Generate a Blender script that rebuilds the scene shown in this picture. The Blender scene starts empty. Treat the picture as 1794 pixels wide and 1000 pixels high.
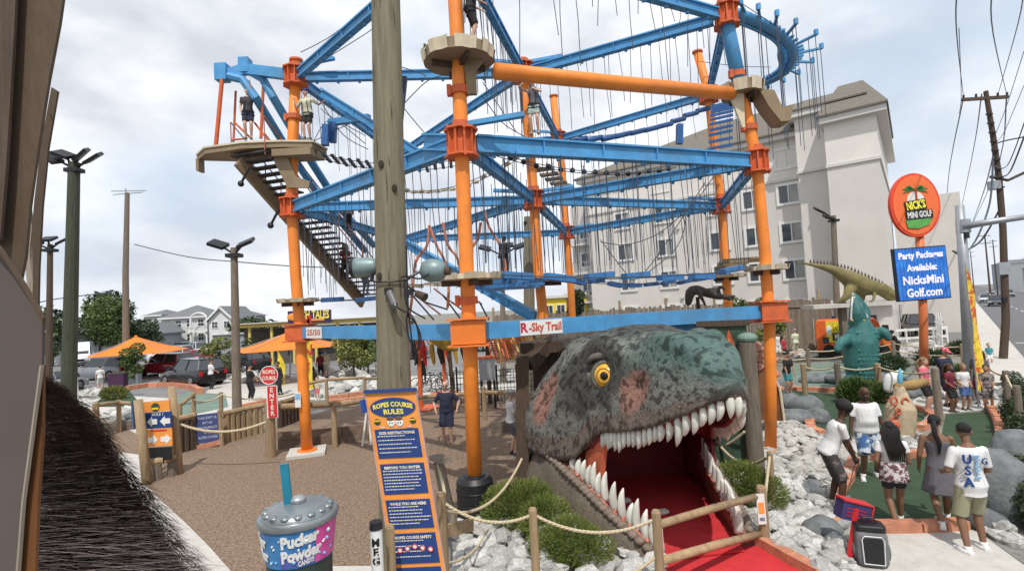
import bpy, math, random
import numpy as np
from mathutils import Vector, Matrix, noise
R = math.radians
V = Vector
rnd = random.Random(7)
SC = bpy.context.scene
COL = SC.collection

# ---------------------------------------------------------------- camera
F = 897.0                      # focal length in pixels of a 1794 px wide frame
CX, CY = 897.0, 500.0
ROLL, PITCH, CAMZ = R(3.1), R(2.6), 3.8
cam_data = bpy.data.cameras.new("camera")
cam_data.lens = 18.0
cam_data.sensor_width = 36.0
cam_data.clip_start = 0.05
cam_data.clip_end = 3000
cam = bpy.data.objects.new("camera", cam_data)
COL.objects.link(cam)
fwd = V((0, math.cos(PITCH), math.sin(PITCH)))
rgt0 = V((1, 0, 0))
up0 = rgt0.cross(fwd)
rgt = rgt0 * math.cos(ROLL) - up0 * math.sin(ROLL)
upv = up0 * math.cos(ROLL) + rgt0 * math.sin(ROLL)
cam.matrix_world = Matrix(((rgt.x, upv.x, -fwd.x, 0), (rgt.y, upv.y, -fwd.y, 0), (rgt.z, upv.z, -fwd.z, CAMZ), (0, 0, 0, 1)))
SC.camera = cam
CAMP = V((0, 0, CAMZ))

# ---------------------------------------------------------------- world and sun
SUN_ELEV, SUN_AZ = 58.0, 3.0     # sun stands behind the camera to the right (azimuth from -Y towards +X)
sun_from = V((math.sin(R(SUN_AZ)) * math.cos(R(SUN_ELEV)), -math.cos(R(SUN_AZ)) * math.cos(R(SUN_ELEV)), math.sin(R(SUN_ELEV))))
world = bpy.data.worlds.new("World")
SC.world = world
world.use_nodes = True
wt = world.node_tree
wt.nodes.clear()
def WN(t, **k):
    n = wt.nodes.new(t)
    for a, b in k.items(): setattr(n, a, b)
    return n
sky = WN('ShaderNodeTexSky', sky_type='NISHITA', sun_disc=False)
sky.sun_elevation = R(SUN_ELEV)
sky.sun_rotation = math.atan2(sun_from.x, sun_from.y)
sky.air_density = 1.0; sky.dust_density = 1.5; sky.ozone_density = 2.0
bg = WN('ShaderNodeBackground'); bg.inputs[1].default_value = 0.112
wo = WN('ShaderNodeOutputWorld')
tc = WN('ShaderNodeTexCoord')
mp = WN('ShaderNodeMapping'); mp.inputs['Scale'].default_value = (1.0, 1.0, 2.0)
n1 = WN('ShaderNodeTexNoise'); n1.inputs['Scale'].default_value = 2.6; n1.inputs['Detail'].default_value = 7; n1.inputs['Roughness'].default_value = 0.5; n1.inputs['Distortion'].default_value = 0.0
n2 = WN('ShaderNodeTexNoise'); n2.inputs['Scale'].default_value = 4.5; n2.inputs['Detail'].default_value = 8; n2.inputs['Roughness'].default_value = 0.5
r1 = WN('ShaderNodeValToRGB'); r1.color_ramp.elements[0].position = 0.26; r1.color_ramp.elements[1].position = 0.56
r2 = WN('ShaderNodeValToRGB')
r2.color_ramp.elements[0].position = 0.34; r2.color_ramp.elements[0].color = (5.3, 5.6, 6.2, 1)
r2.color_ramp.elements[1].position = 0.66; r2.color_ramp.elements[1].color = (8.8, 8.85, 9.0, 1)
mx = WN('ShaderNodeMix', data_type='RGBA')
sb = WN('ShaderNodeMix', data_type='RGBA'); sb.inputs[0].default_value = 0.85; sb.inputs[7].default_value = (5.0, 6.0, 7.2, 1)
L = wt.links.new
L(tc.outputs['Generated'], mp.inputs[0]); L(mp.outputs[0], n1.inputs[0]); L(mp.outputs[0], n2.inputs[0])
L(n1.outputs[0], r1.inputs[0]); L(n2.outputs[0], r2.inputs[0])
L(sky.outputs[0], sb.inputs[6])
L(r1.outputs[0], mx.inputs[0]); L(sb.outputs[2], mx.inputs[6]); L(r2.outputs[0], mx.inputs[7])
L(mx.outputs[2], bg.inputs[0]); L(bg.outputs[0], wo.inputs[0])
sl = bpy.data.lights.new("sun", 'SUN'); sl.energy = 2.9; sl.angle = R(0.8); sl.color = (1.0, 0.955, 0.89)
so = bpy.data.objects.new("sun", sl); COL.objects.link(so)
so.rotation_euler = (-sun_from).to_track_quat('-Z', 'Y').to_euler(); so.location = (0, 0, 40)
SC.view_settings.view_transform = 'Standard'; SC.view_settings.look = 'None'
SC.view_settings.exposure = 0.22; SC.view_settings.gamma = 1.0; SC.view_settings.use_curve_mapping = False
SC.render.engine = 'CYCLES'
SC.cycles.use_denoising = True
SC.cycles.max_bounces = 6; SC.cycles.diffuse_bounces = 3; SC.cycles.transparent_max_bounces = 8
SC.cycles.caustics_reflective = False; SC.cycles.caustics_refractive = False

# ---------------------------------------------------------------- layout helpers
def ray(px, py):
    return (rgt * (px - CX) + upv * (CY - py) + fwd * F)
def P(px, py, d):               # point seen at the pixel, d metres ahead of the camera (world Y)
    r = ray(px, py)
    return CAMP + r * (d / r.y)
def G(px, py, z=0.0):           # where that line of sight meets height z
    r = ray(px, py)
    return CAMP + r * ((z - CAMZ) / r.z)
def proj(p):
    q = V(p) - CAMP
    return CX + F * q.dot(rgt) / q.dot(fwd), CY - F * q.dot(upv) / q.dot(fwd)

# ---------------------------------------------------------------- materials
MATS = {}
def nt(m): return m.node_tree
def mat(name, col, rough=0.7, metal=0.0, var=0.18, scale=6.0, bump=0.0, bscale=40.0, col2=None, spec=0.4, stretch=None, emit=0.0, objvar=0.0, coords='Object', thresh=None, attr=None, coat=0.0, dirt=0.0):
    if name in MATS: return MATS[name]
    m = bpy.data.materials.new(name); m.use_nodes = True
    t = m.node_tree; N = t.nodes; K = t.links.new
    b = N['Principled BSDF']
    b.inputs['Roughness'].default_value = rough
    b.inputs['Metallic'].default_value = metal
    b.inputs['Specular IOR Level'].default_value = spec
    if coat: b.inputs['Coat Weight'].default_value = coat
    c = tuple(col) + (1,)
    tcn = N.new('ShaderNodeTexCoord')
    mpn = N.new('ShaderNodeMapping')
    K(tcn.outputs[coords], mpn.inputs[0])
    if stretch: mpn.inputs['Scale'].default_value = stretch
    nz = N.new('ShaderNodeTexNoise'); nz.inputs['Scale'].default_value = scale; nz.inputs['Detail'].default_value = 6; nz.inputs['Roughness'].default_value = 0.62
    K(mpn.outputs[0], nz.inputs[0])
    mix = N.new('ShaderNodeMix'); mix.data_type = 'RGBA'
    if thresh:
        rp = N.new('ShaderNodeValToRGB'); rp.color_ramp.elements[0].position = thresh[0]; rp.color_ramp.elements[1].position = thresh[1]
        K(nz.outputs[0], rp.inputs[0]); K(rp.outputs[0], mix.inputs[0])
    else:
        mr = N.new('ShaderNodeMapRange'); mr.inputs[1].default_value = 0.3; mr.inputs[2].default_value = 0.7
        K(nz.outputs[0], mr.inputs[0]); K(mr.outputs[0], mix.inputs[0])
    c2 = tuple(col2) + (1,) if col2 else tuple(min(1, x * (1 + var)) for x in col) + (1,)
    c1 = c if col2 else tuple(x * (1 - var) for x in col) + (1,)
    mix.inputs[6].default_value = c1; mix.inputs[7].default_value = c2
    last = mix.outputs[2]
    if attr:
        at = N.new('ShaderNodeAttribute'); at.attribute_name = attr
        mm = N.new('ShaderNodeMix'); mm.data_type = 'RGBA'; mm.blend_type = 'MULTIPLY'; mm.inputs[0].default_value = 1
        K(at.outputs['Color'], mm.inputs[6]); K(last, mm.inputs[7]); last = mm.outputs[2]
    if dirt:
        nd = N.new('ShaderNodeTexNoise'); nd.inputs['Scale'].default_value = scale * 0.23; nd.inputs['Detail'].default_value = 8; nd.inputs['Roughness'].default_value = 0.7
        K(mpn.outputs[0], nd.inputs[0])
        rd = N.new('ShaderNodeMapRange'); rd.inputs[1].default_value = 0.5; rd.inputs[2].default_value = 0.75; rd.inputs[3].default_value = 0; rd.inputs[4].default_value = dirt
        K(nd.outputs[0], rd.inputs[0])
        md = N.new('ShaderNodeMix'); md.data_type = 'RGBA'; md.inputs[7].default_value = (0.12, 0.10, 0.08, 1)
        K(rd.outputs[0], md.inputs[0]); K(last, md.inputs[6]); last = md.outputs[2]
    if objvar:
        oi = N.new('ShaderNodeObjectInfo')
        mo = N.new('ShaderNodeMapRange'); mo.inputs[3].default_value = 1 - objvar; mo.inputs[4].default_value = 1 + objvar
        K(oi.outputs['Random'], mo.inputs[0])
        hs = N.new('ShaderNodeHueSaturation'); K(mo.outputs[0], hs.inputs['Value']); K(last, hs.inputs['Color']); last = hs.outputs[0]
    K(last, b.inputs['Base Color'])
    if emit:
        K(last, b.inputs['Emission Color']); b.inputs['Emission Strength'].default_value = emit
    if bump:
        nb = N.new('ShaderNodeTexNoise'); nb.inputs['Scale'].default_value = bscale; nb.inputs['Detail'].default_value = 5
        K(mpn.outputs[0], nb.inputs[0])
        bp = N.new('ShaderNodeBump'); bp.inputs['Strength'].default_value = min(1, bump); bp.inputs['Distance'].default_value = 0.02
        K(nb.outputs[0], bp.inputs['Height']); K(bp.outputs[0], b.inputs['Normal'])
    MATS[name] = m
    return m
def glassy(name, col=(0.03, 0.04, 0.05), rough=0.08):
    return mat(name, col, rough, 0.0, var=0.1, spec=0.9)

# ---------------------------------------------------------------- mesh builder
class MB:
    def __init__(s, M=None):
        s.v = []; s.f = []; s.M = M; s.mi = []; s.cm = 0; s.cols = None
    def add(s, vs, fs):
        n = len(s.v)
        if s.M is not None: vs = [s.M @ V(v) for v in vs]
        s.v.extend([tuple(v) for v in vs]); s.f.extend([tuple(i + n for i in f) for f in fs]); s.mi.extend([s.cm] * len(fs))
        return s
    def box(s, c, size, rot=None):
        hx, hy, hz = size[0] / 2, size[1] / 2, size[2] / 2
        vs = [V((x * hx, y * hy, z * hz)) for x in (-1, 1) for y in (-1, 1) for z in (-1, 1)]
        if rot is not None:
            m = rot if isinstance(rot, Matrix) else Matrix.Rotation(rot, 3, 'Z')
            vs = [m @ v for v in vs]
        vs = [v + V(c) for v in vs]
        return s.add(vs, [(0, 1, 3, 2), (4, 6, 7, 5), (0, 4, 5, 1), (2, 3, 7, 6), (0, 2, 6, 4), (1, 5, 7, 3)])
    def frame(s, a, b, up=V((0, 0, 1))):
        a, b = V(a), V(b); z = (b - a).normalized()
        u = up
        if abs(z.dot(u)) > 0.97: u = V((0, 1, 0)) if abs(z.y) < .9 else V((1, 0, 0))
        x = u.cross(z).normalized(); y = z.cross(x)
        return a, b, x, y, z
    def beam(s, a, b, w, h, up=V((0, 0, 1)), w2=None, h2=None):      # rectangular bar; w across, h along up
        a, b, x, y, z = s.frame(a, b, up)
        w2 = w2 or w; h2 = h2 or h
        vs = [a + x * i * w / 2 + y * j * h / 2 for i, j in ((-1, -1), (1, -1), (1, 1), (-1, 1))] + [b + x * i * w2 / 2 + y * j * h2 / 2 for i, j in ((-1, -1), (1, -1), (1, 1), (-1, 1))]
        return s.add(vs, [(3, 2, 1, 0), (4, 5, 6, 7), (0, 1, 5, 4), (1, 2, 6, 5), (2, 3, 7, 6), (3, 0, 4, 7)])
    def cyl(s, a, b, r1, r2=None, n=12, caps=True):
        r2 = r1 if r2 is None else r2
        a, b, x, y, z = s.frame(a, b)
        vs = []
        for p, r in ((a, r1), (b, r2)):
            for i in range(n):
                t = 2 * math.pi * i / n
                vs.append(p + x * math.cos(t) * r + y * math.sin(t) * r)
        fs = [(i, (i + 1) % n, n + (i + 1) % n, n + i) for i in range(n)]
        if caps: fs += [tuple(reversed(range(n))), tuple(range(n, 2 * n))]
        return s.add(vs, fs)
    def tube(s, pts, r, n=8, caps=True):
        pts = [V(p) for p in pts]
        rs = r if isinstance(r, (list, tuple)) else [r] * len(pts)
        vs = []; prev = None
        for k, p in enumerate(pts):
            t = (pts[min(k + 1, len(pts) - 1)] - pts[max(k - 1, 0)]).normalized()
            if prev is None:
                u = V((0, 0, 1)) if abs(t.z) < 0.9 else V((1, 0, 0))
                x = u.cross(t).normalized()
            else:
                x = (prev - t * prev.dot(t)).normalized()
            prev = x; y = t.cross(x)
            for i in range(n):
                a = 2 * math.pi * i / n
                vs.append(p + (x * math.cos(a) + y * math.sin(a)) * rs[k])
        fs = []
        for k in range(len(pts) - 1):
            for i in range(n):
                j = (i + 1) % n
                fs.append((k * n + i, k * n + j, (k + 1) * n + j, (k + 1) * n + i))
        if caps: fs += [tuple(reversed(range(n))), tuple(range((len(pts) - 1) * n, len(pts) * n))]
        return s.add(vs, fs)
    def ell(s, c, r, rot=None, nu=14, nv=9, jit=0.0, rg=None):
        c = V(c); r = (r, r, r) if isinstance(r, (int, float)) else r
        vs = [V((0, 0, -r[2]))]
        for j in range(1, nv):
            ph = -math.pi / 2 + math.pi * j / nv
            for i in range(nu):
                th = 2 * math.pi * i / nu
                vs.append(V((r[0] * math.cos(ph) * math.cos(th), r[1] * math.cos(ph) * math.sin(th), r[2] * math.sin(ph))))
        vs.append(V((0, 0, r[2])))
        if jit: vs = [v * (1 + (rg or rnd).uniform(-jit, jit)) for v in vs]
        if rot is not None: vs = [rot @ v for v in vs]
        vs = [v + c for v in vs]
        fs = [(0, 1 + (i + 1) % nu, 1 + i) for i in range(nu)]
        for j in range(nv - 2):
            for i in range(nu):
                a = 1 + j * nu + i; b = 1 + j * nu + (i + 1) % nu
                fs.append((a, b, b + nu, a + nu))
        last = len(vs) - 1; o = 1 + (nv - 2) * nu
        fs += [(o + i, o + (i + 1) % nu, last) for i in range(nu)]
        return s.add(vs, fs)
    def caps(s, a, b, r1, r2, n=12):       # tapered capsule
        a, b = V(a), V(b)
        s.cyl(a, b, r1, r2, n); s.ell(a, r1, nu=n, nv=8); s.ell(b, r2, nu=n, nv=8)
        return s
    def prism(s, pts, a, b):               # polygon pts (Vectors) swept from offset a to offset b
        n = len(pts); vs = [V(p) + V(a) for p in pts] + [V(p) + V(b) for p in pts]
        fs = [tuple(reversed(range(n))), tuple(range(n, 2 * n))] + [(i, (i + 1) % n, n + (i + 1) % n, n + i) for i in range(n)]
        return s.add(vs, fs)
    def loft(s, rings, closed=True, caps=True):
        n = len(rings[0]); vs = [p for r in rings for p in r]; fs = []
        for k in range(len(rings) - 1):
            for i in range(n if closed else n - 1):
                j = (i + 1) % n
                fs.append((k * n + i, k * n + j, (k + 1) * n + j, (k + 1) * n + i))
        if caps and closed: fs += [tuple(reversed(range(n))), tuple(range((len(rings) - 1) * n, len(rings) * n))]
        return s.add(vs, fs)
    def rope(s, a, b, sag=0.1, r=0.02, n=14, nr=6):
        a, b = V(a), V(b)
        return s.tube([a.lerp(b, t / n) - V((0, 0, 4 * sag * (t / n) * (1 - t / n))) for t in range(n + 1)], r, nr)
    def build(s, name, m, parent=None, smooth=False, local=False, auto=False, mods=None):
        o0 = V((0, 0, 0))
        if parent is not None and not local:
            q = parent
            while q.parent is not None: q = q.parent
            o0 = q.location.copy()
        me = bpy.data.meshes.new(name)
        vs = s.v if o0.length == 0 else [(v[0] - o0.x, v[1] - o0.y, v[2] - o0.z) for v in s.v]
        me.from_pydata(vs, [], s.f)
        ms = m if isinstance(m, (list, tuple)) else [m]
        for x in ms: me.materials.append(x)
        if len(ms) > 1: me.polygons.foreach_set('material_index', s.mi)
        me.update()
        o = bpy.data.objects.new(name, me); COL.objects.link(o)
        if parent is not None: o.parent = parent
        if smooth: me.shade_smooth()
        if auto: me.shade_smooth(); me.set_sharp_from_angle(angle=R(auto if auto is not True else 40))
        if mods:
            for kind, args in mods:
                md = o.modifiers.new(kind.lower(), kind)
                for k2, v2 in args.items(): setattr(md, k2, v2)
        return o
def tag(o, label=None, cat=None, group=None, kind=None):
    if label: o['label'] = label
    if cat: o['category'] = cat
    if group: o['group'] = group
    if kind: o['kind'] = kind
    return o
def thing(name, label, cat, loc, group=None, rz=0.0):
    o = bpy.data.objects.new(name, None); COL.objects.link(o); o.location = loc; o.rotation_euler = (0, 0, rz); o.empty_display_size = .2
    return tag(o, label, cat, group)
def struct(o, label=None): return tag(o, label, kind='structure')
def kids(o): return [c for c in bpy.data.objects if c.parent == o]
CH = {}
def child_index():
    d = {}
    for c in bpy.data.objects:
        if c.parent: d.setdefault(c.parent.name, []).append(c)
    return d
def copy_tree(o, label=None, loc=None, rz=None, parent=None, idx=None):
    idx = idx if idx is not None else child_index()
    c = o.copy(); COL.objects.link(c)
    if parent is not None: c.parent = parent
    if label: c['label'] = label
    if loc is not None: c.location = loc
    if rz is not None: c.rotation_euler = (0, 0, rz)
    for ch in idx.get(o.name, []): copy_tree(ch, parent=c, idx=idx)
    return c
TXT = bpy.data.curves.new("lettering_source", 'FONT')
TXO = bpy.data.objects.new("lettering_source", TXT); COL.objects.link(TXO)
def text_geo(body, size=1.0, ex=0.01, bold=0.0, sx=1.0, align='CENTER'):
    TXT.body = body; TXT.size = size; TXT.extrude = ex; TXT.offset = bold; TXT.align_x = align; TXT.align_y = 'CENTER'; TXT.resolution_u = 2
    bpy.context.view_layer.update()
    dg = bpy.context.evaluated_depsgraph_get()
    e = TXO.evaluated_get(dg); me = e.to_mesh()
    vs = [(v.co.x * sx, v.co.y, v.co.z) for v in me.vertices]; fs = [tuple(p.vertices) for p in me.polygons]
    e.to_mesh_clear()
    return vs, fs
def text(body, M, size, m, parent, ex=0.004, bold=0.0, sx=1.0, fit=None, name='lettering', fn=None, local=False, align='CENTER'):
    vs, fs = text_geo(body, size, ex, bold, sx, align)
    if fit and vs:
        w = max(v[0] for v in vs) - min(v[0] for v in vs)
        if w > 0: vs = [(v[0] * fit / w, v[1], v[2]) for v in vs]
    b = MB()
    if fn: vs = [fn(*v) for v in vs]
    else: vs = [M @ V(v) for v in vs]
    b.add(vs, fs)
    return b.build(name, m, parent, local=local)
def frame_m(o, x, y):           # matrix whose x and y span a sign face
    x = V(x).normalized(); y = V(y); y = (y - x * y.dot(x)).normalized(); z = x.cross(y)
    return Matrix(((x.x, y.x, z.x, o[0]), (x.y, y.y, z.y, o[1]), (x.z, y.z, z.z, o[2]), (0, 0, 0, 1)))
def quad_m(tl, tr, bl):         # frame of a sign from three corners, origin at its centre; returns M, width, height
    w = (tr - tl).length; h = (bl - tl).length
    c = (tr + bl) / 2
    return frame_m(c, tr - tl, tl - bl), w, h
def ipol(xs, ys, x): return float(np.interp(x, xs, ys))
# ---------------------------------------------------------------- shared materials
M_asph = mat("asphalt", (0.135, 0.135, 0.14), .9, var=.16, scale=1.2, bump=.3, bscale=60, dirt=.35)
M_lot = mat("lot_asphalt", (0.19, 0.19, 0.19), .9, var=.2, scale=.5, bump=.2, bscale=50, dirt=.35)
M_ground = mat("ground_earth", (0.21, 0.20, 0.17), .95, var=.25, scale=.6, bump=.3, bscale=30, dirt=.3)
M_mulch = mat("mulch", (0.085, 0.057, 0.038), .95, scale=24, bump=.8, bscale=36, col2=(0.36, 0.25, 0.175), dirt=.5, thresh=(.33, .68))
M_conc = mat("concrete", (0.52, 0.50, 0.46), .85, var=.1, scale=5, bump=.25, bscale=90, dirt=.3)
M_green = mat("putting_green", (0.038, 0.07, 0.036), .95, var=.22, scale=3.5, bump=.3, bscale=200)
M_greenb = mat("pale_green_carpet", (0.16, 0.22, 0.18), .9, var=.2, scale=2, bump=.2, bscale=200)
M_rocks = mat("white_stone", (0.47, 0.465, 0.44), .8, var=.35, scale=5, bump=.6, bscale=14, objvar=.28, dirt=.4)
M_rocks_st = mat("white_stone_far", (0.42, 0.41, 0.38), .8, var=.3, scale=3, bump=.5, bscale=14)
M_bed = mat("stone_bed", (0.2, 0.195, 0.18), .9, var=.35, scale=9, bump=.9, bscale=12)
M_boulder = mat("grey_boulder", (0.15, 0.16, 0.165), .8, var=.4, scale=4, bump=.9, bscale=14, dirt=.6)
M_brick = mat("orange_brick", (0.52, 0.22, 0.13), .8, var=.25, scale=7, bump=.3, objvar=.16)
M_wood = mat("post_wood", (0.33, 0.235, 0.135), .8, var=.3, scale=5, bump=.5, bscale=30, stretch=(6, 6, .6), objvar=.14, dirt=.5)
M_woodh = mat("rail_wood", (0.33, 0.23, 0.13), .8, var=.3, scale=7, bump=.5, bscale=25, objvar=.14, dirt=.4)
M_oldwood = mat("weathered_wood", (0.19, 0.155, 0.12), .85, var=.35, scale=6, bump=.5, bscale=25, stretch=(5, 5, .5), objvar=.2)
M_darkwood = mat("dark_wood", (0.075, 0.05, 0.035), .8, var=.3, scale=6, bump=.4, bscale=25, stretch=(5, 5, .5), objvar=.15)
M_pole = mat("pole_wood", (0.145, 0.128, 0.082), .85, scale=3.2, bump=.7, bscale=20, stretch=(6, 6, .35), col2=(0.27, 0.235, 0.16), dirt=.6)
M_blue = mat("blue_steel", (0.07, 0.285, 0.55), .5, var=.16, scale=3, dirt=.42)
M_dblue = mat("dark_blue_plastic", (0.03, 0.11, 0.30), .45, var=.15, scale=4)
M_orange = mat("orange_steel", (0.84, 0.25, 0.035), .5, var=.12, scale=2.5, dirt=.35)
M_collar = mat("red_orange_steel", (0.6, 0.12, 0.035), .55, var=.2, scale=5, dirt=.5)
M_tan = mat("tan_platform", (0.25, 0.185, 0.11), .6, var=.15, scale=2.5, dirt=.4)
M_tanl = mat("pale_plank", (0.62, 0.53, 0.38), .65, var=.12, scale=5, dirt=.3)
M_cable = mat("dark_cable", (0.06, 0.075, 0.10), .6)
M_black = mat("black_plastic", (0.014, 0.014, 0.017), .45, var=.2, scale=4)
M_rope = mat("manila_rope", (0.55, 0.46, 0.31), .9, var=.2, scale=40, bump=.6, bscale=80)
M_white = mat("white_paint", (0.72, 0.72, 0.70), .5, var=.06, scale=3)
M_navy = mat("navy_print", (0.018, 0.05, 0.19), .5, var=.1)
M_steel = mat("galvanised_steel", (0.36, 0.38, 0.40), .45, .5, var=.12, scale=4)
M_yellow = mat("yellow_print", (0.78, 0.58, 0.04), .5, var=.08)
M_red = mat("red_print", (0.55, 0.025, 0.03), .5, var=.1)
M_sorange = mat("orange_print", (0.80, 0.30, 0.06), .55, var=.1, dirt=.15)
M_glass = glassy("window_glass", (0.035, 0.042, 0.05))

# ---------------------------------------------------------------- ground sheets
def sheet(name, px, m, z=0.004, label=None, pts=None):
    vs = pts or [G(x, y, z) for x, y in px]
    vs = [V((v[0], v[1], z)) for v in vs]
    b = MB(); n = len(vs)
    from mathutils.geometry import tessellate_polygon
    tr = tessellate_polygon([vs])
    fs = []
    for a, c, d in tr:
        nn = (vs[c] - vs[a]).cross(vs[d] - vs[a]).z
        fs.append((a, c, d) if nn > 0 else (a, d, c))
    b.add(vs, fs)
    return struct(b.build(name, m), label)
b = MB(); b.add([(-1500, -60, 0), (1500, -60, 0), (1500, 1500, 0), (-1500, 1500, 0)], [(0, 1, 2, 3)])
struct(b.build("ground", M_ground))
sheet("mulch", [(60, 1010), (60, 760), (150, 712), (170, 716), (308, 770), (345, 784), (392, 774), (462, 752), (525, 735), (640, 700), (720, 690), (860, 680), (940, 690), (960, 800), (900, 900), (800, 960), (780, 1100), (640, 1300), (-100, 1300)], M_mulch, .006)
sheet("concrete_path", [(188, 803), (215, 792), (243, 796), (250, 842), (282, 876), (325, 915), (365, 955), (405, 1000), (450, 1080), (120, 1080), (120, 820)], M_conc, .012)
sheet("concrete_path", [(560, 991), (690, 990), (785, 1010), (800, 1200), (420, 1200), (480, 1040)], M_conc, .012)
sheet("concrete_path", [(1497, 932), (1692, 924), (1725, 935), (1800, 992), (1830, 1100), (1480, 1120), (1478, 1000)], M_conc, .012)
sheet("concrete_path", [(1592, 707), (1620, 686), (1700, 682), (1752, 700), (1742, 716), (1657, 724), (1625, 717)], M_conc, .012)
sheet("putting_green", [(1657, 725), (1737, 720), (1754, 757), (1762, 812), (1768, 880), (1730, 935), (1691, 922), (1462, 924), (1463, 880), (1502, 812), (1531, 808), (1616, 799), (1648, 770)], M_green, .010)
sheet("putting_green", [(1392, 685), (1484, 690), (1569, 712), (1608, 719), (1634, 730), (1630, 744), (1609, 757), (1531, 763), (1440, 762), (1420, 745), (1440, 731), (1392, 715), (1375, 690)], M_green, .014)
sheet("putting_green", [(1382, 640), (1560, 625), (1600, 650), (1580, 672), (1400, 680)], M_greenb, .010)
sheet("parking_lot", None, M_lot, .008, pts=[V((-60, 28, 0)), V((-8.5, 28, 0)), V((-2, 34, 0)), V((4, 46, 0)), V((-4, 120, 0)), V((-90, 120, 0))])
sheet("golf_path", [(105, 705), (175, 690), (345, 700), (385, 665), (480, 655), (640, 660), (900, 655), (930, 682), (860, 682), (640, 700), (520, 700), (470, 712), (380, 722), (308, 735), (240, 760), (150, 712)], M_conc, .010)
sheet("putting_green", [(300, 700), (330, 686), (395, 690), (400, 712), (345, 724), (310, 726)], M_greenb, .018)
sheet("putting_green", [(188, 688), (225, 682), (240, 700), (228, 712), (160, 712)], M_green, .022)
sheet("putting_green", [(576, 700), (640, 694), (700, 690), (760, 700), (640, 712)], M_greenb, .018)
sheet("red_carpet", [(1188, 760), (1232, 760), (1250, 830), (1312, 938), (1345, 960), (1440, 1010), (1520, 1120), (1160, 1200), (1168, 1010), (1120, 900), (1080, 800)], mat("red_carpet", (0.56, 0.03, 0.036), .9, var=.14, scale=5, bump=.3, bscale=200, dirt=.25), .016)
# the street, running away to the right
k0 = G(1788, 626); k0.z = 0
sd = G(1722, 545) - k0; sd.z = 0; sd.normalize(); sn = V((sd.y, -sd.x, 0))
def street(name, o1, o2, m, z, t1=-30, t2=900):
    b = MB(); b.add([k0 + sn * o1 + sd * t1 + V((0, 0, z)), k0 + sn * o2 + sd * t1 + V((0, 0, z)), k0 + sn * o2 + sd * t2 + V((0, 0, z)), k0 + sn * o1 + sd * t2 + V((0, 0, z))], [(0, 1, 2, 3)])
    return struct(b.build(name, m))
street("road", .1, 14, M_asph, .012)
b = MB(); c = k0 - sn * .95; b.beam(c - sd * 10 + V((0, 0, .06)), c + sd * 300 + V((0, 0, .06)), 2.0, .12); struct(b.build("sidewalk", M_conc))
for o in (3.6, 7.0, 10.4):
    for t in range(-3, 28):
        b = MB(); a = k0 + sn * o + sd * (t * 9) + V((0, 0, .017)); b.add([a - sn * .07, a + sn * .07, a + sn * .07 + sd * 3, a - sn * .07 + sd * 3], [(0, 1, 2, 3)])
        if t < 12: struct(b.build("lane_marking", M_white))
for k in range(7):
    b = MB(); a = k0 + sn * (.6 + k * 1.5) + sd * 4.5 + V((0, 0, .017)); b.add([a, a + sn * .7, a + sn * .7 + sd * 2.2, a + sd * 2.2], [(0, 1, 2, 3)]); struct(b.build("crossing_stripe", M_white))
b = MB(); a = k0 + sn * .3 + sd * 8.2 + V((0, 0, .017)); b.add([a, a + sn * 11, a + sn * 11 + sd * .3, a + sd * .3], [(0, 1, 2, 3)]); struct(b.build("stop_line", M_white))
a1 = k0 - sn * 2.1
sheet("hotel_lot", None, M_lot, .009, pts=[a1 + sd * 9, a1 + sd * 70, a1 + sd * 70 - sn * 18, a1 + sd * 14 - sn * 12])

# brick borders of the greens: each block a part
def border(px, h=.13, w=.16, label='', ln=.42, m=None, name='brick_border', z=0):
    pts = [G(x, y) for x, y in px]
    t = thing(name, label, 'border', V((pts[0].x, pts[0].y, 0)))
    for a, c in zip(pts, pts[1:]):
        a = V((a.x, a.y, z)); c = V((c.x, c.y, z)); d = (c - a).length; n = max(1, round(d / ln))
        for i in range(n):
            p = a.lerp(c, i / n + .012); q = a.lerp(c, (i + 1) / n - .012)
            hh = h * rnd.uniform(.9, 1.1)
            MB().beam(p + V((0, 0, hh / 2)), q + V((0, 0, hh / 2)), w * rnd.uniform(.92, 1.08), hh).build('brick', m or M_brick, t)
    return t
border([(1460, 926), (1540, 931), (1610, 930), (1692, 925)], .16, .2, 'orange brick edging along the near end of the main putting green')
border([(1497, 808), (1487, 838), (1474, 860), (1465, 880)], .13, .22, 'orange brick edging at the left flank of the main putting green')
border([(1531, 808), (1575, 803), (1616, 798)], .16, .2, 'short orange brick edging above the woman in the print shirt')
border([(1736, 718), (1748, 738), (1755, 762), (1759, 788), (1762, 812)], .15, .22, 'curved orange brick edging on the hedge side of the main green')
border([(1443, 729), (1425, 736), (1418, 746), (1424, 757), (1442, 764)], .15, .22, 'orange brick horseshoe edging left of the two men in white shirts')
border([(1531, 764), (1570, 762), (1607, 759)], .13, .2, 'orange brick edging in front of the cactus-like statue')
border([(1600, 716), (1622, 722), (1636, 731), (1632, 743), (1612, 754)], .15, .22, 'curved orange brick edging right of the red spotted statue')
border([(1385, 684), (1425, 684), (1484, 689), (1530, 698), (1569, 711)], .15, .22, 'long orange brick edging behind the two men in white shirts')
border([(1312, 944), (1345, 962), (1385, 985), (1440, 1015)], .14, .16, 'orange brick kerb along the right side of the red carpet')
border([(222, 684), (260, 678), (300, 677), (338, 682), (352, 690)], .3, .3, 'orange brick edging behind the arrow sign', ln=.8)
border([(470, 706), (452, 709), (420, 716)], .2, .25, 'orange brick edging beside the log retaining wall', ln=.7)
border([(576, 700), (610, 696), (640, 692), (690, 690)], .2, .3, 'orange brick edging behind the orange pole', ln=.8)
border([(576, 708), (640, 702), (690, 700)], .2, .3, 'second orange brick edging behind the orange pole', ln=.8)

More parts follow.
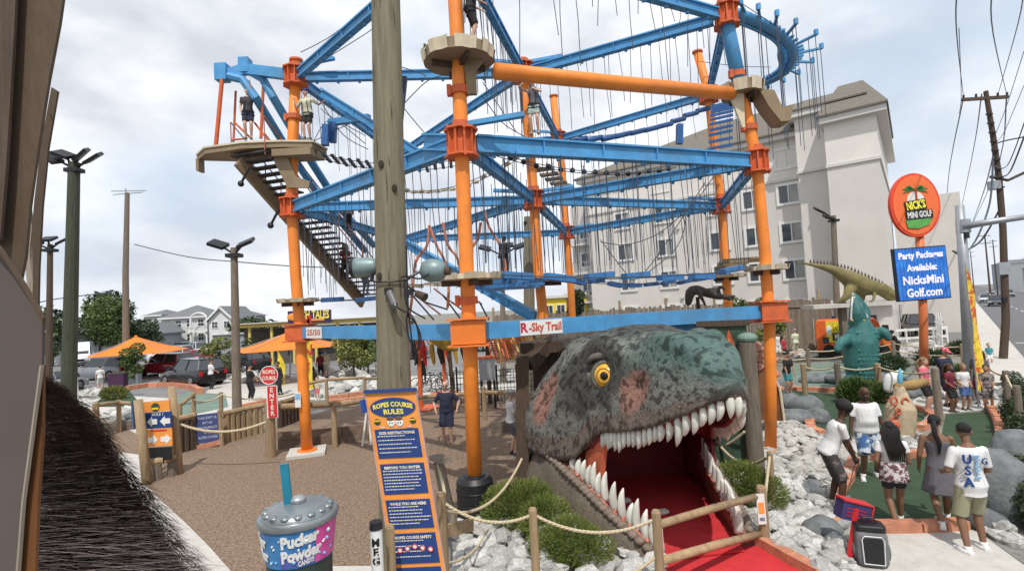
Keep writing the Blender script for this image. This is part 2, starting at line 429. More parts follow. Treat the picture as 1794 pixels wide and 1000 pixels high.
# stones: individual ones near the camera, the rest joined
def stone_mesh(k):
    rg = random.Random(100 + k)
    b = MB(); b.ell((0, 0, 0), (1, rg.uniform(.7, 1), rg.uniform(.45, .7)), nu=7, nv=5, jit=.2, rg=rg)
    me = bpy.data.meshes.new('stone'); me.from_pydata(b.v, [], b.f); me.materials.append(M_rocks); me.update(); return me
STM = [stone_mesh(k) for k in range(12)]
def inpoly(x, y, poly):
    r = False; j = len(poly) - 1
    for i in range(len(poly)):
        xi, yi = poly[i]; xj, yj = poly[j]
        if (yi > y) != (yj > y) and x < (xj - xi) * (y - yi) / (yj - yi) + xi: r = not r
        j = i
    return r
def stone_bed(px, label, size=(.1, .24), dens=14.0, cap=300, m=M_bed, skip=None, mound=.08):
    pts = [G(x, y) for x, y in px]; poly = [(p.x, p.y) for p in pts]
    bed = sheet('stone_bed', px, m, .02, label)
    xs = [p[0] for p in poly]; ys = [p[1] for p in poly]
    area = abs(sum(poly[i][0] * poly[i - 1][1] - poly[i - 1][0] * poly[i][1] for i in range(len(poly)))) / 2
    n = int(area * dens); placed = []
    while len(placed) < n:
        x = rnd.uniform(min(xs), max(xs)); y = rnd.uniform(min(ys), max(ys))
        if inpoly(x, y, poly): placed.append((x, y, rnd.uniform(*size) * (.75 + .5 * rnd.random())))
    placed.sort(key=lambda p: math.hypot(p[0], p[1]))
    rest = MB()
    for k, (x, y, r) in enumerate(placed):
        sc = V((r, r * rnd.uniform(.75, 1), r * rnd.uniform(.7, 1))); e = (rnd.uniform(-.5, .5), rnd.uniform(-.5, .5), rnd.uniform(0, 6.28)); z = .03 + rnd.uniform(0, mound)
        if k < cap:
            o = bpy.data.objects.new('stone', rnd.choice(STM)); COL.objects.link(o); o.parent = bed
            o.location = (x, y, z); o.rotation_euler = e; o.scale = sc
        else:
            from mathutils import Euler
            rest.M = Matrix.Translation((x, y, z)) @ Euler(e).to_matrix().to_4x4() @ Matrix.Diagonal((sc.x, sc.y, sc.z, 1))
            me = rnd.choice(STM); rest.add([v.co for v in me.vertices], [tuple(p.vertices) for p in me.polygons])
    if rest.v: tag(rest.build('small_stones', M_rocks_st, bed), kind='stuff')
    return bed
stone_bed([(1322, 745), (1380, 735), (1418, 760), (1500, 786), (1496, 815), (1462, 868), (1458, 905), (1492, 935), (1490, 1000), (1478, 1060), (1440, 1012), (1385, 980), (1345, 960), (1312, 938), (1300, 900), (1262, 850), (1290, 790)], 'bed of pale stones between the red carpet and the green', (.09, .2), 45, 300)
stone_bed([(785, 935), (860, 905), (1000, 905), (1120, 960), (1165, 1005), (1180, 1090), (790, 1090)], 'bed of pale stones under the junipers by the jaw', (.11, .24), 22, 140)
stone_bed([(1655, 726), (1600, 757), (1612, 768), (1640, 772), (1612, 796), (1531, 804), (1531, 770), (1600, 764)], 'bed of pale stones between the two greens', (.1, .2), 28, 90)
stone_bed([(1390, 600), (1480, 598), (1480, 625), (1395, 632)], 'pale stones behind the turquoise crocodile', (.2, .45), 5, 40)
stone_bed([(1540, 612), (1650, 602), (1660, 620), (1560, 630)], 'pale stones around the sign post', (.2, .45), 4, 60)
stone_bed([(1600, 690), (1760, 680), (1755, 700), (1625, 700)], 'pale stones behind the waiting players', (.1, .22), 8, 60)
stone_bed([(1722, 935), (1740, 915), (1800, 945), (1800, 992)], 'pale stones in front of the dark hedge', (.1, .2), 25, 50)
stone_bed([(520, 690), (545, 655), (640, 650), (700, 650), (700, 688), (640, 690), (576, 697)], 'pale stones behind the orange pole', (.2, .5), 2.6, 110)
stone_bed([(395, 662), (450, 655), (500, 660), (505, 672), (420, 672)], 'pale stones beside the round red sign', (.2, .5), 2.6, 60)
stone_bed([(130, 690), (190, 680), (200, 690), (160, 700)], 'pale stones beside the white board', (.2, .4), 3, 40)
stone_bed([(180, 722), (235, 714), (240, 735), (185, 740)], 'pale stones under the log rail', (.15, .3), 6, 40)
stone_bed([(830, 652), (930, 648), (935, 668), (835, 675)], 'pale stones behind the orange centre pole', (.2, .4), 2.5, 50)
def boulder(px, py, r, label, sc=(1, .8, .7), z=0.0, seed=0, m=M_boulder):
    c = G(px, py); rg = random.Random(seed + 5)
    b = MB(); b.ell((0, 0, 0), (r * sc[0], r * sc[1], r * sc[2]), nu=18, nv=12)
    vs = []
    for v in b.v:
        q = V(v); n_ = noise.noise(q * (1.3 / r) + V((seed * 3.1, 0, 0))) * .22 + noise.noise(q * (3.2 / r) + V((0, seed, 0))) * .07
        vs.append(tuple(q * (1 + n_)))
    b.v = vs
    o = b.build('boulder', m, smooth=True); o.location = (c.x, c.y, z + r * sc[2] * .45); o.rotation_euler = (0, 0, rg.uniform(0, 6))
    return tag(o, label, 'boulder', 'grey boulders on the golf course')
boulder(1386, 712, .45, 'grey boulder nearest the brown slab behind the stones', seed=1)
boulder(1412, 722, .55, 'large smooth grey boulder left of the men in white shirts', seed=2)
boulder(1432, 738, .4, 'grey boulder beside the orange brick horseshoe', seed=3)
boulder(1394, 738, .5, 'low grey boulder at the edge of the pale stones', (1.2, .8, .5), seed=4)
boulder(1441, 938, .3, 'rounded grey boulder at the near left corner of the main green', seed=5)
boulder(1756, 908, .52, 'tall sloping grey boulder behind the man in the lettered shirt', (.85, .7, 1.5), seed=6)
boulder(1800, 868, .6, 'big grey boulder against the hedge at the frame edge', (1, .8, 1.3), seed=7)
boulder(1730, 925, .3, 'small grey boulder by the concrete walk and the hedge', seed=8)
boulder(1566, 790, .36, 'dark grey boulder behind the woman in the print shirt', (.7, .6, .95), seed=9)
boulder(1500, 672, .8, 'flat grey boulder left of the turquoise crocodile', (1.3, .8, .4), seed=10)
boulder(1545, 672, .8, 'flat grey boulder right of the turquoise crocodile', (1.3, .8, .4), seed=11)
boulder(1440, 668, .7, 'flat grey boulder behind the wooden post and rope', (1.4, .8, .35), seed=12)
boulder(1585, 690, .6, 'low grey boulder behind the red spotted statue', (1.4, .8, .5), seed=13)
boulder(1372, 682, .4, 'grey boulder at the feet of the boy in teal shorts', seed=14)

# ---------------------------------------------------------------- hotel
M_stuc = mat("cream_stucco", (0.72, 0.69, 0.64), .9, var=.06, scale=.6, bump=.1, dirt=.12)
M_stucd = mat("taupe_stucco", (0.62, 0.59, 0.55), .9, var=.05, scale=.6, bump=.1, dirt=.12)
M_roof = mat("shingle_roof", (0.16, 0.142, 0.118), .9, var=.25, scale=5, bump=.4, bscale=10, stretch=(1, 1, 4))
M_trim = mat("white_trim", (0.6, 0.58, 0.55), .7, var=.05)
M_curt = mat("curtain_glass", (0.27, 0.27, 0.26), .2, spec=.8, var=.25, scale=1.5)
hA = V((7.6, 49.0, 0)); hB = V((22.6, 37.2, 0))
hd = (hB - hA).normalized(); hn = V((hd.y, -hd.x, 0))      # hn points to the camera side
if hn.y > 0: hn = -hn
HZ = 15.4
hotel = thing('hotel_building', 'large cream and taupe hotel block with brown shingled roofs', 'building', hA)
Lh = (hB - hA).length
def hp(u, n_, z): return hA + hd * u + hn * n_ + V((0, 0, z))
def blockb(u0, u1, n0, n1, z0, z1):
    b = MB(); cs = [hp(u0, n0, 0), hp(u1, n0, 0), hp(u1, n1, 0), hp(u0, n1, 0)]
    b.prism(cs, V((0, 0, z0)), V((0, 0, z1))); return b
blockb(0, Lh, 0, -14, 0, 13.2).build('wall', M_stucd, hotel)
blockb(0, Lh + .01, .05, -14, 12.4, HZ).build('wall', M_stuc, hotel)
blockb(-.05, Lh, .12, .0, 12.3, 12.5).build('cornice', M_trim, hotel)
blockb(-.6, Lh, .7, -14, HZ, HZ + .35).build('eave', M_trim, hotel)
def roofp(u0, u1, n0, n1, z, h, i0, i1):
    nm = (n0 + n1) / 2
    vs = [hp(u0, n0, z), hp(u1, n0, z), hp(u1, n1, z), hp(u0, n1, z), hp(u0 + i0, nm, z + h), hp(u1 - i1, nm, z + h), hp(u0, n0, z - .12), hp(u1, n0, z - .12), hp(u1, n1, z - .12), hp(u0, n1, z - .12)]
    b = MB(); b.add(vs, [(0, 1, 5, 4), (1, 2, 5), (2, 3, 4, 5), (3, 0, 4), (6, 7, 1, 0), (7, 8, 2, 1), (8, 9, 3, 2), (9, 6, 0, 3), (9, 8, 7, 6)])
    return b.build('roof', M_roof, hotel)
roofp(-.8, Lh + 1, .9, -15, HZ + .47, 4.4, 12.0, .5)
blockb(-3.4, 0, -2.5, -14, 0, HZ - 1.4).build('wall', M_stucd, hotel)
blockb(Lh - .8, Lh + 1.15, 1.7, -13, 0, 12.4).build('bay', M_stucd, hotel)
blockb(Lh - .8, Lh + 1.16, 1.72, -13, 12.4, 16.3).build('bay', M_stuc, hotel)
blockb(Lh - .85, Lh + 1.15, 1.85, 1.72, 12.3, 12.5).build('cornice', M_trim, hotel)
blockb(Lh - 1.3, Lh + 1.2, 2.2, -13, 16.3, 16.7).build('eave', M_trim, hotel)
roofp(Lh - 1.4, Lh + 3.6, 2.3, -9, 16.82, 2.3, .6, 1.2)
blockb(Lh + 1.15, Lh + 4.0, 3.4, -13, 0, 12.1).build('bay', M_stucd, hotel)
blockb(Lh + 1.15, Lh + 4.02, 3.42, -13, 12.1, 14.9).build('bay', M_stuc, hotel)
blockb(Lh + 1.1, Lh + 4.1, 3.5, -13, 12.0, 12.2).build('cornice', M_trim, hotel)
blockb(Lh + .9, Lh + 4.6, 3.95, -13.4, 14.9, 15.3).build('eave', M_trim, hotel)
roofp(Lh + .8, Lh + 4.7, 4.1, -6, 15.42, 3.3, 1.0, 1.4)
blockb(Lh + 4.2, Lh + 8.5, -11, -20, 0, 11.2).build('bay', M_stucd, hotel)
def win(u, n_, z, w=1.3, h=1.3):
    fr = MB()
    c = hp(u, n_ + .05, z)
    for du, dz, ww, hh in ((-w / 2 - .09, 0, .18, h + .36), (w / 2 + .09, 0, .18, h + .36), (0, h / 2 + .09, w - .002, .18), (0, -h / 2 - .09, w - .002, .18), (0, 0, .07, h - .002)):
        q = c + hd * du + V((0, 0, dz))
        fr.prism([q - hd * ww / 2 + V((0, 0, -hh / 2)), q + hd * ww / 2 + V((0, 0, -hh / 2)), q + hd * ww / 2 + V((0, 0, hh / 2)), q - hd * ww / 2 + V((0, 0, hh / 2))], -hn * .06, hn * .06)
    f = fr.build('window', M_white, hotel)
    g = MB(); q = hp(u, n_ + .012, z)
    for k, s_ in ((0, -1), (1, 1)):
        g = MB(); qq = q + hd * (s_ * w / 4)
        g.prism([qq - hd * w / 4.3 + V((0, 0, -h / 2)), qq + hd * w / 4.3 + V((0, 0, -h / 2)), qq + hd * w / 4.3 + V((0, 0, h / 2)), qq - hd * w / 4.3 + V((0, 0, h / 2))], -hn * .01, hn * .01)
        g.build('pane', M_curt if s_ > 0 else M_glass, f)
for z in (2.6, 5.6, 8.4, 11.3, 14.0):
    for px in (1097, 1168, 1262, 1325, 1388):
        if z > 14 and px in (1262,): continue
        # solve u for the pixel column on the facade
        lo, hi = 0.0, Lh
        for _ in range(30):
            mid = (lo + hi) / 2
            if proj(hp(mid, 0, z))[0] < px - (z - 8) * 2.0: lo = mid
            else: hi = mid
        win(lo, 0.0, z)
for z in (2.6, 5.45, 8.35, 11.25): win(-1.8, -2.5, z, 1.0)
for z in (5.45, 8.35, 11.25):
    b = blockb(-3.2, -.2, -1.2, -2.5, z - 1.5, z - 1.3); bal = b.build('balcony', M_trim, hotel)
    b = MB()
    for k in range(9):
        q = hp(-3.1 + k * .36, -1.25, z - 1.3); b.beam(q, q + V((0, 0, 1.0)), .05, .05)
    b.beam(hp(-3.2, -1.25, z - .28), hp(-.2, -1.25, z - .28), .06, .06); b.build('railing', M_steel, bal)
for z in (3.9, 9.8): # wall lamps
    for u in (7.2, 8.6): blockb(u, u + .25, .2, 0, z, z + .2).build('wall_lamp', M_trim, hotel)
# low annex with awning towards the street
ann = thing('annex_building', 'low cream annex under the hotel by the parked dark car', 'building', hp(Lh + 3, 4, 0))
blockb(Lh - 1, Lh + 4.0, 4.2, 3.6, 0, 2.9).build('wall', M_stuc, ann)
blockb(Lh - 1.4, Lh + 4.3, 4.6, 3.6, 2.9, 3.2).build('roof', M_trim, ann)
blockb(Lh + 2.2, Lh + 3.2, 4.25, 4.2, .1, 2.2).build('door', M_glass, ann)
blockb(Lh + .2, Lh + 1.5, 4.26, 4.2, 1.0, 2.2).build('window', M_glass, ann)

# ---------------------------------------------------------------- long plank fence in front of the hotel
def plank_fence(a, c, h, label, pw=.2, m=M_oldwood, post=True):
    t = thing('plank_fence', label, 'fence', a); d = (c - a).normalized(); L_ = (c - a).length; n = int(L_ / pw)
    nn = V((d.y, -d.x, 0))
    me = None
    for i in range(min(n, 300)):
        q = a + d * (i + .5) * pw; hh = h + rnd.uniform(-.12, .12)
        b = MB(); b.beam(q, q + V((0, 0, hh)) + d * rnd.uniform(-.015, .015) + nn * rnd.uniform(-.01, .01), .025, pw * .93, up=d)
        b.build('plank', m, t)
    for z in (.4, h - .4):
        MB().beam(a - nn * -.06 + V((0, 0, z)), c - nn * -.06 + V((0, 0, z)), .06, .1).build('rail', m, t)
    if post:
        for k in range(int(L_ / 3) + 1):
            q = a + d * k * 3 + nn * -.14
            MB().cyl(q, q + V((0, 0, h + .55)), .09, .08, 8).build('post', M_wood, t)
    return t
plank_fence(V((-1.5, 37, 0)), V((19.4, 31.2, 0)), 3.4, 'tall weathered plank fence in front of the hotel', .17)

# ---------------------------------------------------------------- houses on the left
M_wsid = mat("white_siding", (0.62, 0.63, 0.63), .8, var=.05, bump=.1)
M_gsid = mat("grey_siding", (0.30, 0.33, 0.36), .8, var=.08, bump=.1)
M_groof = mat("grey_shingles", (0.16, 0.165, 0.175), .9, var=.2, scale=6, bump=.3)
def house(px0, px1, d, h, rh, m, label, floors=2, cols=3, depth=9, gable=False, mr=M_groof, trim=M_white):
    a = P(px0, 560, d); c = P(px1, 560, d); x0, x1 = a.x, c.x; y = d
    t = thing('house', label, 'house', V(((x0 + x1) / 2, y, 0)), 'houses beyond the parking lot')
    b = MB(); b.box(((x0 + x1) / 2, y + depth / 2, h / 2), (x1 - x0, depth, h)); b.build('wall', m, t)
    o = .5
    if gable:
        xm = (x0 + x1) / 2
        b = MB(); b.add([(x0, y, h), (x1, y, h), (xm, y, h + rh), (x0, y + depth, h), (x1, y + depth, h), (xm, y + depth, h + rh)], [(0, 1, 2), (5, 4, 3)]); b.build('gable', m, t)
        b = MB()
        for s, (xa, xb) in ((1, (x0 - o, xm)), (2, (x1 + o, xm))):
            zo = -rh * o / ((x1 - x0) / 2)
            vs = [V((xa, y - o, h + zo)), V((xb, y - o, h + rh)), V((xb, y + depth + o, h + rh)), V((xa, y + depth + o, h + zo))]
            b.prism(vs, V((0, 0, .03)), V((0, 0, .3)))
        r = b.build('roof', mr, t)
        b = MB()
        for xa in (x0 - o, x1 + o): b.beam((xa, y - o - .05, h - rh * o / ((x1 - x0) / 2) + .1), (xm, y - o - .05, h + rh + .1), .08, .35)
        b.build('trim_board', trim, t)
    else:
        b = MB(); i = min((x1 - x0) / 2, depth / 2) * .98
        b.add([(x0 - o, y - o, h), (x1 + o, y - o, h), (x1 + o, y + depth + o, h), (x0 - o, y + depth + o, h), (x0 + i, y + depth / 2, h + rh), (x1 - i, y + depth / 2, h + rh)], [(0, 1, 5, 4), (1, 2, 5), (2, 3, 4, 5), (3, 0, 4), (3, 2, 1, 0)])
        b.build('roof', mr, t)
        MB().box(((x0 + x1) / 2, y - o - .06, h - .08), (x1 - x0 + 2 * o, .1, .3)).build('trim_board', trim, t)
    fh = h / floors
    for f in range(floors):
        for k in range(cols):
            wx = x0 + (x1 - x0) * (k + .5) / cols; wz = fh * (f + .55); ww = min(1.1, (x1 - x0) / cols * .5)
            w = MB(); w.box((wx, y - .04, wz), (ww + .3, .09, fh * .5 + .3)); w = w.build('window', trim, t)
            for s in (-1, 1):
                for q in (-1, 1): MB().box((wx + s * ww * .26, y - .1, wz + q * fh * .13), (ww * .44, .05, fh * .21)).build('pane', M_glass, w)
    return t
house(283, 362, 105, 5.7, 2.5, M_wsid, 'white two-storey house with arched balcony and hipped grey roof', 2, 4)
house(252, 282, 112, 6.6, 1.3, M_wsid, 'pale house with flat hipped roof at the left of the white house', 2, 2)
house(366, 408, 102, 4.9, 2.3, M_wsid, 'white gabled house right of the large white house', 2, 2, gable=True)
house(408, 430, 112, 5.4, 1.2, M_gsid, 'grey house behind the light pole with two lamp heads', 2, 1)
house(186, 232, 100, 3.2, 1.8, M_gsid, 'low grey gabled house behind the first orange umbrella', 1, 2, gable=True)
house(222, 262, 94, 2.9, 1.7, M_gsid, 'small grey cottage with white trimmed gable', 1, 2, gable=True)
house(68, 104, 62, 3.9, .4, M_wsid, 'white flat-roofed shop partly behind the light pole', 1, 1)
# arched balcony on the white house
c = P(352, 590, 104)
bal = thing('balcony_porch', 'white arched porch in front of the white house', 'porch', V((c.x, 103.4, 0)))
for s in (-1.6, 1.6): MB().beam((c.x + s, 103.4, 0), (c.x + s, 103.4, 5.2), .3, .3).build('column', M_white, bal)
MB().box((c.x, 103.6, 2.7), (4, 1.4, .25)).build('deck', M_white, bal)
b = MB(); b.tube([(c.x + 1.6 * math.cos(a * math.pi / 10), 103.4, 5.2 + 1.2 * math.sin(a * math.pi / 10)) for a in range(11)], .18, 6); b.build('arch', M_white, bal)
b = MB()
for k in range(12): b.beam((c.x - 1.8 + k * .33, 103.0, 2.8), (c.x - 1.8 + k * .33, 103.0, 3.7), .06, .06)
b.beam((c.x - 1.9, 103, 3.75), (c.x + 1.9, 103, 3.75), .08, .08); b.build('railing', M_white, bal)

# far right side: row of distant buildings along the street
for i, (tt, w, h, m) in enumerate(((95, 10, 7, M_gsid), (125, 9, 7, M_wsid), (160, 12, 9, M_wsid), (200, 14, 8, M_gsid), (255, 18, 11, M_wsid), (330, 22, 13, M_gsid))):
    c = k0 + sn * 24 + sd * tt; d = c.y; t = thing('street_house', 'house on the far side of the street, ' + ['nearest, grey', 'second, white', 'third, pale', 'fourth, grey', 'fifth, tall pale', 'farthest, hazy grey'][i], 'house', V((c.x, d, 0)), 'houses along the street')
    b = MB(); b.box((c.x, d + 4, h / 2), (w, 8, h)); b.build('wall', m, t)
    b = MB(); b.add([(c.x - w / 2 - .4, d - .4, h), (c.x + w / 2 + .4, d - .4, h), (c.x + w / 2 + .4, d + 8.4, h), (c.x - w / 2 - .4, d + 8.4, h), (c.x - w / 4, d + 4, h + 2), (c.x + w / 4, d + 4, h + 2)], [(0, 1, 5, 4), (1, 2, 5), (2, 3, 4, 5), (3, 0, 4), (3, 2, 1, 0)]); b.build('roof', M_groof, t)
    for f in range(2):
        for k in range(3): MB().box((c.x - w / 3 + k * w / 3, d - .03, 1.8 + f * 3), (1.3, .1, 1.3)).build('window', M_glass, t)
# far treeline and skyline on the left
M_fartree = mat("far_tree_leaves", (0.045, 0.062, 0.032), .9, var=.5, scale=.8)
# ---------------------------------------------------------------- plants
M_leaf = mat("green_leaves", (0.06, 0.105, 0.025), .7, scale=1.5, col2=(0.12, 0.17, 0.045))
M_leafd = mat("dark_leaves", (0.028, 0.048, 0.018), .7, scale=1.2, col2=(0.055, 0.085, 0.03))
M_leafy = mat("yellow_green_leaves", (0.12, 0.15, 0.03), .7, scale=1.5, col2=(0.22, 0.22, 0.06))
M_junip = mat("juniper_leaves", (0.085, 0.125, 0.02), .75, scale=2.5, col2=(0.19, 0.22, 0.05))
M_bark = mat("bark", (0.10, 0.08, 0.06), .9, var=.3, scale=8, bump=.5)
def leaf_cloud(clumps, n, size, seed, flat=.0, spiky=False):
    rg = random.Random(seed); b = MB(); vs = []; fs = []
    tot = sum(c[1][0] * c[1][1] * c[1][2] for c in clumps)
    for c, r in clumps:
        k = max(8, int(n * r[0] * r[1] * r[2] / tot))
        for _ in range(k):
            while True:
                p = V((rg.uniform(-1, 1), rg.uniform(-1, 1), rg.uniform(-1, 1)))
                if .25 < p.length < 1: break
            if rg.random() < .6: p = p.normalized() * rg.uniform(.75, 1.08)
            q = V(c) + V((p.x * r[0], p.y * r[1], p.z * r[2]))
            s = size * rg.uniform(.6, 1.4)
            if spiky: u = (p.normalized() + V((rg.uniform(-.5, .5), rg.uniform(-.5, .5), rg.uniform(.1, .9)))).normalized() * s * 1.6; w = V((rg.uniform(-1, 1), rg.uniform(-1, 1), rg.uniform(-1, 1))).cross(u).normalized() * s * .28
            else: u = V((rg.uniform(-1, 1), rg.uniform(-1, 1), rg.uniform(-.7, .9))).normalized() * s; w = V((rg.uniform(-1, 1), rg.uniform(-1, 1), rg.uniform(-1, 1))).cross(u).normalized() * s * .55
            i = len(vs)
            vs += [q - u * .5, q + w * .5, q + u * .5, q - w * .5]; fs.append((i, i + 1, i + 2, i + 3))
    b.add(vs, fs); return b
def tree(base, h, cr, label, m=M_leaf, seed=1, n=2600, leaf=.14, trunk=.08, clumps=7, ch=None, group='trees around the car park', name='leafy_tree', lean=0):
    t = thing(name, label, 'tree', base, group); rg = random.Random(seed)
    top = base + V((lean, 0, h * .8))
    tb = MB(); tb.tube([base, base.lerp(top, .5) + V((.03, .02, 0)), top], [trunk, trunk * .8, trunk * .3], 8)
    cl = []; ch = ch or h * .6
    for k in range(clumps):
        a = rg.uniform(0, 6.28); rr = cr * rg.uniform(.15, .62); z = h - ch + ch * (k + .6) / clumps
        q = base + V((math.cos(a) * rr + lean * z / h, math.sin(a) * rr, z)); s = cr * rg.uniform(.38, .62)
        cl.append((q, (s, s, s * rg.uniform(.6, .95))))
        tb.tube([base.lerp(top, min(.95, max(.3, (z - ch * .25) / h))), q], [trunk * .45, trunk * .12], 5)
    tb.build('trunk', M_bark, t)
    leaf_cloud(cl, n, leaf, seed).build('crown', m, t)
    return t
def gbase(px, py): p = G(px, py); return V((p.x, p.y, 0))
def far(px, d): p = P(px, 560, d); return V((p.x, d, 0))
tree(far(203, 70), 8.0, 3.6, 'dark spreading evergreen behind the tall utility pole', M_leafd, 3, 4200, .5, .3, 9, 5.5, name='evergreen_tree')
tree(far(174, 66), 7.4, 3.0, 'bright green bushy tree behind the white van', M_leaf, 4, 3600, .32, .16, 9, 5.0)
tree(far(160, 72), 5.2, 2.4, 'lower green bush tree beside the white van', M_leafd, 5, 2000, .3, .12, 6, 3.2)
tree(gbase(229, 672), 2.6, .85, 'slim young tree in a planter before the orange umbrella', M_leaf, 6, 1700, .17, .05, 7, 2.1)
tree(gbase(386, 662), 2.6, 1.15, 'small yellow-green tree between the two orange umbrellas', M_leafy, 7, 1400, .2, .05, 6, 2.0)
tree(gbase(442, 652), 2.3, 1.3, 'dense dark green shrub tree under the second umbrella', M_leafd, 8, 1600, .2, .06, 6, 1.9)
tree(gbase(620, 664), 3.1, 1.3, 'yellow-green tree left of the big wooden pole', M_leafy, 9, 2300, .18, .07, 8, 2.3)
tree(gbase(645, 660), 2.6, .9, 'green tree directly behind the big wooden pole', M_leaf, 10, 1200, .18, .06, 6, 2.0)
tree(far(1290, 27), 3.6, 1.0, 'leafy green shrub in front of the plank fence', M_leaf, 11, 1400, .2, .07, 6, 2.4, name='fence_shrub')
tree(far(1352, 27.5), 3.5, .9, 'yellow-green shrub against the plank fence', M_leafy, 12, 1200, .2, .07, 6, 2.0, name='fence_shrub')
tree(far(1010, 33), 4.6, .8, 'narrow dark tree beside the yellow building', M_leafd, 13, 1000, .25, .07, 6, 3.0)
tree(far(1070, 30), 2.4, 1.0, 'yellow leaved shrub behind the dinosaur head', M_leafy, 14, 900, .2, .06, 5, 1.6, name='fence_shrub')
for k, (px, d, h, r) in enumerate(((90, 60, 6, 3), (250, 85, 4.5, 3), (440, 75, 3.6, 3), (470, 80, 3.2, 3))):
    tree(far(px, d), h, r, ['round green tree behind the flat-roofed shop', 'low tree between the cottage and the pale house', 'low tree right of the grey house', 'low tree behind the yellow canopy'][k], M_leafd, 20 + k, 900, .6, .2, 6)
def shrub(clumps, label, m, seed, n=2600, leaf=.06, name='juniper_shrub', cat='shrub', group=None, spiky=True):
    c0 = clumps[0][0]; t = thing(name, label, cat, V((c0[0], c0[1], 0)), group)
    leaf_cloud([(V(c), r) for c, r in clumps], n, leaf, seed, spiky=spiky).build('foliage', m, t)
    for c, r in clumps: MB().tube([V((c[0], c[1], 0)), V(c)], [.03, .01], 5).build('stem', M_bark, t)
    return t
def gz(px, py, z): p = G(px, py, z); return p
q1, q2, q3, q4 = gz(905, 880, .45), gz(870, 880, .35), gz(955, 890, .5), gz(930, 860, .6)
shrub([((q1.x, q1.y, .4), (.6, .5, .42)), ((q2.x, q2.y, .3), (.4, .4, .32)), ((q3.x, q3.y, .35), (.45, .4, .36)), ((q4.x, q4.y, .5), (.4, .4, .3))], 'yellow-green juniper beside the black base of the orange pole', M_junip, 31, 16000, .045)
q1, q2 = gz(1000, 945, .35), gz(1035, 960, .3)
shrub([((q1.x, q1.y, .33), (.42, .36, .36)), ((q2.x, q2.y, .28), (.36, .3, .3)), ((q1.x - .35, q1.y + .1, .25), (.3, .3, .25))], 'smaller juniper in front of the lower jaw', M_junip, 32, 11000, .04)
q1, q2 = gz(1300, 850, .35), gz(1335, 865, .3)
shrub([((q1.x, q1.y, .38), (.5, .5, .4)), ((q2.x, q2.y, .32), (.42, .4, .34))], 'juniper between the right jaw and the pale stones', M_junip, 33, 12000, .045)
q1 = gz(1500, 690, .3)
shrub([((q1.x, q1.y, .35), (.6, .4, .5)), ((q1.x + .6, q1.y, .3), (.4, .4, .4))], 'grassy green plant at the foot of the turquoise crocodile', M_leaf, 35, 4500, .12, name='grassy_plant')
hed = []
for px, py, r in ((1765, 700, .5), (1772, 730, .6), (1778, 762, .7), (1790, 800, .7), (1792, 850, .7), (1800, 900, .7), (1758, 680, .45), (1805, 940, .6)):
    q = G(px, py); r *= .8; hed.append(((q.x + .35, q.y, r * .8), (r * .75, r, r * .85)))
shrub(hed, 'tall dark hedge along the frame edge beside the boulders', M_leafd, 36, 22000, .07, name='hedge', cat='hedge', spiky=False)
for k, (px, py, lb) in enumerate(((1630, 628, 'low dark plant right of the orange sign post'), (1560, 640, 'low dark plant left of the orange sign post'), (1690, 660, 'spiky plant beside the grey steel pole'), (200, 690, 'low green plant by the white board'), (1685, 612, 'clipped green bush beside the white rail'))):
    q = gz(px, py, .3); shrub([((q.x, q.y, .35), (.7, .5, .4))], lb, [M_leafd, M_leafd, M_leaf, M_leafy, M_leafd][k], 60 + k, 900, .16, name='low_plant', cat='plant')

# ---------------------------------------------------------------- wooden posts, rails and ropes
POSTS = {}
def post(px, py, h, label, r=.06, m=M_wood, lean=(0, 0), sq=False, group='wooden posts of the rope fences', cap=False):
    p = gbase(px, py); t = MB(); top = p + V((lean[0], lean[1], h))
    if sq: t.beam(p, top, r * 2, r * 2, up=V((0, 1, 0)))
    else:
        t.cyl(p, top - V((0, 0, .03)), r, r * .97, 12); t.cyl(top - V((0, 0, .03)), top, r * .97, r * .8, 12)
    o = t.build('wooden_post', m)
    # origin at base
    for v in o.data.vertices: v.co -= p
    o.location = p
    return tag(o, label, 'post', group), top
def twist_rope(a, b, sag, r, label, group='manila ropes strung between posts', cat='rope'):
    a, b = V(a), V(b); L_ = (b - a).length; n = max(16, int(L_ / (r * 1.3))); n = min(n, 150)
    base = [a.lerp(b, t / n) - V((0, 0, 4 * sag * (t / n) * (1 - t / n))) for t in range(n + 1)]
    mb = MB()
    if r > .014:
        for s in range(3):
            pts = []
            for i, p in enumerate(base):
                d = (base[min(i + 1, n)] - base[max(i - 1, 0)]).normalized(); x = d.cross(V((0, 0, 1))).normalized(); y = x.cross(d)
                a_ = i / n * L_ / (r * 7.5) * 2 * math.pi + s * 2.094
                pts.append(p + (x * math.cos(a_) + y * math.sin(a_)) * r * .5)
            mb.tube(pts, r * .62, 5)
    else: mb.tube(base[::max(1, n // 20)] + [base[-1]], r, 5)
    o = mb.build('rope', M_rope, smooth=True)
    return tag(o, label, cat, group)
